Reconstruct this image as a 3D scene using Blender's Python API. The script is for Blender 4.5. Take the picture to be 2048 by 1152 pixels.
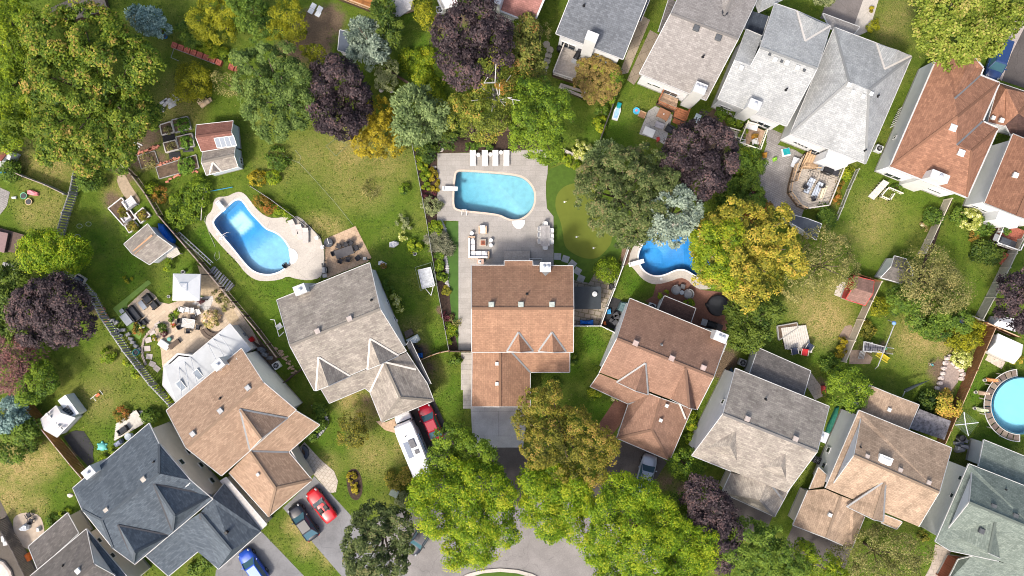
import bpy,bmesh,math,random
import numpy as np
from mathutils import Vector,Matrix
from mathutils.geometry import delaunay_2d_cdt,tessellate_polygon
random.seed(7);RNG=np.random.default_rng(7)
for o in list(bpy.data.objects):bpy.data.objects.remove(o)
SC=bpy.context.scene;COL=SC.collection
rad=math.radians
# ---- camera, light, exposure
HC,FPX=88.0,1496.0
cam=bpy.data.cameras.new('camera');camo=bpy.data.objects.new('camera',cam);COL.objects.link(camo)
camo.location=(0,0,HC);cam.sensor_width=36;cam.lens=36*FPX/2048;cam.clip_end=500;cam.clip_start=1
SC.camera=camo
SUN_EL=rad(52);SX,SY=0.62,0.785
w=bpy.data.worlds.new('World');SC.world=w;w.use_nodes=True
nt=w.node_tree;bg=nt.nodes['Background'];sky=nt.nodes.new('ShaderNodeTexSky')
sky.sky_type='NISHITA';sky.sun_disc=False;sky.sun_elevation=SUN_EL
sky.sun_rotation=math.atan2(-SX,-SY);sky.dust_density=5.0;sky.air_density=1.0;sky.ozone_density=1.0
nt.links.new(sky.outputs[0],bg.inputs[0]);bg.inputs[1].default_value=0.15
sl=bpy.data.lights.new('sun','SUN');sl.energy=1.95;sl.angle=rad(7);sl.color=(1,0.95,0.87)
so=bpy.data.objects.new('sun',sl);COL.objects.link(so)
so.rotation_euler=Vector((SX*math.cos(SUN_EL),SY*math.cos(SUN_EL),-math.sin(SUN_EL))).to_track_quat('-Z','Y').to_euler()
SC.view_settings.view_transform='Standard';SC.view_settings.look='None'
SC.view_settings.exposure=0.84;SC.view_settings.gamma=1;SC.view_settings.use_curve_mapping=False
SC.cycles.filter_width=1.0;SC.cycles.max_bounces=6;SC.cycles.diffuse_bounces=3;SC.cycles.transparent_max_bounces=12
SC.cycles.caustics_reflective=False;SC.cycles.caustics_refractive=False
def P(x,y,z=0.0):
 """photo position and height -> a point in the place (metres)"""
 k=(HC-z)/FPX
 return Vector(((x-1024)*k,(576-y)*k,z))
def PX(v):
 k=(HC-v[2])/FPX
 return(v[0]/k+1024,576-v[1]/k)
def ang(a,b):
 """heading of a photo direction a->b"""
 return math.atan2(-(b[1]-a[1]),b[0]-a[0])
MATS={}
def newmat(name):
 m=bpy.data.materials.new(name);m.use_nodes=True
 n=m.node_tree.nodes;b=n['Principled BSDF']
 return m,m.node_tree,n,b
def N(nt,t,**kw):
 n=nt.nodes.new('ShaderNode'+t)
 for k,v in kw.items():
  if k.startswith('i_'):n.inputs[int(k[2:])].default_value=v
  else:setattr(n,k,v)
 return n
def noise(nt,vec,scale,detail=4,rough=.6):
 n=N(nt,'TexNoise');n.inputs['Scale'].default_value=scale;n.inputs['Detail'].default_value=detail
 n.inputs['Roughness'].default_value=rough
 if vec:nt.links.new(vec,n.inputs['Vector'])
 return n.outputs['Fac']
def mrange(nt,v,a,b,c,d):
 n=N(nt,'MapRange');nt.links.new(v,n.inputs[0])
 for i,x in enumerate((a,b,c,d)):n.inputs[i+1].default_value=x
 return n.outputs[0]
def mixc(nt,f,a,b,mode='MIX'):
 n=N(nt,'Mix',data_type='RGBA',blend_type=mode)
 for s,i in((f,0),(a,6),(b,7)):
  if isinstance(s,(int,float)):n.inputs[i].default_value=s
  elif isinstance(s,tuple):n.inputs[i].default_value=(*s,1)
  else:nt.links.new(s,n.inputs[i])
 return n.outputs[2]
def math_(nt,op,a,b):
 n=N(nt,'Math',operation=op)
 for s,i in((a,0),(b,1)):
  if isinstance(s,(int,float)):n.inputs[i].default_value=s
  else:nt.links.new(s,n.inputs[i])
 return n.outputs[0]
def bump(nt,b,h,strength=.4,dist=.05):
 n=N(nt,'Bump');n.inputs['Strength'].default_value=strength;n.inputs['Distance'].default_value=dist
 nt.links.new(h,n.inputs['Height']);nt.links.new(n.outputs[0],b.inputs['Normal'])
def srgb(*c):
 return tuple(((x/255+.055)/1.055)**2.4 if x>10 else x/255/12.92 for x in c)
def M(name,col=None,rough=.7,var=.18,scale=3.0,spec=.3,metal=0.0,bmp=0.0,fine=25.0,coat=0.0):
 if name in MATS:return MATS[name]
 m,nt,n,b=newmat(name)
 geo=N(nt,'NewGeometry');pos=geo.outputs['Position']
 n1=noise(nt,pos,scale);n2=noise(nt,pos,fine,3)
 f=math_(nt,'ADD',mrange(nt,n1,.3,.7,1-var,1+var),mrange(nt,n2,.3,.7,-var*.5,var*.5))
 c=mixc(nt,1.0,col,f,'MULTIPLY')
 nt.links.new(c,b.inputs['Base Color'])
 b.inputs['Roughness'].default_value=rough;b.inputs['Specular IOR Level'].default_value=spec
 b.inputs['Metallic'].default_value=metal;b.inputs['Coat Weight'].default_value=coat
 if bmp:bump(nt,b,n2,bmp,.03)
 MATS[name]=m;return m
def shingle(name,c1=None,c2=None,streak=.12,tabw=.42,tabh=.2,patch=.07):
 if name in MATS:return MATS[name]
 m,nt,n,b=newmat(name)
 uv=N(nt,'UVMap').outputs[0]
 br=N(nt,'TexBrick');nt.links.new(uv,br.inputs[0])
 br.offset=.5;br.inputs['Scale'].default_value=1;br.inputs['Brick Width'].default_value=tabw
 br.inputs['Row Height'].default_value=tabh;br.inputs['Mortar Size'].default_value=.012
 br.inputs['Color1'].default_value=(0,0,0,1);br.inputs['Color2'].default_value=(1,1,1,1);br.inputs['Mortar'].default_value=(0,0,0,1)
 base=mixc(nt,br.outputs['Color'],c1,c2)
 mp=N(nt,'Mapping');nt.links.new(uv,mp.inputs[0]);mp.inputs['Scale'].default_value=(1.1,.16,1)
 s=mrange(nt,noise(nt,mp.outputs[0],1.0,4),.3,.7,1-streak,1+streak)
 pt=mrange(nt,noise(nt,uv,.55,5),.3,.7,1-patch,1+patch)
 g=mrange(nt,noise(nt,uv,5,3),.3,.7,.86,1.14)
 f=math_(nt,'MULTIPLY',math_(nt,'MULTIPLY',s,pt),g)
 mort=mrange(nt,br.outputs['Fac'],0,1,1,.6)
 f=math_(nt,'MULTIPLY',f,mort)
 nt.links.new(mixc(nt,1.0,base,f,'MULTIPLY'),b.inputs['Base Color'])
 b.inputs['Roughness'].default_value=.92;b.inputs['Specular IOR Level'].default_value=.15
 bump(nt,b,br.outputs['Fac'],-.3,.02)
 MATS[name]=m;return m
def paver(name,c1,c2,bw,bh,rot=0,mortar=.02,mcol=None,var=.15,off=.5,rough=.85):
 if name in MATS:return MATS[name]
 m,nt,n,b=newmat(name)
 pos=N(nt,'NewGeometry').outputs['Position']
 mp=N(nt,'Mapping');nt.links.new(pos,mp.inputs[0]);mp.inputs['Rotation'].default_value=(0,0,rot)
 br=N(nt,'TexBrick');nt.links.new(mp.outputs[0],br.inputs[0]);br.offset=off
 br.inputs['Scale'].default_value=1;br.inputs['Brick Width'].default_value=bw;br.inputs['Row Height'].default_value=bh
 br.inputs['Mortar Size'].default_value=mortar;br.inputs['Color1'].default_value=(*c1,1);br.inputs['Color2'].default_value=(*c2,1)
 br.inputs['Mortar'].default_value=(*(mcol or tuple(x*.6 for x in c1)),1)
 f=math_(nt,'MULTIPLY',mrange(nt,noise(nt,pos,.5,5),.3,.7,1-var,1+var),mrange(nt,noise(nt,pos,9,3),.3,.7,.9,1.1))
 nt.links.new(mixc(nt,1.0,br.outputs['Color'],f,'MULTIPLY'),b.inputs['Base Color'])
 b.inputs['Roughness'].default_value=rough;b.inputs['Specular IOR Level'].default_value=.2
 bump(nt,b,br.outputs['Fac'],-.3,.02)
 MATS[name]=m;return m
def asphalt(name,col,var=.2):
 if name in MATS:return MATS[name]
 m,nt,n,b=newmat(name)
 pos=N(nt,'NewGeometry').outputs['Position']
 f=math_(nt,'MULTIPLY',mrange(nt,noise(nt,pos,.35,6,.65),.3,.7,1-var,1+var),mrange(nt,noise(nt,pos,7,3),.3,.7,.88,1.12))
 vo=N(nt,'TexVoronoi',feature='DISTANCE_TO_EDGE');vo.inputs['Scale'].default_value=.22
 wp=N(nt,'VectorMath',operation='ADD');nt.links.new(pos,wp.inputs[0])
 nn=N(nt,'TexNoise');nn.inputs['Scale'].default_value=.8;nt.links.new(pos,nn.inputs['Vector']);nt.links.new(nn.outputs['Color'],wp.inputs[1])
 nt.links.new(wp.outputs[0],vo.inputs['Vector'])
 crack=mrange(nt,vo.outputs['Distance'],0,.007,.74,1)
 f=math_(nt,'MULTIPLY',f,crack)
 nt.links.new(mixc(nt,1.0,col,f,'MULTIPLY'),b.inputs['Base Color'])
 b.inputs['Roughness'].default_value=.9;b.inputs['Specular IOR Level'].default_value=.2
 MATS[name]=m;return m
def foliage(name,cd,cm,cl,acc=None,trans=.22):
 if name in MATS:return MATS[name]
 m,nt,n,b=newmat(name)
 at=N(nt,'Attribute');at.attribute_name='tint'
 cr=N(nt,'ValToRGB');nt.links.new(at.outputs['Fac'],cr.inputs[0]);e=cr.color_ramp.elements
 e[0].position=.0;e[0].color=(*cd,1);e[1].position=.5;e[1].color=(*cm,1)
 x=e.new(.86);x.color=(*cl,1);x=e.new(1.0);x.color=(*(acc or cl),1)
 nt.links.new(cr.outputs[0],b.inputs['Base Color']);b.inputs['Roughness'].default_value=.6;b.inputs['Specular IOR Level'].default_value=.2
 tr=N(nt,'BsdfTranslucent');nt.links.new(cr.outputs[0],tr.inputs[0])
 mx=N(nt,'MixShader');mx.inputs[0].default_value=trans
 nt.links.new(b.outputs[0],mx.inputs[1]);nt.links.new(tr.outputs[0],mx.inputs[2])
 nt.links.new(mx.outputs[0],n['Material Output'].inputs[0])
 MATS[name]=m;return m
def glass(name='window glass',col=(.03,.04,.05)):
 if name in MATS:return MATS[name]
 m,nt,n,b=newmat(name)
 b.inputs['Base Color'].default_value=(*col,1);b.inputs['Roughness'].default_value=.06;b.inputs['Specular IOR Level'].default_value=.7
 MATS[name]=m;return m
class MB:
 def __init__(s):s.v=[];s.f=[];s.m=[]
 def add(s,vs,fs,m=0):
  k=len(s.v);s.v+=[tuple(x)for x in vs];s.f+=[tuple(i+k for i in f)for f in fs];s.m+=[m]*len(fs);return s
 def box(s,c,sz,rz=0,m=0,top=None):
  """box centred in x,y on c, from c.z up; top = scale of the upper face"""
  a,b,h=sz[0]/2,sz[1]/2,sz[2];t=top or(1,1)
  if not isinstance(t,tuple):t=(t,t)
  ca,sa=math.cos(rz),math.sin(rz);vs=[]
  for zz,(tx,ty)in((0,(1,1)),(h,t)):
   for x,y in((-a,-b),(a,-b),(a,b),(-a,b)):
    x*=tx;y*=ty
    vs.append((c[0]+x*ca-y*sa,c[1]+x*sa+y*ca,c[2]+zz))
  return s.add(vs,[(3,2,1,0),(4,5,6,7),(0,1,5,4),(1,2,6,5),(2,3,7,6),(3,0,4,7)],m)
 def beam(s,p,q,wd,ht,m=0,up=(0,0,1)):
  p,q=Vector(p),Vector(q);d=(q-p)
  if d.length<1e-5:return s
  d.normalize();u=Vector(up)
  if abs(d.dot(u))>.98:u=Vector((1,0,0))
  x=d.cross(u).normalized();y=x.cross(d).normalized();vs=[]
  for c in(p,q):
   for i,j in((-1,-1),(1,-1),(1,1),(-1,1)):vs.append(c+x*(i*wd/2)+y*(j*ht/2))
  return s.add(vs,[(3,2,1,0),(4,5,6,7),(0,1,5,4),(1,2,6,5),(2,3,7,6),(3,0,4,7)],m)
 def prism(s,poly,z0,z1,m=0,bottom=True):
  n=len(poly);vs=[(p[0],p[1],z0)for p in poly]+[(p[0],p[1],z1)for p in poly]
  A=sum(poly[i][0]*poly[(i+1)%n][1]-poly[(i+1)%n][0]*poly[i][1]for i in range(n))
  fs=[tuple(range(n,2*n))]+([tuple(range(n-1,-1,-1))]if bottom else[])+[(i,(i+1)%n,n+(i+1)%n,n+i)for i in range(n)]
  if A<0:fs=[tuple(reversed(f))for f in fs]
  return s.add(vs,fs,m)
 def cyl(s,c,r,h,n=10,r2=None,m=0,cap=True):
  r2=r if r2 is None else r2;vs=[]
  for zz,rr in((0,r),(h,r2)):
   for i in range(n):
    a=2*math.pi*i/n;vs.append((c[0]+rr*math.cos(a),c[1]+rr*math.sin(a),c[2]+zz))
  fs=[(i,(i+1)%n,n+(i+1)%n,n+i)for i in range(n)]
  if cap:fs+=[tuple(range(n,2*n)),tuple(range(n-1,-1,-1))]
  return s.add(vs,fs,m)
 def lathe(s,c,prof,n=12,m=0):
  vs=[];k=len(prof)
  for r,z in prof:
   for i in range(n):
    a=2*math.pi*i/n;vs.append((c[0]+r*math.cos(a),c[1]+r*math.sin(a),c[2]+z))
  fs=[(j*n+i,j*n+(i+1)%n,(j+1)*n+(i+1)%n,(j+1)*n+i)for j in range(k-1)for i in range(n)]
  fs+=[tuple(range((k-1)*n,k*n)),tuple(range(n-1,-1,-1))]
  return s.add(vs,fs,m)
 def tube(s,pts,r,n=6,m=0):
  pts=[Vector(p)for p in pts];vs=[];k=len(pts);rs=r if isinstance(r,(list,tuple))else[r]*k
  for i,p in enumerate(pts):
   d=(pts[min(i+1,k-1)]-pts[max(i-1,0)]).normalized();u=Vector((0,0,1))if abs(d.z)<.9 else Vector((1,0,0))
   x=d.cross(u).normalized();y=x.cross(d)
   for j in range(n):
    a=2*math.pi*j/n;vs.append(p+(x*math.cos(a)+y*math.sin(a))*rs[i])
  fs=[(i*n+j,i*n+(j+1)%n,(i+1)*n+(j+1)%n,(i+1)*n+j)for i in range(k-1)for j in range(n)]
  fs+=[tuple(range(n-1,-1,-1)),tuple(range((k-1)*n,k*n))]
  return s.add(vs,fs,m)
 def ell(s,c,r,nu=12,nv=7,m=0,jit=0):
  vs=[];fs=[]
  for j in range(nv+1):
   t=math.pi*j/nv
   for i in range(nu):
    a=2*math.pi*i/nu;q=1+random.uniform(-jit,jit)
    vs.append((c[0]+r[0]*math.sin(t)*math.cos(a)*q,c[1]+r[1]*math.sin(t)*math.sin(a)*q,c[2]+r[2]*math.cos(t)*q))
  for j in range(nv):
   for i in range(nu):fs.append((j*nu+i,(j+1)*nu+i,(j+1)*nu+(i+1)%nu,j*nu+(i+1)%nu))
  return s.add(vs,fs,m)
 def build(s,name,mats,parent=None,smooth=False,kind=None,off=None):
  me=bpy.data.meshes.new(name)
  o=Vector((0,0,0))if off is None else Vector(off)
  if off is None and parent is not None:
   q=parent
   while q is not None:o+=q.location;q=q.parent
  me.from_pydata([(x-o.x,y-o.y,z-o.z)for x,y,z in s.v],[],s.f)
  for mt in(mats if isinstance(mats,(list,tuple))else[mats]):me.materials.append(mt)
  if any(s.m):me.polygons.foreach_set('material_index',s.m)
  if smooth:me.polygons.foreach_set('use_smooth',[True]*len(me.polygons))
  ob=bpy.data.objects.new(name,me);COL.objects.link(ob)
  if parent is not None:ob.parent=parent
  elif off is not None:ob.location=o
  if kind:ob['kind']=kind
  return ob
def bevel(ob,wd=.03,seg=2):
 md=ob.modifiers.new('bevel','BEVEL');md.width=wd;md.segments=seg;md.limit_method='ANGLE';return ob
def tag(o,label,cat,group=None):
 o['label']=label;o['category']=cat
 if group:o['group']=group
 return o
def thing(name,label,cat,loc=(0,0,0),rz=0,group=None):
 o=bpy.data.objects.new(name,None);COL.objects.link(o);o.location=loc;o.rotation_euler=(0,0,rz);o.empty_display_size=.2
 return tag(o,label,cat,group)
def dup(root,loc,rz=0,label=None,group=None,sc=None):
 def cp(o,par):
  c=o.copy();COL.objects.link(c)
  if par is not None:c.parent=par
  for ch in o.children:cp(ch,c)
  return c
 r=cp(root,None);r.location=loc;r.rotation_euler=(0,0,rz)
 if label:r['label']=label
 if group:r['group']=group
 if sc:r.scale=sc if isinstance(sc,tuple)else(sc,)*3
 return r
def place(root,used,loc,rz=0,label=None,group=None,sc=None):
 """first call moves the source itself, later calls copy it"""
 if not used.get(root.name):
  used[root.name]=1;root.location=loc;root.rotation_euler=(0,0,rz)
  if label:root['label']=label
  if group:root['group']=group
  if sc:root.scale=sc if isinstance(sc,tuple)else(sc,)*3
  return root
 return dup(root,loc,rz,label,group,sc)
USED={}
def poly_area(p):return sum(p[i][0]*p[(i+1)%len(p)][1]-p[(i+1)%len(p)][0]*p[i][1]for i in range(len(p)))/2
def inset(poly,d):
 """move every edge of a polygon inwards by d (outwards if negative)"""
 p=[Vector((q[0],q[1]))for q in poly]
 if poly_area(p)<0:p.reverse()
 n=len(p);out=[]
 for i in range(n):
  a,b,c=p[i-1],p[i],p[(i+1)%n]
  e1=(b-a).normalized();e2=(c-b).normalized();n1=Vector((-e1.y,e1.x));n2=Vector((-e2.y,e2.x))
  k=1+n1.dot(n2);out.append(b+(n1+n2)*(d/max(k,.35)))
 return out
def smoothpoly(pts,it=2):
 """Chaikin corner cutting for closed curves"""
 for _ in range(it):
  q=[]
  for i in range(len(pts)):
   a,b=pts[i],pts[(i+1)%len(pts)]
   q+=[(a[0]*.75+b[0]*.25,a[1]*.75+b[1]*.25),(a[0]*.25+b[0]*.75,a[1]*.25+b[1]*.75)]
  pts=q
 return pts
def inside(p,poly):
 x,y=p[0],p[1];r=False;j=len(poly)-1
 for i in range(len(poly)):
  xi,yi=poly[i][0],poly[i][1];xj,yj=poly[j][0],poly[j][1]
  if(yi>y)!=(yj>y)and x<(xj-xi)*(y-yi)/(yj-yi)+xi:r=not r
  j=i
 return r
HARD=[]
def slab(name,px,mat,z=.03,holes=(),sm=0,kind='structure',depth=.1,label=None,cat=None,hard=True):
 """a paved sheet with an edge, its outline given on the ground"""
 pl=smoothpoly(px,sm)if sm else px
 out=[P(x,y,0).to_2d()for x,y in pl]
 if hard:HARD.append([tuple(q)for q in out])
 if poly_area(out)<0:out.reverse()
 rings=[[Vector((q[0],q[1],0))for q in out]]+[[Vector((q[0],q[1],0))for q in h]for h in holes]
 flat=[q for r in rings for q in r]
 mb=MB();tris=tessellate_polygon(rings)
 vs=[(q.x,q.y,z)for q in flat];fs=[]
 for t in tris:
  a,b,c=(flat[i]for i in t)
  fs.append(tuple(t)if(b-a).cross(c-a).z>0 else tuple(reversed(t)))
 mb.add(vs,fs)
 for r in rings:
  n=len(r);vv=[(q.x,q.y,z)for q in r]+[(q.x,q.y,z-depth)for q in r]
  mb.add(vv,[(i,n+i,n+(i+1)%n,(i+1)%n)for i in range(n)])
 ob=mb.build(name,mat)
 if cat:tag(ob,label,cat)
 else:ob['kind']=kind
 return ob
WHITE=M('white siding',(.68,.69,.70),.6,.05,1.2)
VINYL=M('white vinyl',(.66,.65,.62),.5,.05,2)
BEIGE=M('beige siding',(.56,.51,.45),.7,.06,1)
GREYS=M('grey siding',(.50,.53,.56),.7,.06,1)
BRICK=paver('red brick wall',(.30,.10,.06),(.24,.08,.05),.22,.08)
TRIM=M('white trim',(.62,.62,.60),.5,.05,2)
DTRIM=M('dark trim',(.05,.05,.055),.5,.1,2)
FLASH=M('grey valley metal',(.22,.22,.22),.5,.12,3,metal=.3)
FLASHW=M('white valley metal',(.55,.51,.46),.5,.08,3)
GALV=M('galvanised metal',(.27,.275,.28),.5,.12,4,metal=.3)
BLACK=M('black paint',(.012,.012,.014),.5,.2,4)
CHAR=M('charcoal wicker',(.035,.035,.04),.7,.25,8,fine=60)
CONC=asphalt('pale concrete',(.44,.40,.35),.12)
R_BROWN=shingle('terracotta brown shingles',(.315,.182,.115),(.255,.143,.092),.14,.45,.24)
R_RED=shingle('rosy brown shingles',(.275,.165,.115),(.22,.128,.09),.12)
R_TAUPE=shingle('taupe shingles',(.32,.285,.24),(.22,.19,.165),.10,.5,.22,patch=.22)
R_TAN=shingle('tan shingles',(.37,.255,.175),(.27,.178,.122),.08)
R_SLATE=shingle('slate blue shingles',(.112,.132,.152),(.07,.085,.102),.1)
R_DKGREY=shingle('dark grey brown shingles',(.15,.135,.125),(.10,.092,.085),.1)
R_GREY=shingle('warm grey shingles',(.29,.268,.248),(.22,.20,.185),.1)
R_PALE=shingle('pale grey shingles',(.37,.375,.365),(.285,.292,.29),.12,patch=.1)
R_ORANGE=shingle('rust brown shingles',(.30,.155,.098),(.21,.105,.068),.1)
R_GREEN=shingle('sage green shingles',(.185,.215,.185),(.125,.15,.13),.1)
R_PINK=shingle('pink brown shingles',(.33,.16,.135),(.26,.125,.105),.1)
R_PORCH=shingle('dark brown porch shingles',(.085,.05,.042),(.06,.036,.03),.12)
R_OCHRE=shingle('ochre tan shingles',(.37,.27,.19),(.28,.20,.14),.16,patch=.2)
def newell(p):
 n=Vector((0,0,0))
 for i in range(len(p)):
  a,b=p[i],p[(i+1)%len(p)]
  n+=Vector(((a.y-b.y)*(a.z+b.z),(a.z-b.z)*(a.x+b.x),(a.x-b.x)*(a.y+b.y)))
 return n.normalized()if n.length>1e-9 else Vector((0,0,1))
GUT=M('off white gutter',(.46,.455,.44),.5,.08,2)
class House:
 def __init__(s,name,label,cat,base,rmat,wmat=WHITE,trim=GUT,zf=.0,group=None):
  s.t=thing(name,label,cat,P(*base,0),group=group);s.f=[];s.walls=[];s.rm=rmat;s.capm=rmat;s.wm=wmat;s.tr=trim;s.edges={};s.zf=zf
 def facet(s,pts,mat=None):
  q=[P(*p)for p in pts];n=newell(q)
  if n.z<0:q.reverse();n=-n
  s.f.append((q,n));mb=MB();k=len(q);th=Vector((0,0,-.16))
  mb.add(q+[p+th for p in q],[tuple(range(k)),tuple(range(2*k-1,k-1,-1))]+[(i,k+i,k+(i+1)%k,(i+1)%k)for i in range(k)])
  ob=mb.build('roof_slope',mat or s.rm,s.t)
  h=Vector((n.x,n.y,0));u=Vector((0,0,1)).cross(h).normalized()if h.length>.02 else Vector((1,0,0));v=n.cross(u)
  uv=ob.data.uv_layers.new(name='UVMap');base=s.t.location
  for lp in ob.data.loops:
   c=ob.data.vertices[lp.vertex_index].co+base;uv.data[lp.index].uv=(c.dot(u),c.dot(v))
  for i in range(k):
   a,b=q[i],q[(i+1)%k];key=tuple(sorted([(round(a.x,1),round(a.y,1)),(round(b.x,1),round(b.y,1))]))
   s.edges.setdefault(key,[]).append((a,b,n))
 def facets(s,V,txt,mat=None):
  for f in txt.split('|'):s.facet([V[k]for k in f.split()],mat)
 def hit(s,x,y,walls=False):
  o=Vector((0,0,HC));d=(P(x,y,0)-o).normalized();best=None
  for q,n in(s.walls if walls else s.f):
   dn=d.dot(n)
   if abs(dn)<1e-4:continue
   t=(q[0]-o).dot(n)/dn
   if t<0:continue
   c=o+d*t
   ax=max(range(3),key=lambda i:abs(n[i]));ij=[i for i in range(3)if i!=ax]
   if inside((c[ij[0]],c[ij[1]]),[(p[ij[0]],p[ij[1]])for p in q])and(best is None or t<best[0]):best=(t,c,n)
  return best
 def dormer(s,Pk,L,R,hip=0,valley=None,zb=None,mat=None):
  hP=s.hit(*Pk);zp=hP[1].z+.02 if hP else 7.0
  hl,hr=s.hit(*L),s.hit(*R);zb_=zb if zb is not None else min([h[1].z for h in(hl,hr)if h]or[5.2])-.02
  l,r=P(*L,zb_),P(*R,zb_);p=P(*Pk,zp);f=(l+r)/2;f.z=zp
  if hip:f=p.lerp(f,1-hip)
  F=(*PX(f),zp);A=(*Pk,zp);Lz=(*L,zb_);Rz=(*R,zb_)
  s.facet([A,Lz,F],mat);s.facet([A,F,Rz],mat)
  if hip:s.facet([Lz,Rz,F],mat)
  else:
   d=(p-f);d.z=0;d=d.normalized()*.3
   MB().add([l+d,r+d,f+d-Vector((0,0,.12))],[(0,1,2)]).build('gable_wall',s.wm,s.t)
  if valley:s.strip(A,Lz,valley);s.strip(A,Rz,valley)
 def strip(s,a,b,mat,wd=.2):
  MB().beam(P(*a)+Vector((0,0,.05)),P(*b)+Vector((0,0,.05)),wd,.05).build('valley_flashing',mat,s.t)
 def wall(s,px,z,z0=0,ins=.45,mat=None,brick=0):
  q=inset([P(x,y,z)for x,y in px],ins);n=len(q)
  for i in range(n):
   a,b=q[i],q[(i+1)%n]
   if(b-a).length<.25:continue
   v=[Vector((a.x,a.y,z0)),Vector((b.x,b.y,z0)),Vector((b.x,b.y,z-.1)),Vector((a.x,a.y,z-.1))]
   nn=newell(v);s.walls.append((v,nn));bk=nn*-.14
   MB().add(v+[p+bk for p in v],[(0,1,2,3),(7,6,5,4),(0,4,5,1),(1,5,6,2),(2,6,7,3),(3,7,4,0)]).build('wall',mat or s.wm,s.t)
   if z0==0:MB().add([(p.x,p.y,p.z)for p in(v[0]+nn*.02,v[1]+nn*.02,v[1]+nn*.02+Vector((0,0,.35)),v[0]+nn*.02+Vector((0,0,.35)))]+[v[1]-nn*.02+Vector((0,0,.35)),v[0]-nn*.02+Vector((0,0,.35))],[(0,1,2,3),(3,2,4,5)]).build('foundation',M('foundation concrete',(.33,.32,.3),.9),s.t)
  return q
 def gable(s,a,b,r,ins=.4,mat=None):
  A,B,Rr=P(*a),P(*b),P(*r);c=s.t.location.copy();mid=(A+B)/2;d=Vector((c.x-mid.x,c.y-mid.y,0));e=(B-A).normalized()
  d-=e*d.dot(e);d=d.normalized()*ins;dz=Vector((0,0,.14))
  v=[A+d-dz+e*.3,B+d-dz-e*.3,Rr+d-dz];n=newell(v)
  if n.dot(d)>0:v=[v[1],v[0],v[2]]
  s.walls.append((v,newell(v)));MB().add(v+[p+d*.3 for p in v],[(0,1,2),(5,4,3),(0,3,4,1),(1,4,5,2),(2,5,3,0)]).build('gable_wall',mat or s.wm,s.t)
 def trim(s,wd=.075,skip=()):
  for key,L in s.edges.items():
   if len(L)==2:
    a,b,n=L[0];n2=L[1][2];out=Vector(((b-a).y,-(b-a).x,0)).normalized()
    if n.dot(out)<-.05 and n2.dot(out)>.05 and(b-a).length>3.4:MB().beam(a+Vector((0,0,.01)),b+Vector((0,0,.01)),.26,.05).build('ridge_cap',s.capm,s.t)
   if len(L)!=1:continue
   a,b,n=L[0]
   if(b-a).length<.5:continue
   out=Vector(((b-a).y,-(b-a).x,0)).normalized();m=(a+b)/2
   t=m+out*.25;over=False
   for q,nn in s.f:
    if inside((t.x,t.y),q):
     zz=q[0].z-((t.x-q[0].x)*nn.x+(t.y-q[0].y)*nn.y)/nn.z
     if zz>m.z-.35:over=True
   if over or any(abs(PX(m)[0]-q[0])+abs(PX(m)[1]-q[1])<22 for q in s.nol):continue
   lvl=abs(a.z-b.z)<.15;o=out*(wd/2)+Vector((0,0,-.06))
   MB().beam(a+o,b+o,wd,.16).build('gutter' if lvl else 'rake_board',s.tr,s.t)
 def window(s,x,y,wd=1.0,ht=1.1,fr=TRIM,panes=2):
  h=s.hit(x,y,True)
  if not h:print('no wall for window',s.t.name,x,y);return
  _,c,n=h;u=Vector((0,0,1)).cross(n).normalized();up=Vector((0,0,1));c=c+n*.03
  mb=MB()
  for dx,dz,a,b in((0,ht/2,wd+.16,.09),(0,-ht/2,wd+.16,.09)):mb.beam(c+u*-a/2+up*dz,c+u*a/2+up*dz,.1,b)
  for k in range(panes+1):
   xx=-wd/2+wd*k/panes;mb.beam(c+u*xx-up*ht/2,c+u*xx+up*ht/2,.08,.1,up=n)
  wn=mb.build('window',fr,s.t)
  for k in range(panes):
   x0=-wd/2+wd*k/panes+.04;x1=-wd/2+wd*(k+1)/panes-.04
   MB().add([c+n*.01+u*x0-up*ht/2,c+n*.01+u*x1-up*ht/2,c+n*.01+u*x1+up*ht/2,c+n*.01+u*x0+up*ht/2],[(0,1,2,3)]).build('pane',glass(),wn)
 def vent(s,x,y,mat=GALV,sz=.5,ht=.32):
  h=s.hit(x,y)
  if not h:print('no roof for vent',s.t.name,x,y);return
  c=h[1];rz=s.rz
  mb=MB().box(c-Vector((0,0,.12)),(sz,sz,ht),rz).box(c+Vector((0,0,ht-.12)),(sz*1.25,sz*1.25,.1),rz,top=.8)
  mb.build('roof_vent',mat,s.t)
 def pipe(s,x,y,mat=BLACK,r=.09,ht=.5):
  h=s.hit(x,y)
  if not h:return
  MB().cyl(h[1]-Vector((0,0,.1)),r,ht,8).cyl(h[1]-Vector((0,0,.05)),r*2.2,.12,8,r*1.2).build('vent_pipe',mat,s.t)
 def chimney(s,x,y,zt,sz,z0,mat=TRIM,flues=1,cap=M('pale cap',(.5,.5,.5),.6),rz=None):
  c=P(x,y,zt);rz=s.rz if rz is None else rz
  ch=MB().box((c.x,c.y,z0),(sz[0],sz[1],zt-z0),rz).build('chimney',mat,s.t)
  MB().box((c.x,c.y,zt),(sz[0]+.08,sz[1]+.08,.07),rz,top=.94).build('chimney_cap',cap,ch)
  for i in range(flues):
   o=Vector((math.cos(rz),math.sin(rz),0))*((i-(flues-1)/2)*.42)
   MB().cyl(c+o+Vector((0,0,.05)),.13,.3,10).cyl(c+o+Vector((0,0,.35)),.2,.08,10,.08).build('flue',M('bright flue steel',(.7,.7,.7),.3,.05,metal=.5),ch)
 rz=0.0;nol=()
h=House('brown_roof_house','terracotta brown roofed house below the pale turquoise pool patio','house',(1045,650),R_BROWN)
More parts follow.
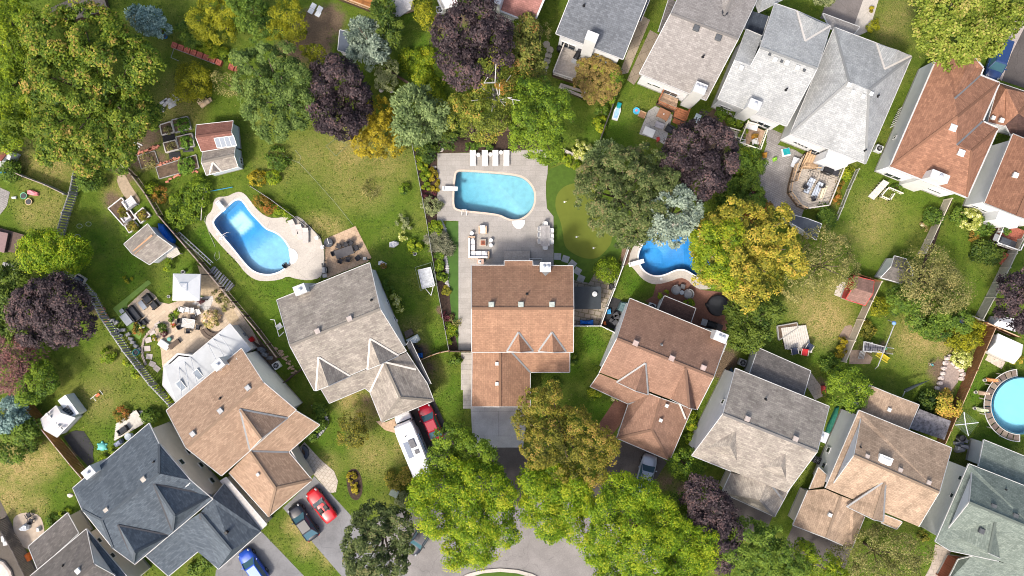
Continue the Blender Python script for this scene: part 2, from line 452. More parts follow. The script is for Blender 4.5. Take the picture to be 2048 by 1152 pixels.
V=dict(a=(944,531,5.2),b=(1009,531,5.2),c=(1009,522,5.0),d=(1065,522,5.0),e=(1065,531,5.2),f=(1146,532,5.2),R=(1147,617,8.3),L=(944,617,8.3),D=(944,704,5.2),C=(1146,704,5.2))
h.facets(V,'a b c d e f R L|L R C D')
V=dict(a=(945,703,2.9),b=(1000,703,4.7),c=(1000,813,4.7),d=(944,813,2.9),v=(1022,703,4.0),w=(1060,744,2.9),x=(1060,813,2.9),y=(1139,703,4.0),z=(1139,744,2.9))
h.facets(V,'a b c d|b v w x c|v y z w')
h.dormer((1037,664),(1014,702),(1066,702),valley=FLASH);h.dormer((1104,664),(1077,702),(1132,703),valley=FLASH)
h.strip(V['v'],V['w'],FLASH)
h.wall([(944,531),(1146,531),(1146,704),(944,704)],5.2);h.wall([(945,700),(1060,700),(1060,813),(945,813)],2.9,ins=.3,mat=BRICK)
h.gable((944,704,5.2),(944,531,5.2),(944,617,8.3));h.gable((1146,704,5.2),(1146,531,5.2),(1147,617,8.3))
h.trim()
for x,y in((983,609),(1042,609),(1104,609)):h.vent(x,y,M('verdigris vent',(.34,.37,.33),.6,.2))
for x,y in((994,727),(994,767)):h.vent(x,y,TRIM,.32)
h.pipe(1054,589)
h.chimney(1091,534,8.0,(1.1,1.0),0,GALV,2);h.facet([(1081,542,5.8),(1102,542,5.8),(1091,552,6.0)],GALV)
mb=MB();c=P(1072,524,2.6)
mb.box((c.x,c.y,.6),(1.5,.9,.15)).box((c.x,c.y+.4,.75),(1.5,.06,.9)).box((c.x-.72,c.y,.75),(.06,.8,.9)).box((c.x+.72,c.y,.75),(.06,.8,.9))
mb.build('balcony',VINYL,h.t)
# ---- 2 taupe house left of it
h=House('taupe_roof_house','taupe roofed house with white valleys beside the round bottomed pool','house',(690,660),R_TAUPE);h.rz=ang((554,600),(739,526))
V=dict(A=(554,600,5.2),B=(739,526,5.2),R=(760,618,8.6),L=(580,691,8.6),D=(629,781,5.2),C=(812,702,5.2))
h.facets(V,'A B R L|L R C D')
h.dormer((637,714),(632,781),(700,752),valley=FLASHW);h.dormer((740,677),(735,739),(797,711),valley=FLASHW)
V=dict(a=(642,777,4.6),b=(768,724,4.8),c=(740,784,2.9),d=(730,776,2.9),e=(659,806,2.9),g=(800,795,4.9),i=(764,844,2.9),j=(867,801,2.9),k=(854,767,2.9),l=(813,705,3.4))
h.facets(V,'a b c d e|b g i c|i j g|b l k j g')
h.strip(V['b'],V['c'],FLASHW);h.strip((769,724,4.85),(832,739,3.7),FLASHW)
h.facet([(813,690,2.8),(820,680,2.8),(862,768,2.7),(854,770,2.7)],M('dark flat roof',(.05,.05,.055),.8))
h.wall([(554,600),(739,526),(812,702),(629,781)],5.2,ins=.5);h.wall([(740,784),(764,844),(867,801),(838,735)],2.9,ins=.35,mat=BRICK)
h.gable((554,600,5.2),(629,781,5.2),(580,691,8.6));h.gable((739,526,5.2),(812,702,5.2),(760,618,8.6))
h.trim()
for x,y in((636,662),(700,637)):h.vent(x,y,M('taupe vent',(.36,.31,.28)))
h.pipe(743,601);h.chimney(600,579,6.6,(1.3,1.0),0,TRIM,1)
for x,y in((775,604),(789,638)):h.window(x,y,.55,.9,panes=1)
# ---- 3 tan house with the white sunroom
h=House('tan_roof_house','tan roofed house with white metal sunroom roof beside stone patio','house',(470,830),R_TAN);h.rz=ang((333,821),(483,697))
V=dict(A=(333,821,5.2),B=(483,697,5.2),R=(526,764,8.0),L=(372,895,8.0),D=(443,951,5.2),C=(592,820,5.2))
h.facets(V,'A B R L|L R C D')
h.dormer((480,818),(500,900),(575,836),valley=FLASH)
V=dict(a=(500,902,4.8),b=(592,822,4.8),c=(639,850,2.9),d=(577,904,2.9),e=(624,960,2.9),f=(551,976,4.9),g=(537,1033,2.9),i=(458,945,2.9))
h.facets(V,'a b c d|a d e f|f e g|a f g i');h.strip(V['a'],V['d'],FLASH)
h.wall([(333,821),(483,697),(592,820),(443,951)],5.2,ins=.5,mat=M('cream siding',(.66,.67,.62),.7,.05));h.wall([(480,925),(577,880),(624,960),(537,1033)],2.9,ins=.35,mat=BEIGE)
h.gable((333,821,5.2),(443,951,5.2),(372,895,8.0));h.gable((483,697,5.2),(592,820,5.2),(526,764,8.0),mat=M('cream siding'))
SR=M('white metal roofing',(.42,.43,.43),.45,.1,.8,spec=.5)
S=[(460,648,2.7),(502,699,3.5),(354,807,3.5),(326,770,2.7),(328,732,2.7),(355,707,2.7),(385,711,2.7)]
h.facet(S,SR);h.wall([p[:2]for p in S],2.8,ins=.15,mat=VINYL)
for k in range(9):
 t=(k+.5)/9;q=[(455+(352-455)*t,655+(735-655)*t),(498+(356-498)*t,702+(803-702)*t)];q=[h.hit(*c)for c in q]
 if all(q):MB().beam(q[0][1],q[1][1],.07,.05).build('roof_seam',M('pale seam',(.52,.53,.54),.5),h.t)
for x,y in((397,749),(363,771)):
 c=P(x,y,3.2);sk=MB().box(c,(.75,1.25,.18),h.rz).build('skylight',TRIM,h.t);MB().box(c+Vector((0,0,.18)),(.58,1.05,.02),h.rz).build('pane',glass('skylight glass',(.18,.22,.26)),sk)
h.trim();h.chimney(436,729,6.4,(1.2,1.0),2.8,TRIM,1)
for x,y in((387,867),(442,821),(497,775)):h.vent(x,y)
h.vent(517,948,TRIM,.3);h.pipe(441,797)
# ---- 4 big slate house lower left
h=House('slate_roof_house','large slate blue roofed house with clipped gables above the blue car','house',(320,1000),R_SLATE,BEIGE);h.rz=ang((146,976),(298,847))
V=dict(A=(146,976,5.2),B=(298,847,5.2),C=(425,998,5.2),D=(270,1128,5.2),a=(165,1020,7.0),b=(318,888,7.0),c=(380,960,7.0),d=(226,1096,7.0),L=(203,1040,8.9),R=(318,947,8.9))
h.facets(V,'A B b R L a|L R c C D d|R b c|L d a')
h.dormer((237,1050),(267,1126),(337,1070),hip=.18,valley=DTRIM);h.dormer((308,968),(345,1062),(424,990),hip=.18,valley=DTRIM)
V=dict(a=(345,1062,4.6),b=(290,1110,4.6),c=(337,1152,2.9),d=(398,1101,2.9),e=(400,1026,5.0),f=(463,1101,5.0),g=(437,1138,2.9),i=(522,1063,2.9),j=(448,968,2.9),k=(425,996,4.6))
h.facets(V,'b a d c|a e f g d|f g i|e k j i f');h.strip(V['e'],(483,1033,3.0),DTRIM);h.strip(V['e'],(411,1108,3.0),DTRIM)
h.wall([(146,976),(298,847),(425,998),(270,1128)],5.2,ins=.5);h.wall([(400,1080),(448,968),(522,1063),(437,1138)],2.9,ins=.35)
h.gable((298,847,5.2),(425,998,5.2),(318,947,8.0))
V=dict(a=(440,963,2.7),b=(452,955,2.7),c=(533,1049,2.6),d=(521,1060,2.6));h.facets(V,'a b c d',M('pale flat roof',(.48,.45,.41),.8));h.wall([v[:2]for v in V.values()],2.6,ins=.1)
h.trim()
for x,y in((289,958),(215,1020)):h.vent(x,y,M('clay vent',(.40,.36,.31)))
h.pipe(309,923);h.vent(454,1064,BLACK,.3,.4);h.chimney(177,945,6.6,(1.3,1.0),0,TRIM,1)
for x,y in((377,903),(363,924),(402,930),(424,961)):h.window(x,y,.7,.9,panes=1)
sat=MB().tube([P(375,973,6.4),P(377,970,7.1)],.04).tube([P(371,974,7.0),P(381,965,7.1)],.05).build('antenna',TRIM,h.t)
# ---- 5 grey brown house cut by the lower left corner
h=House('grey_brown_roof_house','grey brown roofed house beside round stone patio below slate house','house',(150,1115),R_DKGREY,BEIGE);h.rz=ang((60,1152),(173,1058))
h.facet([(173,1058,5.2),(176,1073,5.5),(188,1128,8),(110,1195,8),(50,1161,5.2)]);h.facet([(173,1058,5.2),(268,1170,5.2),(235,1163,5.6),(177,1074,5.5)],R_SLATE)
h.facet([(188,1128,8),(228,1150,6.2),(245,1180,5.6),(170,1240,5.6),(110,1195,8)]);h.facet([(57,1093,2.9),(135,1026,2.9),(157,1066,3.9),(76,1140,3.9)])
h.wall([(173,1058),(268,1170),(180,1250),(50,1161)],5.2,ins=.45);h.wall([(57,1093),(135,1026),(165,1075),(80,1145)],2.9,ins=.3)
h.gable((177,1074,5.5),(240,1165,5.5),(189,1128,8),ins=.05,mat=WHITE)
h.trim();h.vent(158,1141,TRIM);h.pipe(127,1131)
for x,y in((198,1081),(225,1111)):h.window(x,y,.6,.7,panes=1)
# ---- 6 rosy brown house right of the middle
h=House('rosy_roof_house','rosy brown roofed house below the kidney shaped blue pool','house',(1320,750),R_RED);h.rz=ang((1260,597),(1454,677))
V=dict(A=(1260,597,5.2),B=(1454,677,5.2),C=(1394,819,5.2),D=(1199,745,5.2),L=(1234,677,8.0),R=(1427,754,8.0))
h.facets(V,'A B R L|L R C D')
h.dormer((1291,726),(1234,764),(1296,789),valley=FLASH);h.dormer((1371,735),(1342,798),(1392,818))
V=dict(a=(1199,747,4.8),b=(1299,788,4.8),c=(1257,808,2.9),d=(1181,773,2.9),e=(1322,797,5.0),f=(1304,860,5.0),g=(1234,876,2.9),i=(1339,921,2.9),j=(1371,846,2.9),k=(1383,818,2.9))
h.facets(V,'a b c d|b e f g c|g i f|e k j i f');h.strip(V['c'],(1299,797,4.6),FLASH);h.strip((1357,803,3.9),(1371,838,3.1),FLASHW)
h.wall([(1260,597),(1454,677),(1394,819),(1199,745)],5.2,ins=.45);h.wall([(1262,815),(1380,850),(1339,921),(1234,876)],2.9,ins=.35,mat=BRICK)
h.gable((1260,597,5.2),(1199,745,5.2),(1234,677,8.0));h.gable((1454,677,5.2),(1394,819,5.2),(1427,754,8.0))
h.facet([(1329,592,2.8),(1391,617,2.8),(1379,652,3.5),(1316,622,3.5)],R_PORCH);h.wall([(1329,592),(1391,617),(1379,652),(1316,622)],2.7,ins=.15)
h.trim();h.chimney(1442,674,7.0,(1.4,1.0),0,TRIM,2)
for x,y in((1271,686),(1343,716),(1406,735)):h.vent(x,y,M('rosy vent',(.38,.29,.26)))
for x,y in((1333,811),(1321,840)):h.vent(x,y,TRIM,.32)
h.pipe(1323,690,FLASH)
# ---- 7 second taupe house, lower right
h=House('shingled_taupe_house','taupe roofed house with hipped dormers between two driveways and purple tree','house',(1520,860),R_GREY);h.rz=ang((1471,737),(1658,813));h.rm=R_TAUPE
V=dict(A=(1471,737,5.2),B=(1658,813,5.2),C=(1573,985,5.2),D=(1384,911,5.2),L=(1446,828,8.2),R=(1634,903,8.2),m=(1462,942,5.2))
h.facets(V,'A B R L|L R C m D')
h.dormer((1472,862),(1408,896),(1474,923),hip=.45);h.dormer((1571,907),(1519,936),(1572,958),hip=.45)
V=dict(a=(1462,946,3.6),b=(1444,985,2.9),c=(1549,1033,2.9),d=(1588,961,2.9),e=(1536,962,5.0),f=(1562,999,3.6),g=(1520,1000,4.4))
h.facets(V,'a b g e|b c g|g c d e');h.strip(V['e'],(1566,1000,3.6),FLASH)
h.wall([(1471,737),(1658,813),(1573,985),(1384,911)],5.2,ins=.5);h.wall([(1462,946),(1588,961),(1549,1033),(1444,985)],2.9,ins=.35,mat=BEIGE)
h.gable((1471,737,5.2),(1384,911,5.2),(1446,828,8.2));h.gable((1658,813,5.2),(1573,985,5.2),(1634,903,8.2))
h.nol=[(1517,963)]
h.facet([(1517,696,2.9),(1621,742,2.9),(1606,794,3.9),(1499,748,3.9)],R_DKGREY);h.wall([(1517,696),(1621,742),(1606,794),(1499,748)],2.8,ins=.2)
h.trim()
for x,y in((1494,837),(1590,877)):h.vent(x,y,M('taupe vent'))
h.pipe(1531,799);h.chimney(1642,872,6.0,(1.5,1.1),0,TRIM,1);h.window(1446,803,.5,.8,panes=1)
# ---- 8 ochre tan house, lower right
h=House('ochre_roof_house','ochre tan roofed house with skylight between green and taupe roofed houses','house',(1760,930),R_OCHRE);h.rz=ang((1718,821),(1903,896))
V=dict(A=(1718,821,5.2),B=(1903,896,5.2),C=(1837,1053,5.2),D=(1651,976,5.2),R=(1878,985,8.0),L=(1708,911,8.0),a=(1722,838,5.5),d=(1668,966,5.5))
h.facets(V,'A B R L a|L R C D d|A a d D');h.gable(V['a'],V['d'],V['L'],ins=.04);h.gable((1903,896,5.2),(1837,1053,5.2),(1878,985,8))
h.dormer((1771,961),(1694,1013),(1766,1043),valley=FLASH)
V=dict(a=(1682,992,4.9),b=(1653,1076,4.9),c=(1586,1050,2.9),d=(1616,981,2.9),e=(1650,978,3.9),f=(1708,1001,4.9),g=(1729,1033,2.9),i=(1703,1098,2.9))
h.facets(V,'a b c d e|a f g i b');h.facet([(1769,1030,4.9),(1804,1044,4.9),(1793,1058,4.2),(1764,1046,4.2)]);h.facet([(1637,935,3.1),(1653,950,3.4),(1647,974,3.4),(1619,978,2.9)])
h.wall([(1718,821),(1903,896),(1837,1053),(1651,976)],5.2,ins=.5);h.wall([(1616,981),(1700,1000),(1729,1033),(1703,1098),(1586,1050)],2.9,ins=.35,mat=BEIGE)
h.gable((1586,1050,2.9),(1703,1098,2.9),(1653,1076,4.9),mat=BEIGE)
V=dict(a=(1739,771,2.9),r=(1783,789,4.0),b=(1838,810,2.9),c=(1816,862,2.9),q=(1762,840,4.0),d=(1717,822,2.9));h.facets(V,'a r q d|r b c q');h.wall([(1739,771),(1838,810),(1816,862),(1717,822)],2.8,ins=.25)
h.trim();k=h.hit(1768,921)[1]
sk=MB().box(k-Vector((0,0,.1)),(1.5,1.1,.4),h.rz).build('skylight',TRIM,h.t);MB().box(k+Vector((0,0,.3)),(1.2,.85,.12),h.rz,top=.6).build('dome',VINYL,sk)
for x,y in((1799,939),(1733,912),(1856,964)):h.vent(x,y,M('taupe vent'),.42)
h.vent(1659,1029,TRIM,.35);h.vent(1777,819,TRIM,.35);h.pipe(1719,893)
for x,y in((1648,931),(1657,900)):h.window(x,y,.6,.8,panes=1)
# ---- 9 sage green house cut by the right edge
h=House('green_roof_house','sage green roofed house below round above-ground pool','house',(1980,1040),R_GREEN,M('pale grey siding',(.58,.59,.57),.7,.05));h.rz=ang((1938,928),(2048,971))
V=dict(A=(1938,928,5.2),a=(1944,946,5.5),d=(1898,1056,5.5),D=(1871,1083,5.2),L=(1939,1005,8),R=(2075,1062,8),B=(2090,988,5.2),E=(2070,1146,5.0),F=(1998,1122,5.0),G=(1900,1101,5.0))
h.facets(V,'A B R L a|L R E F G D d|A a d D');h.gable(V['a'],V['d'],V['L'],ins=.04,mat=WHITE)
h.nol=[(1925,1075),(1918,1082)];h.dormer((1993,1033),(1897,1064),(2003,1117),valley=DTRIM)
h.facet([(1968,880,2.9),(2062,918,2.9),(2060,976,4.0),(1957,933,4.0)]);h.wall([(1968,880),(2062,918),(2060,976),(1957,933)],2.9,ins=.25)
h.facet([(1917,1119,2.9),(1946,1112,4.4),(2052,1136,4.4),(2060,1180,3),(1890,1172,2.9)]);h.wall([(1918,1120),(2055,1136),(2060,1180),(1890,1172)],2.8,ins=.3,mat=BRICK)
h.wall([(1938,928),(2090,988),(2060,1146),(1871,1083)],5.2,ins=.5);h.trim()
for x,y in((1985,1012),(2029,1031),(1962,1061)):h.vent(x,y,M('dark vent',(.08,.085,.09)))
h.pipe(2009,978)
for x,y in((1921,956),(1904,991)):h.window(x,y,.5,.6,panes=1)
# ---- 10 slate house top, with the pergola
h=House('slate_blue_house','slate blue roofed white house with tall white chimney above ivy pergola','house',(1210,20),R_SLATE);h.rz=ang((1112,67),(1246,118));h.rm=shingle('bluish grey shingles',(.145,.155,.17),(.10,.108,.12),.1)
h.facet([(1112,67,5),(1246,118,5),(1313,-50,8.4),(1179,-102,8.4)]);h.facet([(1250,31,6.15),(1281,42,5.3),(1305,-15,6.0),(1268,-10,7.6)],shingle('deep blue shingles',(.07,.085,.11),(.045,.055,.075)))
h.wall([(1112,67),(1246,118),(1313,-50),(1179,-102)],5,ins=.4);h.trim();h.chimney(1184,73,7.4,(1.25,.95),0,TRIM,0);h.pipe(1168,11)
h.window(1137,91,1.7,1.5);h.window(1209,117,.95,.7,panes=1);h.window(1223,124,.95,.7,panes=1)
# ---- 11 warm grey house top
h=House('warm_grey_house','warm grey roofed white house above the red brown deck','house',(1400,90),R_GREY);h.rz=ang((1279,147),(1412,200))
V=dict(A=(1279,147,5),B=(1412,200,5),R=(1476,78,8),L=(1342,27,8),C=(1535,-45,5),D=(1400,-98,5));h.facets(V,'A B R L|L R C D')
h.dormer((1447,32),(1425,-42),(1512,-10),valley=DTRIM,zb=5.2);h.facet([(1317,63,6.3),(1347,73,6.3),(1372,10,5.4),(1338,-3,5.4)],R_DKGREY)
h.facet([(1498,20,3.2),(1537,32,3.0),(1524,71,3.0),(1490,57,3.2)],shingle('deep blue shingles'));h.facet([(1505,-12,3.6),(1518,24,4.6),(1530,-20,4.6)],R_PALE);h.facet([(1518,24,4.6),(1570,-4,3.6),(1530,-20,4.6)],R_PALE)
h.wall([(1279,147),(1412,200),(1535,-45),(1400,-98)],5,ins=.4);h.trim();h.chimney(1401,176,6.6,(1.3,1.1),0,TRIM,3)
for x,y in((1392,57),(1436,76)):h.vent(x,y,M('dark vent'),.55)
h.pipe(1406,113)
h.window(1299,167,.5,.6,panes=1);h.window(1313,172,.95,.6,panes=1);h.window(1341,186,1.7,1.3)
# ---- 12 pale grey gabled house
h=House('pale_grey_house','pale grey gable roofed white house with solar fans on its ridge','house',(1560,130),R_PALE);h.rz=ang((1436,197),(1573,252))
V=dict(A=(1436,197,5),B=(1573,252,5),R=(1634,137,8),L=(1521,95,8),q=(1502,131,7),p=(1470,120,7),C=(1661,52,5),c=(1594,22,5),D=(1550,7,5),u=(1524,72,5.4),v=(1493,59,5.4))
h.facets(V,'A B R L q p|L R C c D|p q u v');h.dormer((1610,82),(1594,22),(1660,52),hip=.25,valley=FLASHW,zb=5.1)
h.facet([(1646,27,3.0),(1719,54,3.0),(1706,70,3.6),(1660,56,3.6)],R_GREY)
h.wall([(1436,197),(1573,252),(1661,52),(1550,7),(1524,72),(1493,59)],5,ins=.4);h.trim();h.chimney(1510,209,6.8,(1.3,1.0),0,TRIM,1)
for x,y in((1549,120),(1573,126),(1594,136),(1482,136)):h.vent(x,y,TRIM,.4)
for x,y in((1539,109),(1563,123),(1608,141)):h.vent(x,y,M('dark vent'),.25,.2)
h.pipe(1572,179);h.window(1451,215,1.5,.5,panes=1);h.window(1527,249,1.5,1.2)
# ---- 13 pale grey hipped house
h=House('hip_roof_house','pale grey hip roofed white house above the octagonal deck','house',(1700,190),R_PALE);h.rz=ang((1581,267),(1731,327))
V=dict(A=(1669,55,5),B=(1823,113,5),C=(1731,327,5),D=(1581,267,5),r=(1698,163,8.3),s=(1738,180,8.3));h.facets(V,'A B s r|B C s|C D r s|D A r')
h.dormer((1769,138),(1753,87),(1822,112),hip=.2,valley=FLASHW)
h.wall([(1669,55),(1823,113),(1731,327),(1581,267)],5,ins=.4);h.trim()
for x,y in((1697,170),(1705,185),(1725,193),(1741,188)):h.vent(x,y,TRIM,.36)
h.pipe(1755,192);h.pipe(1730,301,r=.07)
mb=MB();c=P(1676,316,4.6);mb.box((c.x,c.y,0),(2.6,1.0,4.6),h.rz).build('bay',WHITE,h.t)
for x,y in((1595,286),(1608,292)):h.window(x,y,.9,.7)
h.window(1633,304,1.7,1.0)
# ---- 14 rust brown house right
h=House('rust_roof_house','rust brown roofed white house with blue van behind it','house',(1890,250),R_ORANGE);h.rz=ang((1781,333),(1934,394))
V=dict(A=(1881,102,5),b=(1944,110,7),c=(1966,136,6),d=(1960,151,5.6),e=(1909,197,7.3),r=(1915,233,8),D=(1781,333,5),C=(1934,394,5),f=(1998,166,5),g=(1964,243,5),i=(1913,290,7),j=(1995,257,5),k=(1943,302,6.7))
h.facets(V,'A b c d e r D|D r i k C|r f g i|e d f r|i g j k|k j C');h.strip(V['e'],V['d'],FLASH);h.strip(V['i'],V['g'],FLASH)
h.wall([(1881,102),(1966,136),(1998,166),(1964,243),(1995,257),(1934,394),(1781,333)],5,ins=.45);h.trim(.16)
h.chimney(1880,353,6.7,(2.0,.9),0,TRIM,1)
for x,y in((1905,256),(1921,306)):h.vent(x,y,TRIM,.6)
h.pipe(1876,245);h.window(1785,352,1.9,1.1);h.window(1868,381,1.6,.5,panes=1)
h.window(1790,275,.35,.6,panes=1)
# ---- 15 brown house cut by the right edge
h=House('brown_corner_house','brown roofed white house beside the red deck, partly out of view','house',(2030,340),R_ORANGE);h.rz=ang((1969,406),(2026,429))
h.facet([(1969,406,5),(2026,268,5),(2092,295,8.2),(2034,432,8.2)]);h.facet([(2034,432,8.2),(2092,295,8.2),(2160,322,5),(2100,455,5)])
h.facet([(1998,166,3.2),(2013,177,4.6),(2037,227,4.9),(2010,252,3.6),(1976,244,3.1)]);h.facet([(1998,166,3.2),(2070,190,3.2),(2037,227,4.9),(2013,177,4.6)]);h.facet([(2070,190,3.2),(2080,260,3.4),(2037,227,4.9)])
h.facet([(2011,250,3.7),(2037,227,4.9),(2085,262,3.4),(2030,285,3.2)],R_PORCH)
h.wall([(1969,406),(2026,268),(2160,322),(2100,455)],5,ins=.4);h.wall([(1998,166),(2080,190),(2090,275),(1976,244)],3.1,ins=.3);h.gable((1969,406,5),(2100,455,5),(2034,432,8.2));h.trim()
h.vent(2030,351,TRIM);h.vent(2002,241,TRIM,.4);h.vent(1985,236,TRIM,.35);h.window(1951,413,.8,.6,panes=1);h.window(1966,420,.8,.6,panes=1)
c=P(2015,437,3);MB().box((c.x,c.y,0),(2.6,1.3,3.2),h.rz).build('bay',WHITE,h.t)
# ---- 16 pink brown roof at the top
h=House('pink_roof_house','pink brown roofed white house above the large purple tree','house',(1030,-10),R_PINK);h.rz=ang((971,8),(1066,46))
h.facet([(971,8,5),(1066,46,5),(1112,-62,8),(1014,-100,8)]);h.wall([(971,8),(1066,46),(1112,-62),(1014,-100)],5,ins=.4);h.trim(.2);h.chimney(992,-4,7.0,(1.3,1.1),0,TRIM,0)
# ---- pools (basins first: the ground is cut open for them)
def ribbon(out,d0,d1,z0,z1,m=0,closed=True):
 a=inset(out,d0);b=inset(out,d1);n=len(a);mb=MB()
 for i in range(n):
  j=(i+1)%n
  mb.add([(a[i].x,a[i].y,z0),(a[j].x,a[j].y,z0),(b[j].x,b[j].y,z1),(b[i].x,b[i].y,z1)],[(0,1,2,3)])
 return mb
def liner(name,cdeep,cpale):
 m,nt,n,b=newmat(name);at=N(nt,'Attribute');at.attribute_name='pale_mix'
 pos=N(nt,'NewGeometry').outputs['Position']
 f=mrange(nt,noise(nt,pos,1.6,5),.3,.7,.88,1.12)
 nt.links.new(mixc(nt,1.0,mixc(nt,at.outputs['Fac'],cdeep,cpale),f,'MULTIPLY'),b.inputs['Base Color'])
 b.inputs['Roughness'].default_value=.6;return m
def water(name,absorb,dens):
 m,nt,n,b=newmat(name);nt.nodes.remove(b);out=n['Material Output']
 tr=N(nt,'BsdfTransparent');gl=N(nt,'BsdfGlossy');gl.inputs['Roughness'].default_value=.06
 pos=N(nt,'NewGeometry').outputs['Position']
 bp=N(nt,'Bump');bp.inputs['Strength'].default_value=.04;bp.inputs['Distance'].default_value=.08
 nt.links.new(noise(nt,pos,1.8,1),bp.inputs['Height']);nt.links.new(bp.outputs[0],gl.inputs['Normal'])
 fr=N(nt,'Fresnel');fr.inputs[0].default_value=1.33;nt.links.new(bp.outputs[0],fr.inputs['Normal'])
 mx=N(nt,'MixShader');nt.links.new(fr.outputs[0],mx.inputs[0]);nt.links.new(tr.outputs[0],mx.inputs[1]);nt.links.new(gl.outputs[0],mx.inputs[2])
 nt.links.new(mx.outputs[0],out.inputs[0])
 va=N(nt,'VolumeAbsorption');va.inputs[0].default_value=(*absorb,1);va.inputs[1].default_value=dens;nt.links.new(va.outputs[0],out.inputs['Volume'])
 return m
POOLS=[]
def pool(px,label,depth,lin,wat,coping,pale_mix=None,sm=2,group=None,cw=.28):
 pl=smoothpoly(px,sm);out=[P(x,y,0).to_2d()for x,y in pl]
 if poly_area(out)<0:out.reverse()
 POOLS.append(out);HARD.append([tuple(q)for q in out])
 cx=sum(q.x for q in out)/len(out);cy=sum(q.y for q in out)/len(out)
 t=thing('swimming_pool',label,'pool',(cx,cy,0),group=group)
 def shell(ins,dz,top):
  ring=inset(out,ins)if ins else out;n=len(ring)
  xs=[q.x for q in ring];ys=[q.y for q in ring];pts=[Vector((q.x,q.y))for q in ring];st=.3
  iy=min(ys)+st/2
  inner=inset(ring,.25)
  while iy<max(ys):
   ix=min(xs)+st/2
   while ix<max(xs):
    if inside((ix,iy),inner):pts.append(Vector((ix,iy)))
    ix+=st
   iy+=st
  r=delaunay_2d_cdt(pts,[(i,(i+1)%n)for i in range(n)],[],1,1e-5)
  vs=[(v.x,v.y,-depth(*PX((v.x,v.y,0)))+dz)for v in r[0]];mb=MB();mb.add(vs,[tuple(f)for f in r[2]])
  a=[(q.x,q.y,top)for q in ring]+[(q.x,q.y,-depth(*PX((q.x,q.y,0)))+dz)for q in ring]
  mb.add(a,[(i,(i+1)%n,n+(i+1)%n,n+i)for i in range(n)])
  return mb,ring
 mb,ring=shell(0,0,.02)
 ob=mb.build('basin',lin,t)
 at=ob.data.attributes.new('pale_mix','FLOAT','POINT')
 for i,(x,y,z)in enumerate(mb.v):at.data[i].value=pale_mix(*PX((x,y,0)),z)if pale_mix else 0
 mb,ring=shell(.012,.012,-.09)
 mb.add([(q.x,q.y,-.09)for q in ring],[tuple(range(len(ring)))]);bm=bmesh.new()
 w=mb.build('water',wat,t);bm.from_mesh(w.data);bmesh.ops.remove_doubles(bm,verts=bm.verts,dist=.001);bmesh.ops.recalc_face_normals(bm,faces=bm.faces);bm.to_mesh(w.data);bm.free()
 rb=ribbon(out,.03,-cw,.075,.07);rb.v+=ribbon(out,.03,.03,.075,-.1).v;k=len(rb.f)
 rb.f+=[tuple(i+4*k for i in f)for f in ribbon(out,.03,.03,0,0).f];rb.m+=[0]*k
 rb2=ribbon(out,-cw,-cw,.07,.0);q=len(rb.v);rb.v+=rb2.v;rb.f+=[tuple(i+q for i in f)for f in rb2.f];rb.m+=[0]*len(rb2.f)
 rb.build('coping',coping,t)
 return t
sstep=lambda x,a,b:max(0.0,min(1.0,(x-a)/(b-a)))
POOL1=[(473,400),(482,400),(488,407),(500,425),(517,443),(533,460),(548,464),(562,473),(573,487),(582,503),(582,517),(577,530),(563,542),(543,549),(523,548),(507,542),(493,530),(467,497),(442,468),(428,450),(428,440),(440,428),(467,403)]
def d1(x,y):
 return.9+.75*(1-sstep((x-452)*.6+(y-424)*.8,40,92))
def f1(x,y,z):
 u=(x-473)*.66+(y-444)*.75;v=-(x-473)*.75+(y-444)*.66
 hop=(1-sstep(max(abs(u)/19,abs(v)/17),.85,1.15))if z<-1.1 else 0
 return max(hop,.36*sstep((x-452)*.6+(y-424)*.8,60,105))  # paler liner colour in the deep-end patch and towards the shallow end
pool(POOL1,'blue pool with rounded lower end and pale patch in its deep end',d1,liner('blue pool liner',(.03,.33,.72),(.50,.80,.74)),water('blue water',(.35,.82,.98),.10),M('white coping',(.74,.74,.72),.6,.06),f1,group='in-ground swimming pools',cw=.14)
POOL2=[(911,350),(914,344),(921,342),(970,345),(1035,351),(1053,360),(1066,376),(1070,393),(1066,416),(1051,433),(1032,441),(1014,437),(998,428),(937,422),(914,419),(908,413),(908,387)]
def d2(x,y):return.9+.75*(1-sstep(x+(350-y)*.9,880,985))
pool(POOL2,'pale turquoise pool with squared left end on grey stone patio',d2,liner('turquoise pool liner',(.035,.31,.46),(.25,.57,.66)),water('turquoise water',(.35,.84,.93),.14),M('tan coping',(.52,.42,.34),.7,.1),lambda x,y,z:.25+.6*sstep(x+(350-y)*.7,900,1000),group='in-ground swimming pools',cw=.2)
POOL3=[(1293,480),(1283,493),(1276,510),(1279,528),(1288,542),(1302,550),(1317,552),(1333,548),(1347,541),(1360,538),(1373,540),(1390,551),(1408,560),(1424,556),(1430,535),(1420,505),(1402,478),(1380,463),(1350,457),(1318,462)]
pool(POOL3,'deep blue kidney shaped pool half hidden under yellow tree',lambda x,y:1.0+.6*(1-sstep(math.hypot(x-1312,y-512),18,60)),liner('deep blue pool liner',(.016,.25,.66),(.035,.33,.78)),water('deep blue water',(.35,.82,.98),.08),M('white coping'),lambda x,y,z:1-sstep(math.hypot(x-1312,y-508),10,34),group='in-ground swimming pools',cw=.14)
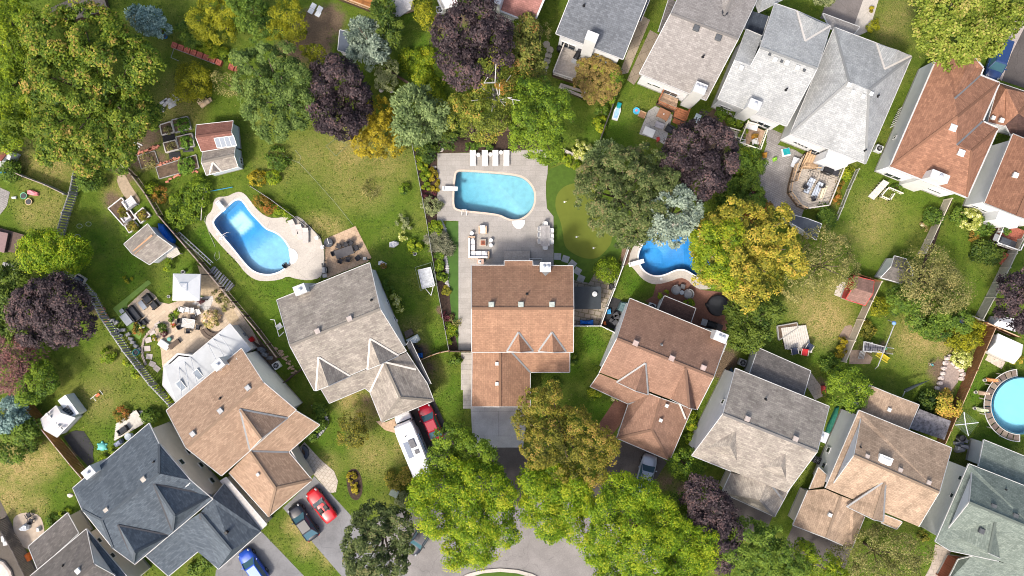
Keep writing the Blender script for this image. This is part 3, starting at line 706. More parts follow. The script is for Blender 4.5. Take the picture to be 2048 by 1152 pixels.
# ---- ground
GX0,GX1,GY0,GY1,ST=-78,78,-50,50,.5
def blob(arr,gx,gy,lst,kx=1.0):
 for x,y,r,a in lst:
  c=P(x,y,0);rr=r*HC/FPX
  d=np.hypot(gx-c.x,gy-c.y)/rr
  arr[:]=np.maximum(arr,a*np.clip(1.25-d,0,1))
DRY=[(270,270,40,.5),(240,385,40,.6),(300,245,40,.6),(355,205,60,.5),(700,300,70,.6),(770,325,60,.5),(740,380,50,.5),(640,450,30,.6),(665,455,30,.7),(600,130,30,.4),(820,660,30,.5),(830,690,30,.6),(850,750,45,.6),(1650,640,60,1),(1620,610,50,.8),(1660,600,50,.6),(1840,670,60,.9),(1900,690,50,.9),(1870,640,50,.5),(40,930,60,1),(90,920,40,.9),(20,1000,50,.9),(70,1010,30,.7),(1750,420,50,.5),(1740,470,50,.4),(720,830,40,.7),(700,800,35,.8),(655,930,30,.6),(640,1060,25,.9),(590,1050,25,.9),(610,1095,25,.8),(660,1110,30,.7),(110,330,50,.7),(60,320,50,.5),(100,420,50,.5),(60,430,30,.5),(200,800,50,.5),(220,720,40,.4),(1870,580,60,.6),(1960,1100,40,.5),(745,910,50,.6),(800,900,40,.5),(880,370,40,.4),(1780,60,40,.5),(1800,30,40,.5),(560,330,50,.35),(620,310,60,.4),(690,360,60,.4)]
LUSH=[(830,90,50,.9),(840,150,40,.9),(820,30,30,.8),(560,580,50,.7),(820,610,40,.6),(860,690,40,.8),(1130,730,50,.9),(1180,690,40,.9),(1270,570,40,.9),(1240,250,60,.7),(1170,260,50,.6),(900,790,40,.8),(1190,830,60,.8),(250,450,60,.8),(200,500,60,.9),(250,540,60,.9),(400,480,50,.8),(370,550,40,.8),(640,870,60,.5),(800,860,40,.4),(220,880,50,.6),(1690,450,40,.4),(1850,600,40,.5),(1650,690,40,.6),(1940,780,50,.8),(1990,860,50,.8),(560,660,40,.7),(540,720,50,.8),(1980,450,60,.5),(1930,560,40,.5),(1870,1110,30,.8),(1700,500,40,.5),(780,430,60,.4),(800,500,60,.5)]
SOIL=[(630,60,55,1),(600,90,40,1),(660,40,45,.8),(640,95,35,.8),(560,100,30,.5),(230,335,14,.8),(250,350,25,.8),(225,400,28,.7),(300,265,45,.7),(285,310,40,.9),(320,320,40,.6),(210,440,20,.4),(840,705,28,.8),(855,735,30,.6),(760,815,32,.6),(735,800,22,.6),(1340,300,30,.3),(1765,700,30,.6),(1730,705,30,.6),(1880,740,35,.8),(1890,770,30,.8),(1455,720,30,.9),(1440,740,26,.9),(880,620,12,.9),(1010,262,40,.9),(905,285,32,.9),(955,272,40,.9),(930,30,40,.6),(880,50,25,.7),(1330,960,35,.6),(1370,985,40,.7),(1260,1060,80,.5),(470,950,20,.8),(500,995,20,.8),(530,1030,18,.8),(150,900,25,.7),(1640,775,25,.8),(1060,60,40,.5),(1320,285,25,.4),(1430,290,40,.7),(1500,430,50,.5),(1650,410,40,.4),(270,40,40,.45),(290,80,40,.35),(190,620,30,.5),(30,540,50,.3),(1740,30,20,.6),(820,690,18,.5)]
nx=int((GX1-GX0)/ST)+1;ny=int((GY1-GY0)/ST)+1
gx,gy=np.meshgrid(np.linspace(GX0,GX1,nx),np.linspace(GY0,GY1,ny))
dry=np.zeros_like(gx);lush=np.zeros_like(gx);soil=np.zeros_like(gx)
blob(dry,gx,gy,DRY);blob(lush,gx,gy,LUSH);blob(soil,gx,gy,SOIL)
vs=np.stack([gx,gy,np.zeros_like(gx)],-1).reshape(-1,3)
cut=[]
for out in POOLS:cut.append([tuple(q)for q in inset(out,-.3)])
fs=[]
for j in range(ny-1):
 for i in range(nx-1):
  x,y=GX0+i*ST,GY0+j*ST;bad=False
  for c in cut:
   if abs(x-c[0][0])<16 and abs(y-c[0][1])<16 and any(inside((x+a,y+b),c)for a in(0,ST)for b in(0,ST)):bad=True;break
  if not bad:fs.append((j*nx+i,j*nx+i+1,(j+1)*nx+i+1,(j+1)*nx+i))
me=bpy.data.meshes.new('ground');me.from_pydata(vs.tolist(),[],fs)
at=me.attributes.new('cover','FLOAT_COLOR','POINT')
at.data.foreach_set('color',np.stack([dry,lush,soil,np.ones_like(dry)],-1).reshape(-1).astype('f'))
m,nt,n,b=newmat('lawn grass and soil')
geo=N(nt,'NewGeometry');pos=geo.outputs['Position'];at=N(nt,'Attribute');at.attribute_name='cover'
sp=N(nt,'SeparateColor');nt.links.new(at.outputs['Color'],sp.inputs[0])
n1=noise(nt,pos,.22,6,.65);n2=noise(nt,pos,1.3,5,.7);n3=noise(nt,pos,6.5,4,.7)
g=mixc(nt,mrange(nt,n1,.35,.65,0,1),(.082,.132,.014),(.135,.165,.026))
g=mixc(nt,mrange(nt,n2,.35,.7,0,.8),g,(.056,.098,.010))
lu=math_(nt,'MULTIPLY',sp.outputs[1],mrange(nt,n2,.3,.7,.5,1.1));g=mixc(nt,lu,g,(.060,.132,.010))
dr=math_(nt,'MULTIPLY',math_(nt,'ADD',sp.outputs[0],mrange(nt,n1,.5,.75,0,.22)),mrange(nt,math_(nt,'ADD',n2,n3),.68,1.16,0,1.15));dr=math_(nt,'MINIMUM',dr,1.0)
g=mixc(nt,dr,g,(.33,.25,.10))
sv=mrange(nt,math_(nt,'ADD',math_(nt,'MULTIPLY',sp.outputs[2],1.5),math_(nt,'SUBTRACT',n2,.5)),.45,.95,0,1)
g=mixc(nt,sv,g,mixc(nt,n3,(.085,.058,.036),(.20,.145,.095)))
g=mixc(nt,1.0,g,mrange(nt,noise(nt,pos,14,3,.7),.3,.7,.66,1.34),'MULTIPLY')
g=mixc(nt,1.0,g,mrange(nt,n3,.28,.72,.74,1.28),'MULTIPLY')
nt.links.new(g,b.inputs['Base Color']);b.inputs['Roughness'].default_value=.95;b.inputs['Specular IOR Level'].default_value=.1
bump(nt,b,n3,.9,.12)
me.materials.append(m);go=bpy.data.objects.new('ground',me);COL.objects.link(go);go['kind']='structure'
far=MB();
for x0,x1,y0,y1 in((-320,GX0,-320,320),(GX1,320,-320,320),(GX0,GX1,-320,GY0),(GX0,GX1,GY1,320)):far.add([(x0,y0,0),(x1,y0,0),(x1,y1,0),(x0,y1,0)],[(0,1,2,3)])
far.build('ground',m,kind='structure')
# ---- roads, drives, patios, paths
ASPH=asphalt('worn asphalt',(.215,.20,.19),.2);ASPHD=asphalt('dark asphalt',(.085,.075,.07),.2);ASPHM=asphalt('grey drive asphalt',(.18,.178,.18),.22)
STONE=paver('large grey stone slabs',(.335,.31,.285),(.295,.275,.25),1.1,.6,0,.012,(.25,.23,.21),.1)
TANP=paver('tan pavers',(.47,.34,.23),(.40,.28,.185),.5,.5,rad(20),.02,(.30,.21,.14))
BEIGEP=paver('beige flagstones',(.50,.40,.29),(.42,.33,.24),.5,.38,rad(-38),.025,(.36,.29,.21))
GRIDP=paver('cream square pavers',(.47,.41,.34),(.42,.365,.30),.42,.42,rad(-52),.03,(.29,.25,.2))
BRKP=paver('red brick pavers',(.24,.115,.08),(.19,.092,.065),.22,.11,rad(-22),.012,(.15,.08,.06),.2)
GREYP=paver('weathered grey pavers',(.30,.28,.265),(.24,.225,.21),.32,.2,rad(-25),.02,(.18,.165,.155),.2)
FLAG=paver('mixed flagstones',(.33,.28,.225),(.25,.215,.18),.75,.55,rad(12),.05,(.16,.14,.09),.2)
MULCH=M('dark mulch',(.05,.032,.024),.95,.4,5,bmp=.8,fine=18)
SOILM=M('garden soil',(.11,.075,.05),.95,.35,3,bmp=.8,fine=14)
GRAV=M('tan gravel',(.40,.31,.20),.95,.25,4,bmp=.7,fine=22)
TURF=M('bright artificial turf',(.05,.108,.018),.9,.12,1.5,bmp=.4,fine=30);TURFL=M('light artificial turf',(.14,.23,.045),.9,.1,1.5,bmp=.4,fine=30)
PUTT=M('putting green turf',(.112,.135,.017),.9,.07,1);FRNG=M('fringe turf',(.058,.105,.012),.95,.15,2,bmp=.5,fine=30)
slab('road',[(690,1170),(700,1085),(760,1030),(830,1010),(920,992),(1000,985),(1090,992),(1180,1012),(1250,1050),(1310,1100),(1330,1170)],ASPH,.012,sm=2,depth=.03)
isl=[(880,1190),(905,1164),(935,1147),(965,1139),(1000,1136),(1035,1139),(1065,1147),(1095,1164),(1120,1190)]
slab('kerb',isl,CONC,.13);slab('traffic_island',[(1000+(x-1000)*.965,1150+(y-1143))for x,y in isl],FRNG,.145)
slab('driveway',[(941,808),(1058,808),(1046,895),(946,895)],paver('concrete driveway',(.40,.395,.385),(.37,.365,.355),3.2,2.9,0,.018,(.22,.215,.21),.2),.02)
slab('driveway',[(955,895),(1052,895),(1065,1010),(950,1010)],ASPHD,.016);slab('driveway',[(1228,872),(1339,918),(1320,945),(1300,985),(1250,1040),(1175,1020),(1190,960),(1215,915)],ASPHD,.016,sm=1)
slab('driveway',[(566,1016),(624,960),(628,952),(660,985),(712,1042),(770,1100),(820,1160),(690,1160)],ASPHM,.016)
slab('driveway',[(432,1140),(524,1064),(616,1160),(430,1160)],ASPHM,.016)
slab('driveway',[(800,828),(868,798),(905,880),(960,1010),(880,1020),(845,930)],ASPHD,.016)
slab('driveway',[(1440,985),(1545,1033),(1520,1090),(1420,1060)],ASPHD,.016);slab('driveway',[(1586,1050),(1703,1098),(1685,1150),(1560,1110)],ASPHD,.016)
slab('driveway',[(1655,0),(1726,0),(1706,60),(1640,36)],asphalt('grey top drive',(.17,.15,.14)),.016);slab('pavement',[(1726,0),(1757,0),(1738,62),(1716,72),(1703,66)],CONC,.03)
slab('driveway',[(2022,108),(2060,30),(2100,60),(2060,180),(2000,160)],ASPHD,.016);slab('pavement',[(1992,150),(2002,92),(2048,10),(2060,32),(2022,108),(2003,162)],asphalt('pinkish pavement',(.36,.31,.28),.1),.03)
PATIO=[(875,307),(1000,304),(1085,298),(1096,320),(1095,347),(1092,365),(1092,392),(1094,417),(1107,433),(1107,531),(1062,533),(945,538),(945,703),(917,703),(917,442),(874,441)]
slab('patio',PATIO,STONE,.055,holes=[POOLS[1]])
slab('side_path',[(922,705),(945,705),(945,813),(950,817),(926,817),(926,780),(922,780)],paver('pale step slabs',(.42,.39,.34),(.36,.335,.3),.9,.6),.06)
slab('lawn_strip',[(893,443),(917,443),(917,700),(906,650),(900,600),(897,545),(890,500),(888,470)],TURF,.025)
slab('planting_bed',[(825,290),(874,305),(874,441),(886,444),(892,500),(899,560),(905,640),(917,690),(917,705),(898,703),(872,560),(852,440)],MULCH,.02)
slab('planting_bed',[(874,306),(876,285),(900,262),(1060,262),(1080,297),(1000,303)],MULCH,.018)
slab('fringe_lawn',[(1095,347),(1100,338),(1125,328),(1160,345),(1230,420),(1250,490),(1235,520),(1200,540),(1180,580),(1150,580),(1107,520),(1107,433),(1094,417),(1092,390)],FRNG,.018)
slab('putting_green',[(1170,360),(1145,367),(1127,373),(1112,390),(1110,417),(1121,442),(1126,467),(1128,490),(1140,504),(1167,517),(1193,518),(1210,504),(1226,482),(1220,440),(1195,390)],PUTT,.03,sm=2)
slab('side_patio',[(1147,560),(1178,566),(1196,535),(1238,540),(1203,651),(1147,651)],FLAG,.03)
for i,(x,y,a)in enumerate(((1115,513,4),(1131,518,18),(1145,528,38),(1155,542,32),(1162,557,24))):
 c=P(x,y,0);s=MB().box((c.x,c.y,-.02),(.82,.78,.07),rad(-a)).build('stepping_stone',M('grey stepping stone',(.30,.30,.29),.85,.12),None,off=(c.x,c.y,0))
 tag(s,('first','second','third','fourth','fifth')[i]+' square grey stepping stone from the dining table beside putting green','stepping stone','stepping stones round the house corner')
D1=[(480,383),(490,388),(500,400),(513,418),(530,432),(547,437),(583,432),(600,433),(622,455),(640,477),(648,497),(650,540),(640,556),(617,561),(593,558),(575,552),(560,560),(525,563),(507,558),(490,545),(473,522),(450,500),(418,463),(411,447),(413,432),(425,421),(427,402),(435,394),(455,393),(468,386)]
slab('pool_deck',D1,CONC,.055,holes=[POOLS[0]],sm=1)
slab('patio',[(650,478),(711,452),(743,515),(735,524),(655,556),(650,545)],TANP,.04)
slab('patio',[(293,577),(310,590),(320,604),(338,608),(356,602),(385,602),(412,600),(440,560),(455,590),(505,660),(520,690),(460,652),(385,712),(352,708),(325,735),(322,700),(310,665),(282,645),(255,612)],BEIGEP,.035)
slab('gravel_bed',[(395,530),(420,545),(450,590),(480,640),(462,650),(430,600),(400,590),(400,545)],GRAV,.045)
slab('turf_path',[(226,617),(296,560),(303,566),(256,605),(250,625),(285,665),(280,680),(268,672)],TURFL,.04)
slab('side_path',[(462,652),(505,662),(560,725),(550,740),(500,690)],SOILM,.015)
slab('terrace',[(384,608),(400,594),(426,592),(427,600),(421,615),(412,624),(398,612)],paver('light square slabs',(.46,.44,.41),(.43,.41,.38),.85,.85,rad(2),.03),.07)
slab('paver_walk',[(590,905),(609,884),(640,918),(668,942),(676,962),(672,984),(660,986),(627,948)],GRIDP,.04)
slab('front_walk',[(752,843),(764,840),(770,845),(798,833),(800,852),(790,866),(770,860)],TANP,.04)
slab('planting_bed',[(692,950),(700,938),(714,937),(724,955),(726,985),(716,1002),(703,998),(695,980)],MULCH,.025,sm=2)
slab('terrace',[(1312,569),(1340,563),(1360,555),(1374,559),(1386,572),(1404,580),(1440,584),(1468,600),(1464,640),(1454,676),(1330,625),(1290,602),(1306,592)],BRKP,.035)
D3=[(1262,500),(1256,527),(1268,538),(1283,557),(1300,567),(1315,569),(1340,563),(1360,555),(1374,559),(1386,572),(1404,581),(1440,572),(1448,540),(1436,500),(1412,468),(1385,447),(1345,441),(1310,448),(1280,468)]
slab('pool_deck',D3,CONC,.055,holes=[POOLS[2]],sm=1)
slab('planting_bed',[(1241,520),(1244,498),(1258,486),(1262,500),(1256,527),(1250,532)],paver('brown pavers',(.23,.15,.10),(.19,.12,.085),.2,.1),.03)
slab('side_yard',[(1216,606),(1226,594),(1243,600),(1230,660),(1203,650)],M('black ground sheet',(.03,.03,.032),.8),.02)
slab('front_walk',[(1230,800),(1256,806),(1240,850),(1225,868),(1212,880),(1196,850)],BRKP,.03)
slab('patio',[(1535,284),(1590,300),(1640,330),(1600,440),(1505,400),(1498,390)],GREYP,.03);slab('side_path',[(1536,255),(1570,270),(1550,296),(1532,285)],GREYP,.026)
slab('patio',[(1311,212),(1345,230),(1330,290),(1312,279),(1278,268),(1296,222)],paver('grey concrete patio',(.34,.33,.31),(.32,.31,.29),.6,.6,rad(-25)),.04)
slab('side_path',[(1282,30),(1300,40),(1256,146),(1238,150)],paver('buff path slabs',(.35,.29,.215),(.31,.255,.19),.9,1.0,rad(-24),.03),.03);slab('side_path',[(1300,60),(1318,70),(1282,150),(1268,170),(1254,160)],paver('brown path slabs',(.25,.205,.15),(.22,.18,.135),.9,1.0,rad(-24),.03),.03)
slab('bare_soil',[(1393,246),(1430,215),(1445,235),(1460,262),(1430,275),(1395,260)],SOILM,.02)
slab('front_path',[(1870,1088),(1902,1100),(1886,1160),(1846,1160),(1862,1130),(1866,1112)],paver('path slabs',(.36,.31,.26),(.33,.28,.235),.6,.6,rad(10)),.03)
slab('slab_path',[(1622,745),(1640,770),(1650,790),(1630,800),(1612,770)],paver('pale path slabs',(.38,.33,.28),(.35,.3,.25),.6,.6,rad(-20)),.03)
slab('shed_apron',[(1672,574),(1686,562),(1697,563),(1686,596),(1668,590)],CONC,.03);slab('garden_path',[(1678,672),(1690,652),(1702,650),(1708,660),(1698,690),(1682,690)],M('bark path',(.25,.185,.14),.95,.2,5,bmp=.5),.02)
slab('planting_bed',[(1822,605),(1856,515),(1862,510),(1898,405),(1905,402),(1850,512)],MULCH,.02)
slab('rock_bed',[(1886,745),(1893,720),(1905,725),(1922,738),(1915,765),(1898,785),(1870,790)],M('pinkish gravel',(.30,.235,.2),.95,.25,5,bmp=.8),.03)
slab('play_sand',[(1700,700),(1725,700),(1745,715),(1740,728),(1698,728)],M('play sand',(.27,.2,.15),.95),.02)
slab('round_patio',[(25,1040),(35,1028),(58,1024),(80,1030),(88,1050),(90,1075),(66,1095),(55,1100),(30,1080)],M('tan patio stone',(.38,.31,.24),.9,.15,2,bmp=.4),.03,sm=1)
slab('side_path',[(146,1040),(165,1022),(172,1040),(160,1060)],CONC,.03)
slab('paved_strip',[(0,1000),(30,1060),(75,1140),(62,1152),(0,1152)],asphalt('brown dark ground',(.10,.085,.07),.2),.014)
slab('garden_path',[(232,355),(248,345),(262,372),(285,405),(262,412),(240,380)],M('trodden soil',(.33,.26,.18),.95,.2,3),.012,sm=1)
slab('patio',[(0,375),(20,384),(14,412),(0,430)],GREYP,.03)
# ---- trees and shrubs
BARK=M('grey brown bark',(.12,.09,.065),.95,.3,4,bmp=.6);BIRCH=M('white birch bark',(.44,.42,.39),.8,.2,5)
KIND={'maple_gold':dict(s=.34,w=.22,cd=1.5,cr=.62,nl=26,sp=1.0,mat=foliage('golden green maple leaves',(.022,.055,.006),(.090,.148,.011),(.225,.265,.024),(.36,.25,.06))),'lime':dict(s=.28,w=.15,cd=2.1,cr=.55,nl=26,sp=1.0,mat=foliage('lime green leaves',(.035,.075,.006),(.14,.215,.010),(.27,.335,.014),(.36,.36,.02))),'lime_yellow':dict(s=.27,w=.15,cd=2.4,cr=.6,nl=28,sp=1.1,mat=foliage('yellow lime leaves',(.025,.07,.005),(.13,.23,.006),(.265,.345,.011),(.37,.39,.02))),'green':dict(s=.30,w=.18,cd=1.6,cr=.55,nl=26,sp=1.0,mat=foliage('mid green leaves',(.02,.05,.007),(.07,.13,.014),(.15,.22,.024))),'fresh':dict(s=.26,w=.16,cd=1.8,cr=.5,nl=26,sp=1.0,mat=foliage('fresh green leaves',(.025,.06,.007),(.095,.165,.012),(.20,.28,.018))),'yellowgreen':dict(s=.24,w=.12,cd=2.0,cr=.5,nl=26,sp=1.0,mat=foliage('yellow green sprays',(.045,.06,.004),(.17,.19,.008),(.31,.30,.014))),'yellow':dict(s=.30,w=.2,cd=1.6,cr=.55,nl=26,sp=1.0,mat=foliage('golden yellow leaves',(.07,.085,.010),(.23,.225,.022),(.46,.37,.045),(.52,.30,.06))),'golden':dict(s=.26,w=.16,cd=1.9,cr=.45,nl=26,sp=.9,mat=foliage('mustard leaves',(.07,.06,.006),(.25,.20,.012),(.42,.33,.02))),'olive':dict(s=.26,w=.14,cd=1.8,cr=.5,nl=26,sp=1.0,mat=foliage('olive gold leaves',(.04,.045,.008),(.14,.142,.016),(.275,.24,.028),(.33,.22,.05))),'purple':dict(s=.30,w=.2,cd=1.7,cr=.58,nl=28,sp=1.0,mat=foliage('dark purple leaves',(.009,.007,.009),(.032,.021,.025),(.088,.064,.066),(.14,.085,.08),trans=.2)),'greygreen':dict(s=.28,w=.18,cd=2.0,cr=.55,nl=30,sp=.85,mat=foliage('grey green leaves',(.022,.036,.010),(.072,.102,.026),(.150,.182,.058),(.20,.17,.07))),'bluegreen':dict(s=.28,w=.18,cd=1.3,cr=.68,nl=36,sp=.8,mat=foliage('blue green leaves',(.02,.042,.008),(.075,.125,.023),(.165,.23,.052))),'silver':dict(s=.30,w=.09,cd=2.2,cr=.45,nl=26,sp=1.1,needle=1,mat=foliage('silver blue needles',(.05,.075,.055),(.19,.245,.175),(.36,.42,.31))),'blue':dict(s=.30,w=.09,cd=2.2,cr=.45,nl=26,sp=1.1,needle=1,mat=foliage('steel blue needles',(.04,.08,.072),(.16,.255,.23),(.32,.44,.39))),'pine':dict(s=.34,w=.10,cd=1.8,cr=.55,nl=28,sp=1.15,needle=1,mat=foliage('pale pine needles',(.03,.05,.012),(.125,.18,.06),(.26,.33,.12))),'pineolive':dict(s=.34,w=.10,cd=1.7,cr=.5,nl=26,sp=1.15,needle=1,mat=foliage('olive pine needles',(.03,.04,.008),(.12,.14,.025),(.24,.25,.05),(.30,.17,.05))),'cedar':dict(s=.30,w=.10,cd=1.9,cr=.45,nl=24,sp=1.2,needle=1,mat=foliage('deep green needles',(.012,.03,.006),(.045,.085,.012),(.12,.165,.02))),'birchleaf':dict(s=.24,w=.16,cd=1.3,cr=.5,nl=24,sp=1.1,mat=foliage('birch leaves',(.035,.055,.008),(.14,.175,.020),(.26,.28,.035),(.38,.24,.05))),'lightconifer':dict(s=.32,w=.13,cd=1.7,cr=.65,nl=28,sp=1.2,needle=1,mat=foliage('light yellow green needles',(.045,.075,.008),(.16,.215,.022),(.30,.34,.052),(.38,.33,.09))),'loose':dict(s=.24,w=.13,cd=1.0,cr=.55,nl=18,sp=1.3,mat=foliage('thin olive leaves',(.05,.06,.015),(.16,.16,.04),(.30,.28,.10),(.36,.30,.10))),'twig':dict(s=.34,w=.06,cd=1.6,cr=.5,nl=16,sp=1.4,needle=1,mat=foliage('reddish twigs',(.05,.03,.03),(.17,.09,.085),(.28,.12,.10))),'palegreen':dict(s=.22,w=.14,cd=2.0,cr=.42,nl=26,sp=.9,mat=foliage('pale silvery leaves',(.06,.085,.03),(.19,.22,.085),(.31,.33,.15))),'cream':dict(s=.18,w=.14,cd=2.4,cr=.3,nl=26,sp=.9,mat=foliage('cream hydrangea flowers',(.06,.10,.012),(.28,.32,.04),(.62,.62,.20),(.80,.78,.45))),'pinkbloom':dict(s=.18,w=.14,cd=2.4,cr=.3,nl=24,sp=.9,mat=foliage('pink and cream flowers',(.09,.12,.02),(.45,.38,.12),(.80,.50,.36),(.85,.75,.5))),'rust':dict(s=.2,w=.13,cd=2.2,cr=.35,nl=24,sp=1,mat=foliage('rusty autumn leaves',(.05,.05,.008),(.20,.14,.02),(.38,.20,.03),(.40,.10,.03))),'brownivy':dict(s=.22,w=.15,cd=2.6,cr=.35,nl=26,sp=.8,mat=foliage('browning ivy leaves',(.09,.065,.018),(.24,.165,.05),(.34,.245,.07),(.26,.28,.03))),'burgundy':dict(s=.2,w=.12,cd=2.4,cr=.3,nl=22,sp=1,mat=foliage('burgundy leaves',(.025,.008,.01),(.09,.022,.028),(.15,.045,.05))),'veg':dict(s=.22,w=.15,cd=2.6,cr=.3,nl=22,sp=1,mat=foliage('vegetable leaves',(.02,.05,.006),(.07,.15,.012),(.16,.26,.03))),'grassy':dict(s=.5,w=.05,cd=2.4,cr=.35,nl=26,sp=1.4,needle=1,mat=foliage('grey ornamental grass',(.05,.06,.03),(.15,.16,.09),(.27,.26,.17))),}  # yellow lime is those trees' own leaf colour
def leaf_mesh(name,pos,nrm,dirs,size,wid,tint,mat,parent):
 """one small bent leaf (two triangles' worth of quad) per position"""
 n=len(pos);nrm=nrm/np.linalg.norm(nrm,axis=1,keepdims=True)
 d=dirs-nrm*np.sum(dirs*nrm,1,keepdims=True);d/=np.linalg.norm(d,axis=1,keepdims=True)+1e-6
 x=np.cross(d,nrm);L=size[:,None];W=wid[:,None]
 v=np.stack([pos-d*L*.5,pos+x*W*.5-nrm*L*.08,pos+d*L*.5-nrm*L*.14,pos-x*W*.5-nrm*L*.08],1).reshape(-1,3)
 me=bpy.data.meshes.new(name);me.vertices.add(4*n);me.vertices.foreach_set('co',v.astype('f').reshape(-1))
 me.loops.add(4*n);me.loops.foreach_set('vertex_index',np.arange(4*n,dtype='i'))
 me.polygons.add(n);me.polygons.foreach_set('loop_start',np.arange(0,4*n,4,dtype='i'))
 at=me.attributes.new('tint','FLOAT','POINT');at.data.foreach_set('value',np.repeat(tint,4).astype('f'))
 me.materials.append(mat);me.update(calc_edges=True)
 ob=bpy.data.objects.new(name,me);COL.objects.link(ob);ob.parent=parent;return ob
def crown_points(blobs,k,rng,dens=1.0,flat=.75,cone=0):
 """blobs: (x, y, ztop, radius) around the plant's foot -> leaf arrays"""
 C,O,R,T=[],[],[],[]
 for bi,(bx,by,zt,r)in enumerate(blobs):
  rz=min(r*flat,zt*.55)if not cone else zt*.9;zc=zt-rz
  n=max(5,int(2.2*math.pi*r*r*k['cd']*1.35*dens*(1 if r>1.2 else 1.4)))
  u=rng.uniform(-.25,1,n);a=rng.uniform(0,2*math.pi,n);q=np.sqrt(np.maximum(0,1-u*u))
  if cone:
   hgt=rng.uniform(0,1,n)**1.5;q=(1-hgt)*rng.uniform(.55,1.03,n);u=hgt
  rr=np.clip(1-np.abs(rng.normal(0,.20,n)),.35,1.12)+.10*np.sin(3*a+bi)*(.5 if not cone else 1)+.07*np.sin(7*a+2*bi)
  if cone:rr=1+.09*np.sin(5*a+bi)+.09*np.sin(9*a)
  d=np.stack([q*np.cos(a),q*np.sin(a),u],1)
  c=np.stack([bx+d[:,0]*r*rr,by+d[:,1]*r*rr,(zc+d[:,2]*rz*(rr if not cone else 1))if not cone else.3+u*(zt-.3)],1)
  keep=c[:,2]>.15
  for bj,(ox,oy,ozt,orr)in enumerate(blobs):
   if bj==bi or cone:continue
   orz=min(orr*flat,ozt*.55);dd=np.sqrt(((c[:,0]-ox)/orr)**2+((c[:,1]-oy)/orr)**2+((c[:,2]-(ozt-orz))/orz)**2);keep&=dd>.72
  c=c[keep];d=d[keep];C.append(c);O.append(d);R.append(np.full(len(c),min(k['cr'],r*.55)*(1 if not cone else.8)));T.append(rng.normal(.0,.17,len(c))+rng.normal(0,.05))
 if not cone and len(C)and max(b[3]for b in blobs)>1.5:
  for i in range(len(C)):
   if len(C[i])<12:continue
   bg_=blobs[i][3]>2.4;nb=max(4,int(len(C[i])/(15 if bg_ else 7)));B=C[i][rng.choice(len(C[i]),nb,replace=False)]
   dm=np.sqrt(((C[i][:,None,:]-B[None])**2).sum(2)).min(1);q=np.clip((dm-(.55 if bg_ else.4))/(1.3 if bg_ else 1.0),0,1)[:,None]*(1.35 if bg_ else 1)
   C[i]=C[i]-O[i]*q*.35-np.array([0,0,1.25])*q;T[i]=T[i]+.10-.16*q[:,0]  # shade between boughs put into leaf colour: recessed clumps darker, outer ones lighter
 C=np.concatenate(C);O=np.concatenate(O);R=np.concatenate(R)*rng.uniform(.7,1.35,len(C));T=np.concatenate(T)
 m=int(k['nl']*1.7);n=len(C)*m
 c=np.repeat(C,m,0);o=np.repeat(O,m,0);r=np.repeat(R,m);t=np.repeat(T,m)
 v=rng.normal(0,1,(n,3));v/=np.linalg.norm(v,axis=1,keepdims=True)
 rad_=rng.uniform(0,1,n)**.4
 out=o+np.array([0,0,.35]);out/=np.linalg.norm(out,axis=1,keepdims=True)
 v=np.where((np.sum(v*out,1)<-.2)[:,None],-v,v)
 p=c+v*(rad_*r*k['sp'])[:,None]*np.array([1,1,.75])
 p[:,2]=np.maximum(p[:,2],.05)
 nd=k.get('needle')
 if nd:
  dirs=v*.8+o*np.array([1,1,.3])+rng.normal(0,.25,(n,3));nr=np.array([0,0,1.0])+rng.normal(0,.55,(n,3))+v*.3
 else:
  dirs=rng.normal(0,1,(n,3))+v*.6;nr=v*.6+out*.4+np.array([0,0,.65])+rng.normal(0,.36,(n,3))
 big=.84 if not nd else.95
 sz=k['s']*big*rng.uniform(.65,1.35,n);wd=k['w']*(big if not nd else 1.7)*rng.uniform(.7,1.3,n)
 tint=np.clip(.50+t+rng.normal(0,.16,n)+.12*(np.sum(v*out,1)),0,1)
 return p,nr,dirs,sz,wd,tint
def trunk_mesh(mb,z,r,base=(0,0)):
 mb.tube([(base[0],base[1],-.1),(base[0]*.9,base[1]*.9,z*.25),(base[0]*.5,base[1]*.5,z*.6),(0,0,z)],[r*1.35,r,r*.85,r*.6],8)
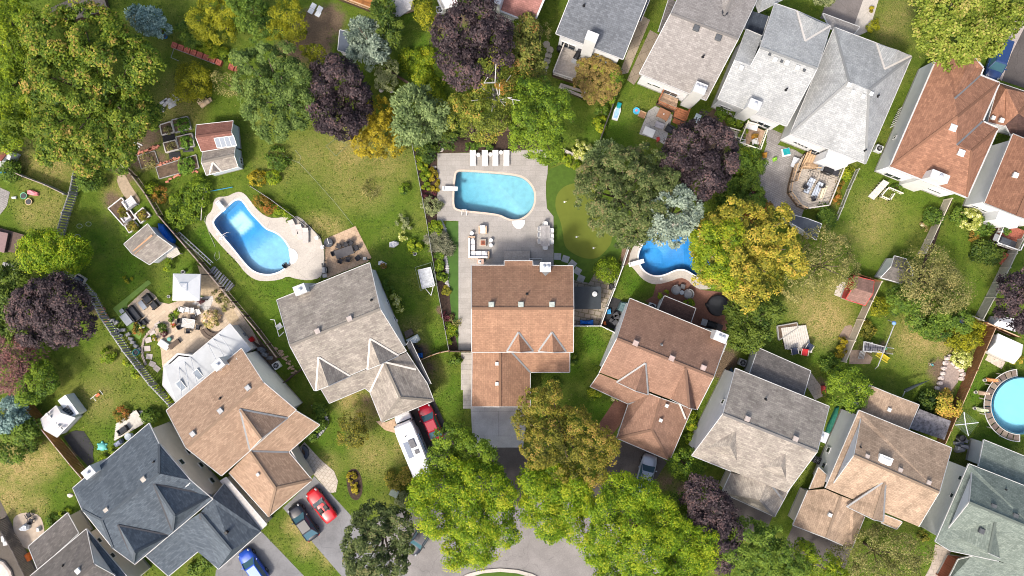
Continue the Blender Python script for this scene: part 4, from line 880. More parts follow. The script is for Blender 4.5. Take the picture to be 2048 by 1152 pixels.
def tree(kind,px,h,label,cat='tree',name=None,group=None,seed=None,dens=1.0,cone=0,flat=.75,trunk=True,bark=None,limbs=None,tint=0.0,hv=.12):
 """px: crown lobes (x, y, radius) in photo pixels; h: height in metres"""
 k=KIND[kind];sd=seed if seed is not None else int(abs(px[0][0]*31+px[0][1]*17));rng=np.random.default_rng(sd);zc=h*.62
 A=sum(r*r for _,_,r in px);cx=sum(x*r*r for x,y,r in px)/A;cy=sum(y*r*r for x,y,r in px)/A
 b=P(cx,cy,zc);rmax=max(r for _,_,r in px);bl=[]
 for x,y,r in px:
  q=P(x,y,zc)-b;rr=r*1.05*(HC-zc)/FPX;bl.append((q.x,q.y,h*(1-hv*rng.uniform(0,1)-.25*(1-r/rmax)),rr*1.0))
 t=thing(name or 'tree',label,cat,(b.x,b.y,0),group=group)
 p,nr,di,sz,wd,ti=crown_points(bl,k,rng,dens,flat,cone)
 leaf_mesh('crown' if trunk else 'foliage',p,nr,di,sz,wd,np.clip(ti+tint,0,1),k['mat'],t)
 if trunk:
  r=max(.05,min(.3,h*.022));mb=MB();trunk_mesh(mb,h*.8 if cone else h*.5,r);mb.build('trunk',bark or BARK,t,smooth=True,off=(0,0,0))
  if not cone:
   for x,y,zt,rr in bl:
    e=Vector((x,y,zt-rr*.4));s=Vector((0,0,h*rng.uniform(.3,.45)));mid=s.lerp(e,.5)+Vector((0,0,-.1*h*.3));MB().tube([s,mid,e],[r*.6,r*.42,r*.15],6).build('limb',bark or BARK,t,smooth=True,off=(0,0,0))
 else:
  MB().tube([(0,0,-.05),(0,0,h*.5)],[.06,.03],5).build('stem',BARK,t,off=(0,0,0))
 return t
def shrub(kind,x,y,r,h,label,cat='shrub',name='shrub',group=None,dens=1.0,flat=.9,seed=None,ry=None,a=0):
 px=[(x,y,r)]
 if ry:
  n=max(2,int(round(r/ry*1.3)));L=r-ry
  px=[(x+math.cos(a)*L*(2*i/(n-1)-1),y+math.sin(a)*L*(2*i/(n-1)-1),ry)for i in range(n)]
 return tree(kind,px,h,label,cat,name,group,seed,dens,0,flat,False,hv=.2)
BIG='large trees between the gardens'
tree('maple_gold',[(110,85,62),(190,70,62),(85,150,50),(150,170,80),(240,130,60),(285,125,42),(110,265,60),(180,265,72),(255,225,55),(225,300,40)],13,'largest tree, broad maple with golden tipped green leaves near left edge',group=BIG)
tree('lime',[(10,100,58),(20,190,60),(15,260,48),(45,45,40),(5,30,40)],11,'bright green tree cut by the left edge beside the golden maple',group=BIG,tint=-.1)
tree('blue',[(283,38,22),(305,44,24),(318,55,17)],5,'small steel blue spruce by dark ground above the golden maple',cone=0,flat=1)
tree('yellowgreen',[(392,45,26),(412,60,18),(450,20,34),(447,64,24),(425,12,24)],6,'yellow green bushy tree above the row of red benches')
tree('green',[(500,20,34),(520,50,30),(490,-5,30)],7,'dark green tree at the top beside yellow green trees')
tree('yellowgreen',[(578,32,28),(590,62,24),(556,66,20)],6,'yellow green tree beside four white square slabs',tint=.02)
tree('bluegreen',[(545,125,46),(520,165,44),(575,165,48),(545,215,56),(590,220,42),(550,252,34),(500,130,26)],11,'round blue green tree with puffy clumps above the big lawn',group=BIG)
tree('purple',[(680,160,46),(655,175,34),(690,215,52),(660,230,36),(718,190,28),(690,255,26)],10,'purple leaved tree between the blue green and the mustard yellow tree',group='purple leaved trees')
tree('silver',[(735,80,44),(722,62,26),(752,98,26)],8,'silver blue spruce beside the dark shed at the top',flat=1.1)
tree('cedar',[(772,40,26),(782,72,26),(765,15,20)],6,'dark green feathery conifer behind the silver spruce')
tree('palegreen',[(775,140,20),(766,158,18),(780,166,13)],3.5,'small pale silvery tree between silver spruce and long garden fence')
tree('golden',[(760,225,32),(750,265,46),(775,285,30),(725,285,26)],6,'mustard yellow tree beside the pale pine',group=BIG)
tree('pine',[(835,215,38),(850,245,38),(825,255,34),(868,228,24)],9,'pale green pine at upper end of the black chain fence',flat=1.0,group=BIG)
tree('cedar',[(888,258,26),(902,275,22)],4,'sparse green conifer beside the pale pine',dens=.6)
tree('purple',[(940,75,56),(915,110,40),(965,105,54),(990,75,32),(930,145,38),(958,30,34),(905,75,36)],12,'widest purple leaved tree below the pink brown roofed house',group='purple leaved trees')
tree('birchleaf',[(925,215,26),(920,245,22),(945,255,28),(975,262,24)],8,'light green tree leaning over the bed behind the white loungers',tint=-.05)
b=tree('birchleaf',[(985,150,36),(1005,120,26),(1022,160,34),(955,175,30),(945,210,30),(985,235,40),(1015,215,22)],10,'loose birch with white branches showing through light green leaves',bark=BIRCH,group=BIG)
mb=MB();o=Vector(b.location)
for q in(((1000,200,7.5),(1014,195,8.8),(1025,199,9.6),(1040,201,9.8)),((1014,195,8.8),(1024,195,9.6)),((1025,199,9.6),(1027,210,9.8)),((1000,200,7.5),(999,180,9),(999,168,10)),((999,200,7.5),(990,165,9.4),(992,128,10.2)),((990,165,9.4),(968,166,9.9),(976,154,10.2)),((999,200,7.5),(1010,212,9.2)),((1000,202,7.5),(985,199,9.0))):mb.tube([P(*c)for c in q],[.075,.06,.045,.03][:len(q)]if len(q)>2 else[.045,.025],5)
mb.build('branch',BIRCH,b)
shrub('rust',1006,189,10,9.9,'small tuft of orange dying leaves on the birch branches','leaf tuft','leaf_tuft',flat=.25)
tree('fresh',[(1070,205,46),(1100,235,40),(1060,245,44),(1085,280,46),(1115,210,26),(1050,285,28),(1100,312,22)],11,'bright green tree above right corner of turquoise pool patio',group=BIG)
tree('pineolive',[(1040,85,22),(1060,105,24),(1045,130,28),(1068,145,22),(1035,160,22),(1052,60,20)],8,'olive green pine between purple tree and round stepping stones',flat=1.0)
tree('fresh',[(1040,56,14),(1055,62,12)],4,'small bright bush below the corner of the pink roof')
tree('loose',[(1078,75,16),(1088,62,10)],4,'thin twiggy plant beside first round stepping stones',dens=1)
tree('greygreen',[(1205,355,46),(1240,340,40),(1285,345,48),(1320,365,30),(1190,390,42),(1245,400,58),(1290,410,50),(1215,430,40),(1255,455,40),(1295,460,26),(1180,350,26)],12,'broad grey green tree overhanging the putting green',group=BIG)
tree('pine',[(1205,312,22),(1190,320,14),(1222,316,14)],5,'light green juniper poking out above broad grey green tree',tint=.05)
tree('purple',[(1385,290,48),(1425,300,48),(1365,325,44),(1410,345,50),(1445,330,30),(1400,265,28),(1395,375,28)],11,'purple leaved tree beside the red brown deck and concrete patio',group='purple leaved trees',tint=.06)
tree('silver',[(1345,432,44),(1322,455,30),(1365,418,30),(1352,398,24),(1374,448,24),(1340,470,22)],13,'silver green spruce overhanging the deep blue pool',flat=1.1)
tree('yellow',[(1470,440,40),(1425,465,42),(1500,470,40),(1455,510,48),(1430,540,40),(1410,500,28),(1475,560,40),(1520,545,48),(1560,500,40),(1545,450,36),(1580,530,24),(1490,595,22)],11,'large golden yellow tree over the end of the deep blue pool',group=BIG,tint=-.06)
tree('lime',[(1408,478,34),(1420,515,34),(1400,530,20),(1440,552,30),(1450,470,26)],11.3,'still green side of yellow tree above the pool',tint=.05)
tree('loose',[(1640,505,40),(1675,510,34),(1655,545,42),(1690,535,26),(1620,545,34),(1600,575,28),(1635,480,26),(1690,555,22)],6,'thin olive tree between yellow tree and the small red shed',group=BIG,dens=1.1)
tree('loose',[(1845,535,40),(1890,555,36),(1870,590,44),(1915,590,30),(1835,575,30),(1860,510,24)],7,'pale olive tree beside the dark roofed white shed',group=BIG,dens=1.25)
tree('green',[(1815,600,34),(1850,625,38),(1895,625,30),(1880,600,30),(1920,640,24)],5.5,'dark leafy tree below the pale olive tree',tint=.04)
tree('lightconifer',[(1875,25,52),(1930,25,56),(1985,15,46),(1865,70,38),(1905,80,46),(1955,70,44),(2010,40,30),(1860,105,22),(1895,112,24)],12,'big light yellow green tree above the rust brown roof',group=BIG)
tree('purple',[(2030,580,34),(2045,610,40),(2020,625,26),(2055,570,30),(2040,645,20)],9,'purple leaved tree cut by the right edge',group='purple leaved trees',tint=.06)
tree('lime_yellow',[(88,498,34),(75,515,26),(105,515,30),(115,485,22),(145,505,28),(140,525,22)],6,'bright lime green tree over the grey slatted fence')
tree('loose',[(60,520,16),(68,535,16)],3,'thin pinkish shrub beside bright lime tree',dens=1)
tree('purple',[(105,595,46),(65,615,40),(140,600,42),(65,650,38),(110,650,50),(150,645,42),(165,615,28)],10,'purple leaved tree beside the grey slatted fence',group='purple leaved trees',tint=.06)
tree('twig',[(20,690,36),(45,715,30),(15,745,38),(40,760,26)],5,'red twigged half bare tree at the left edge',dens=1.2)
tree('fresh',[(75,772,26),(95,765,20),(60,790,20),(85,745,20)],5,'bright green bush beside upper end of the orange wooden fence',tint=-.05)
tree('blue',[(15,815,26),(30,835,20),(5,850,18)],5,'steel blue spruce at the left edge below red twigged tree',flat=1)
tree('cedar',[(20,565,36),(35,600,30),(10,630,34),(30,650,28)],6,'dark green conifers at left edge beside purple tree')
tree('green',[(20,660,28),(40,880,30),(20,905,24),(55,855,24)],4,'rough green bushes by the left edge near dry grass',trunk=False)
tree('olive',[(706,850,24),(715,868,18),(695,866,18),(708,878,14)],4,'small round olive tree on lawn in front of taupe house',tint=-.04)
tree('greygreen',[(755,1045,44),(725,1075,34),(780,1075,44),(745,1105,46),(800,1045,28),(785,1115,34),(718,1110,26),(765,1140,30)],11,'dark grey green round tree on the street corner',tint=-.04,group=BIG)
tree('fresh',[(905,880,38),(945,905,38),(880,915,30),(975,920,28),(920,940,34)],9,'green tree hiding the end of the white motorhome',tint=.06)
tree('lime_yellow',[(870,975,40),(915,965,44),(965,960,44),(1000,985,34),(880,1020,44),(935,1020,52),(985,1030,40),(960,1070,44),(920,1095,32),(845,1000,26),(1010,1060,24),(955,1110,22)],11,'largest yellow lime street tree below the concrete driveway',group='lime green street trees')
tree('lime_yellow',[(1070,960,30),(1110,965,38),(1145,975,32),(1085,1005,38),(1130,1015,42),(1165,1010,28),(1100,1045,32),(1060,1020,24),(1145,1050,26)],10,'yellow lime street tree below the olive gold tree',group='lime green street trees')
tree('olive',[(1075,810,34),(1060,845,34),(1105,850,44),(1150,860,44),(1190,885,40),(1085,890,40),(1130,905,44),(1175,930,40),(1215,905,24),(1100,780,20),(1140,945,26)],10,'olive gold tree beside the dark brick driveway',group=BIG)
tree('lime_yellow',[(1240,980,36),(1275,985,34),(1215,1015,34),(1260,1030,46),(1310,1035,42),(1215,1065,40),(1275,1085,50),(1330,1085,44),(1370,1075,34),(1230,1110,44),(1300,1130,46),(1360,1125,44),(1400,1115,32),(1190,1090,28),(1405,1075,22),(1210,1150,30)],11,'widest lime green street tree in front of the dark silver car',tint=-.05,group='lime green street trees')
tree('purple',[(1400,985,34),(1425,1010,38),(1440,1055,38),(1415,1050,34),(1450,1095,28),(1385,1010,22),(1440,1125,18)],9,'purple leaved tree beside the driveway of the taupe house',group='purple leaved trees',tint=.02)
tree('green',[(1350,1003,20),(1360,1015,16),(1340,1018,14)],5,'small bushy green tree between lime and purple street trees',tint=.08)
tree('fresh',[(1368,920,24),(1385,932,20),(1355,932,18),(1372,945,16)],4.5,'small green maple on the lawn beside rosy roofed garage',tint=-.08)
tree('green',[(1490,1065,34),(1525,1075,32),(1470,1100,32),(1510,1115,38),(1560,1110,32),(1545,1145,30),(1590,1140,24)],9,'mid green street tree right of the purple one',tint=.10)
tree('lime',[(1640,1130,28),(1610,1100,22),(1660,1150,24)],7,'yellow green tree in front of the ochre roofed garage',tint=-.05)
tree('loose',[(1725,1090,34),(1770,1085,38),(1810,1105,34),(1745,1130,40),(1800,1140,34),(1700,1125,30),(1840,1110,20)],7,'feathery olive green tree between ochre and green houses',dens=1.4,tint=-.05)
tree('fresh',[(1690,762,30),(1712,775,28),(1680,785,28),(1705,795,24),(1675,760,20)],6,'round bright green tree beside the ochre house porch',tint=-.02)
tree('cedar',[(1490,630,34),(1520,640,30),(1485,665,30),(1510,675,26),(1540,620,24)],6,'dark mid green conifers beside the brick terrace',tint=.12)
shrub('yellow',1897,805,26,3,'yellow sumac by the brown wooden fence',seed=3,flat=.6)
shrub('cedar',1868,810,24,2,'dark rough shrub beside yellow sumac',flat=.8)
# ---- hedges and garden shrubs
tree('brownivy',[(1172,140,20),(1198,134,20),(1221,148,17),(1165,164,18),(1194,163,22),(1221,172,18),(1180,188,17),(1206,190,17)],3.0,'browning ivy mass covering the pergola beside the grey wooden deck','ivy','ivy',dens=1.6,flat=.35,trunk=False,hv=.05)
shrub('fresh',1225,172,30,2.7,'greener edge of ivy hanging over the pergola','ivy','ivy',ry=14,a=1.9,dens=1.3)
tree('green',[(1500,330,30),(1490,370,32),(1470,400,30),(1510,400,26),(1460,425,22),(1495,300,22)],3,'dark green shrub border beside the grey paver patio','shrub','shrub_border',trunk=False)
shrub('rust',1520,415,32,2.5,'rusty red and golden shrub at the lower end of paver patio',flat=.7)
shrub('lime',1490,322,22,1.8,'yellow green shrub below the cream railed deck')
shrub('burgundy',1512,392,14,1.8,'small crimson shrub at corner of the paver patio')
shrub('fresh',1465,232,34,1.8,'leafy green shrub row under the pale grey house',ry=12,a=.35)
shrub('cream',1165,300,18,1.2,'white flowered hydrangea above the stone retaining wall')
shrub('lime',1135,318,24,1.0,'yellow green low plants above the fringe lawn',ry=9,a=.6)
shrub('lime',1202,247,12,1.2,'yellow green shrub by the thin fence near the blue toy boat')
shrub('green',1204,222,11,1.2,'small green shrub against the thin fence')
sh=thing('ball_shrub','big round bright green clipped shrub by the white fence','shrub',P(1214,541,0))
p,nr,di,sz,wd,ti=crown_points([(0,0,2.1,1.25)],KIND['lime'],np.random.default_rng(3),2.2,.85);leaf_mesh('foliage',p,nr,di,sz*.7,wd*.8,ti*.8,KIND['lime']['mat'],sh)
for x,y,r,kd,lb in((836,292,7,'lime','round lime shrub nearest the pale pine'),(841,313,9,'lime','round lime shrub next to the white triangular rock'),(845,331,9,'lime','round lime shrub third from the pale pine'),(850,352,9,'lime','round lime shrub fourth from the pale pine'),(852,372,7,'lime','last round lime shrub above the crimson ground cover'),(879,514,9,'fresh','clipped green ball nearest the ornamental grass'),(880,532,9,'fresh','middle clipped green ball beside the grass strip'),(884,554,9,'fresh','lowest clipped green ball beside the grass strip')):
 shrub(kd,x,y,r,.9,lb,'shrub','ball_shrub','clipped shrubs along the black fence',dens=2,flat=.8)
shrub('yellow',893,582,8,.7,'small round yellow shrub below the clipped green balls','shrub','ball_shrub',dens=2)
shrub('palegreen',864,412,16,1.3,'pale green round shrub beside patio corner and fence',dens=1.4)
shrub('burgundy',858,389,13,.6,'crimson ground cover under the lime shrubs','plant','ground_cover')
shrub('golden',868,360,26,.5,'yellow green ground cover along the patio edge','plant','ground_cover',ry=9,a=1.5)
shrub('lime',873,458,13,1.1,'spiky yellow green shrub at the top of the grass strip',flat=.6)
shrub('grassy',874,482,18,1.1,'grey ornamental grass beside the stone edging','ornamental grass','ornamental_grass');shrub('grassy',890,495,14,1.0,'tan plumes of ornamental grass over the grass strip','ornamental grass','ornamental_grass')
shrub('cedar',856,302,16,1.4,'dark grey green shrub below the pale pine',flat=.9)
shrub('green',941,293,14,1.1,'clipped dark green hedge block behind first lounger','hedge','hedge',ry=6,a=0,group='hedge blocks behind the loungers',dens=2);shrub('green',970,293,15,1.1,'clipped dark green hedge block behind middle loungers','hedge','hedge',ry=6,a=0,group='hedge blocks behind the loungers',dens=2)
for x,y,kd,lb in((900,658,'lime','feathery yellow green plant in bed beside side path'),(905,676,'lime','star shaped yellow green plant in bed beside side path'),(895,632,'burgundy','dark red plant in the narrow side bed'),(909,640,'loose','wispy pale plant in the narrow side bed'),(909,722,'green','dark leafy plant by the gate in the narrow bed')):shrub(kd,x,y,10,.7,lb,'plant','plant')
shrub('cream',794,605,20,1.1,'white hydrangeas along the right wall of the taupe house','shrub','hydrangea',ry=9,a=1.25)
shrub('green',777,575,15,.9,'dark low plants beside taupe house corner',ry=8,a=1.1)
for x,y,r,kd,lb in((830,490,12,'lime','yellow green shrub on the lawn left of black fence'),(816,448,10,'palegreen','pale weedy plant at the lawn edge by the fence'),(800,440,9,'palegreen','small pale weed clump on the big lawn'),(805,472,8,'cream','small white flowering weed on the big lawn'),(740,378,14,'loose','dry sapling in the middle of the big lawn'),(808,378,10,'fresh','small green weed clump right of the dry sapling'),(514,355,14,'golden','yellow shrub right of the garden shed'),(545,352,12,'lime','yellow green shrub second from garden shed'),(555,315,20,'green','leafy dark patch of plants below the blue green tree')):shrub(kd,x,y,r,1.1,lb,'shrub','shrub')
shrub('rust',530,410,22,1.0,'pink and rusty flower border above the blue pool','plant','flower_border',ry=11,a=.6);shrub('lime',560,424,26,.9,'yellow green border plants right of the blue pool','plant','flower_border',ry=9,a=.45)
shrub('rust',318,388,14,1.6,'orange and green shrub against the dark board fence');shrub('lime',302,378,12,1.4,'yellow green shrub beside orange one at the dark fence')
tree('fresh',[(375,420,22),(355,435,22),(392,400,18),(370,395,14),(400,375,16)],1.6,'rambling bright green vegetable vines left of the white pole','plant','vines',trunk=False)
tree('fresh',[(400,362,11),(350,395,12),(380,380,12)],1.0,'low green plants below the vegetable beds','plant','vines',trunk=False)
for x,y,r,kd,lb in((365,250,11,'veg','bright lettuce green plants in the upper raised bed'),(372,284,11,'veg','leafy dark green plants in the middle raised bed'),(370,330,15,'veg','row of green plants in the long low bed'),(336,260,7,'loose','dry brown plants in the upper left raised bed'),(343,292,7,'loose','dry brown plants in lower left raised bed'),(295,322,12,'loose','weedy plants in the left garden plot')):shrub(kd,x,y,r,.9,lb,'plant','vegetables',dens=1.3)
tree('yellowgreen',[(374,152,27),(392,170,25),(362,175,22),(400,150,16)],3,'wispy yellow green bush left of the red benches','shrub','bush',trunk=False,dens=1.2)
tree('lime',[(425,97,13),(447,107,11),(466,118,9),(402,88,11)],1.0,'yellow green plants along the back of the red benches','plant','plant',trunk=False)
tree('green',[(382,78,13),(400,74,12),(365,62,13)],2,'dark shrub at the top end of the red benches','shrub','bush',trunk=False)
tree('loose',[(452,168,20),(438,158,14),(468,174,16)],3,'thin yellow sapling between red benches and blue green tree')
tree('yellowgreen',[(635,112,15),(645,125,12),(640,165,12),(612,105,10)],5,'yellow and orange thin tree between blue green and purple trees')
tree('lime',[(820,120,22),(840,140,24),(860,170,26),(850,110,16),(870,200,22)],1.3,'leafy green undergrowth left of the widest purple tree','shrub','undergrowth',trunk=False)
tree('yellowgreen',[(846,12,16),(852,32,18),(860,48,12)],5,'clipped yellow green cedars beside the grey gazebo roof',flat=1.2)
shrub('green',180,358,24,2.2,'dark green bush touching the grey slatted fence');shrub('green',18,340,18,1.8,'dark green bush below brick coloured roof corner')
shrub('yellowgreen',255,558,7,.5,'small yellow shrub in the bed beside turf path','plant','plant');shrub('lime',338,530,12,1.2,'yellow green shrub in front of the white garden shed',ry=8,a=1.6)
shrub('pinkbloom',420,638,16,1.3,'pink and cream hydrangea beside the glass patio table','shrub','hydrangea',dens=1.6);shrub('rust',276,658,10,.8,'brown grassy plant beside the black sofa','plant','plant');shrub('cedar',322,658,8,.6,'dark green spiky plant on the curved stepping path','plant','plant')
shrub('green',345,635,7,.6,'small green plant by the stone patio steps','plant','plant');shrub('lime',353,626,6,.6,'yellow plant by the stone patio steps','plant','plant')
shrub('loose',445,600,24,.7,'dry low plants along dark board fence beside gazebo','plant','plant',ry=8,a=.9)
shrub('rust',242,828,13,1.0,'yellow and pink flowering shrub beside grey deck','shrub','flowering_shrub');shrub('green',300,834,15,1.4,'dark green round shrub beside the grey deck steps');shrub('lime',228,900,8,.8,'small green plant near the turquoise turtle sandbox','plant','plant');shrub('lime',206,920,9,.7,'small flowering plant by the slate house wall','plant','plant')
shrub('lime',330,790,26,.9,'yellow green plants growing along the grey slatted fence','plant','fence_plants',ry=8,a=1.0);shrub('lime',213,712,12,1.0,'yellow green shrub on lawn beside purple tree');shrub('lime',262,735,22,.9,'pale lime plants under the grey slatted fence','plant','fence_plants',ry=8,a=1.0)
shrub('green',635,826,15,1.4,'dark round shrub behind the low curved wall');shrub('green',636,852,14,1.2,'lower dark shrub behind the low curved wall');shrub('green',620,872,12,1.0,'dark shrub at tan house porch')
for x,y,r,lb in((703,955,8,'upper yellow ball plant in the oval mulch bed'),(710,981,7,'lower yellow ball plant in the oval mulch bed'),(707,968,6,'middle small yellow plant in the oval mulch bed')):shrub('golden',x,y,r,.6,lb,'plant','ball_plant','yellow plants in the oval bed',dens=2)
shrub('olive',792,962,18,1.0,'yellow green shrub beside the square utility box');shrub('palegreen',805,998,13,.8,'pale shrub below the square utility box');shrub('olive',808,952,14,.9,'brown tinged shrub above the square utility box')
shrub('green',1146,715,12,.9,'dark leafy plants in the bed beside middle house porch',ry=7,a=1.6);shrub('green',1115,765,10,.8,'low dark plants under the middle house porch');shrub('lime',1190,785,12,.9,'green plants in the round bed by rosy house')
shrub('lime',1382,845,14,1.6,'yellow green shrub between the rosy garage and taupe house',ry=10,a=1.6);shrub('lime',1378,876,9,1.0,'small yellow green shrub below the larger one','shrub');shrub('cream',1226,800,8,.5,'white flowers beside the brick front walk','plant','plant')
shrub('lime',1329,592,9,1.4,'yellow green shrub at the corner of brown porch roof');shrub('lime',1377,608,9,1.2,'yellow green shrub behind the brown porch roof')
shrub('green',1870,436,16,1.6,'dark green round bush in the bed along the beige fence',dens=1.5);shrub('pinkbloom',1846,456,9,.9,'pink flowering plant in the bed along the beige fence','plant','plant')
shrub('cream',1944,437,21,1.6,'large cream hydrangea under the brown house windows','shrub','hydrangea',dens=1.8);shrub('green',1968,452,18,1.4,'dark green shrub right of the cream hydrangea');shrub('green',1916,428,14,1.3,'green shrub left of the cream hydrangea')
shrub('cedar',1976,505,25,1.8,'dark spreading juniper beside the red deck',dens=1.6,ry=17,a=.4)
shrub('rust',1950,470,12,.8,'mixed flowers below the cream hydrangea','plant','plant')
shrub('yellowgreen',1759,613,16,1.8,'bright yellow green shrub behind the beige fence');tree('yellowgreen',[(1920,670,26),(1950,655,22),(1945,685,18)],1.8,'yellow green bushes beside the brown wooden fence','shrub','bush',trunk=False);tree('green',[(1860,650,22),(1885,660,20)],2.2,'green bushes left of the yellow green ones','shrub','bush',trunk=False)
shrub('cream',1927,717,19,1.3,'pale yellow shrub above the pinkish rock bed',dens=1.6);shrub('olive',1735,660,14,1.0,'yellow plant at the foot of the beige fence','plant','plant');shrub('golden',1683,695,18,1.3,'yellow green bush by the bark path',ry=10,a=1.7);shrub('green',1662,725,16,1.2,'dark bush below the bark path')
shrub('green',1652,435,24,1.8,'dark shrub between dark shed and thin fence',ry=16,a=1.5);shrub('rust',1672,385,26,1.0,'orange and gold plant strip beside the octagonal deck','plant','plant_strip',ry=9,a=1.85);shrub('lime',1690,342,14,.9,'yellow green plants at upper end of the plant strip','plant','plant_strip')
shrub('yellowgreen',1747,52,11,1.0,'bright yellow green shrub in the mulch strip by the pavement');shrub('golden',1746,18,6,.6,'small yellow shrub in the mulch strip','plant','plant');shrub('palegreen',1640,-2,26,2.5,'grey green bush at the top above pale roofs',ry=12,a=.1)
shrub('green',110,1044,14,.9,'grey green bush by the round stone patio');shrub('lime',128,1026,8,.8,'yellow flowering plant beside grey brown roof');shrub('green',1795,375,8,.7,'dark plants beside the wooden steps','plant','plant');shrub('yellow',2035,722,10,.7,'orange flowers below the white plastic shed','plant','plant')
shrub('olive',1850,1075,14,.7,'golden plants in front of the brick side wall','plant','plant',ry=8,a=.6)
for x,y in((445,1120),(400,1130),(470,1108),(375,1140)):pass
shrub('green',400,1132,26,1.0,'dark foundation plants in front of the slate house porch','plant','plant',ry=11,a=-.6)
for x,y,lb in((246,425,'leafy plants in the white framed bed nearest the lawn'),(287,431,'leafy plants in the white framed bed beside dark fence'),(266,453,'leafy plants in the small white framed bed')):shrub('olive',x,y,9,.75,lb,'plant','vegetables',dens=1.4)
# ---- fences
WGREY=M('weathered grey wood',(.27,.265,.26),.85,.25,3,fine=14);WDARK=M('dark brown fence wood',(.075,.05,.038),.85,.25,3);WORG=M('orange brown stained wood',(.24,.115,.035),.75,.25,2.5,fine=10)
WBRN=M('reddish brown stained wood',(.19,.085,.035),.75,.22,3);WBEI=M('beige vinyl fence',(.52,.46,.36),.6,.08,2);WTAN=M('tan new wood',(.47,.32,.19),.75,.2,3);WDECK=M('grey deck boards',(.36,.32,.28),.85,.2,4,fine=20);WDECKW=M('brown worn deck boards',(.36,.25,.17),.85,.25,4);WPALE=M('pale bleached wood',(.52,.48,.42),.85,.15,4)
WRED=M('red stained deck boards',(.30,.095,.06),.8,.35,5,fine=9);CREAM=M('cream painted rail',(.70,.66,.52),.6,.1,3);WRB=M('red brown stained deck',(.27,.10,.045),.75,.25,4)
def resample(pts,st):
 out=[]
 for a,b in zip(pts,pts[1:]):
  n=max(1,int(round((b-a).length/st)))
  out+=[a.lerp(b,i/n)for i in range(n)]
 return out+[pts[-1]]
def board_fence(px,h,mat,label,post=None,rail=None,bw=.16,gap=.02,single=False,cat='fence',top=True,midrail=False,ps=2.4,base=0.0,atop=True,side=1):
 """fence line given at its top edge in the photo"""
 w=[P(x,y,h if atop else 0)for x,y in px];w=[Vector((p.x,p.y,0))for p in w]
 t=thing('fence',label,cat,w[0]);post=post or mat;rail=rail or mat;o=w[0]
 P_=resample(w,ps);pm=None
 for i,p in enumerate(P_):
  if pm is None:
   pm=MB().box((0,0,0),(.11,.11,h+.08),0).box((0,0,h+.08),(.14,.14,.05),0).build('post',post,t,off=(0,0,0));ob=pm
  else:ob=pm.copy();COL.objects.link(ob)
  ob.parent=t;ob.location=p-o
 joined=MB();pl=None
 for a,b in zip(P_,P_[1:]):
  L=(b-a).length;d=(b-a).normalized();n=Vector((-d.y,d.x,0))*side;az=math.atan2(d.y,d.x)
  MB().beam(a+Vector((0,0,h*.88)),b+Vector((0,0,h*.88)),.05,.1).build('rail',rail,t);MB().beam(a+Vector((0,0,h*.15)),b+Vector((0,0,h*.15)),.05,.1).build('rail',rail,t)
  if top:MB().beam(a+Vector((0,0,h+.02)),b+Vector((0,0,h+.02)),.06,.05).build('cap_rail',rail,t)
  if midrail:MB().beam(a+Vector((0,0,h*.62))-n*.07,b+Vector((0,0,h*.62))-n*.07,.1,.05).build('rail',rail,t)
  k=max(1,int(L/(bw+gap)))
  for i in range(k):
   c=a+d*(L*(i+.5)/k)+n*(.045+random.uniform(0,.012));hh=h*random.uniform(.975,1.0)
   if single:
    if pl is None:pl=MB().box((0,0,0),(bw,.025,h),0).build('board',mat,t,off=(0,0,0));ob=pl
    else:ob=pl.copy();COL.objects.link(ob)
    ob.parent=t;ob.location=c-o+Vector((0,0,base+.04));ob.rotation_euler=(0,0,az);ob.scale.z=hh/h
   else:joined.box((c.x,c.y,base+.04),(bw,.025,hh),az)
 if not single:joined.build('boards',mat,t,kind='stuff')
 return t
def chain_fence(px,h,label,mat=BLACK):
 w=[P(x,y,h)for x,y in px];w=[Vector((p.x,p.y,0))for p in w];t=thing('chain_link_fence',label,'fence',w[0]);P_=resample(w,2.2);mesh=MB()
 for p in P_:MB().cyl((p.x,p.y,0),.035,h+.05,7).build('post',mat,t)
 for a,b in zip(P_,P_[1:]):
  MB().tube([a+Vector((0,0,h)),b+Vector((0,0,h))],.03,6).build('rail',M('grey rail',(.30,.30,.28),.5),t);L=(b-a).length;d=(b-a).normalized();k=int(L/.13)
  for i in range(k):
   for s in(1,-1):
    q0=a+d*(L*i/k);
    q1=q0+d*(s*.55);mesh.beam(q0+Vector((0,0,.05)),q1+Vector((0,0,h)),.016,.016)
 mesh.build('mesh',mat,t,kind='stuff');return t
def panel_fence(px,h,mat,label,ps=2.4,th=.05):
 w=[P(x,y,h)for x,y in px];w=[Vector((p.x,p.y,0))for p in w];t=thing('fence',label,'fence',w[0]);P_=resample(w,ps)
 for p in P_:MB().box((p.x,p.y,0),(.13,.13,h+.1)).box((p.x,p.y,h+.1),(.18,.18,.08),top=.3).build('post',mat,t)
 for a,b in zip(P_,P_[1:]):
  L=(b-a).length;d=(b-a).normalized();pb=MB();k=max(2,int(L/.3));az=math.atan2(d.y,d.x)
  for i in range(k):c=a+d*(L*(i+.5)/k);pb.box((c.x,c.y,.1),(L/k-.012,th,h-.2),az)
  pb.build('boards',mat,t,kind='stuff');MB().beam(a+Vector((0,0,h-.05)),b+Vector((0,0,h-.05)),.09,.12).build('rail',mat,t);MB().beam(a+Vector((0,0,.12)),b+Vector((0,0,.12)),.09,.12).build('rail',mat,t)
 return t
board_fence([(233,322),(262,350),(290,388),(315,430),(350,470),(397,524),(440,575),(512,661),(553,716)],1.8,WDARK,'long dark brown board fence running diagonally between left pool and white garden shed',rail=M('pale fence cap',(.38,.30,.25),.8),side=-1,bw=.14,gap=.06)
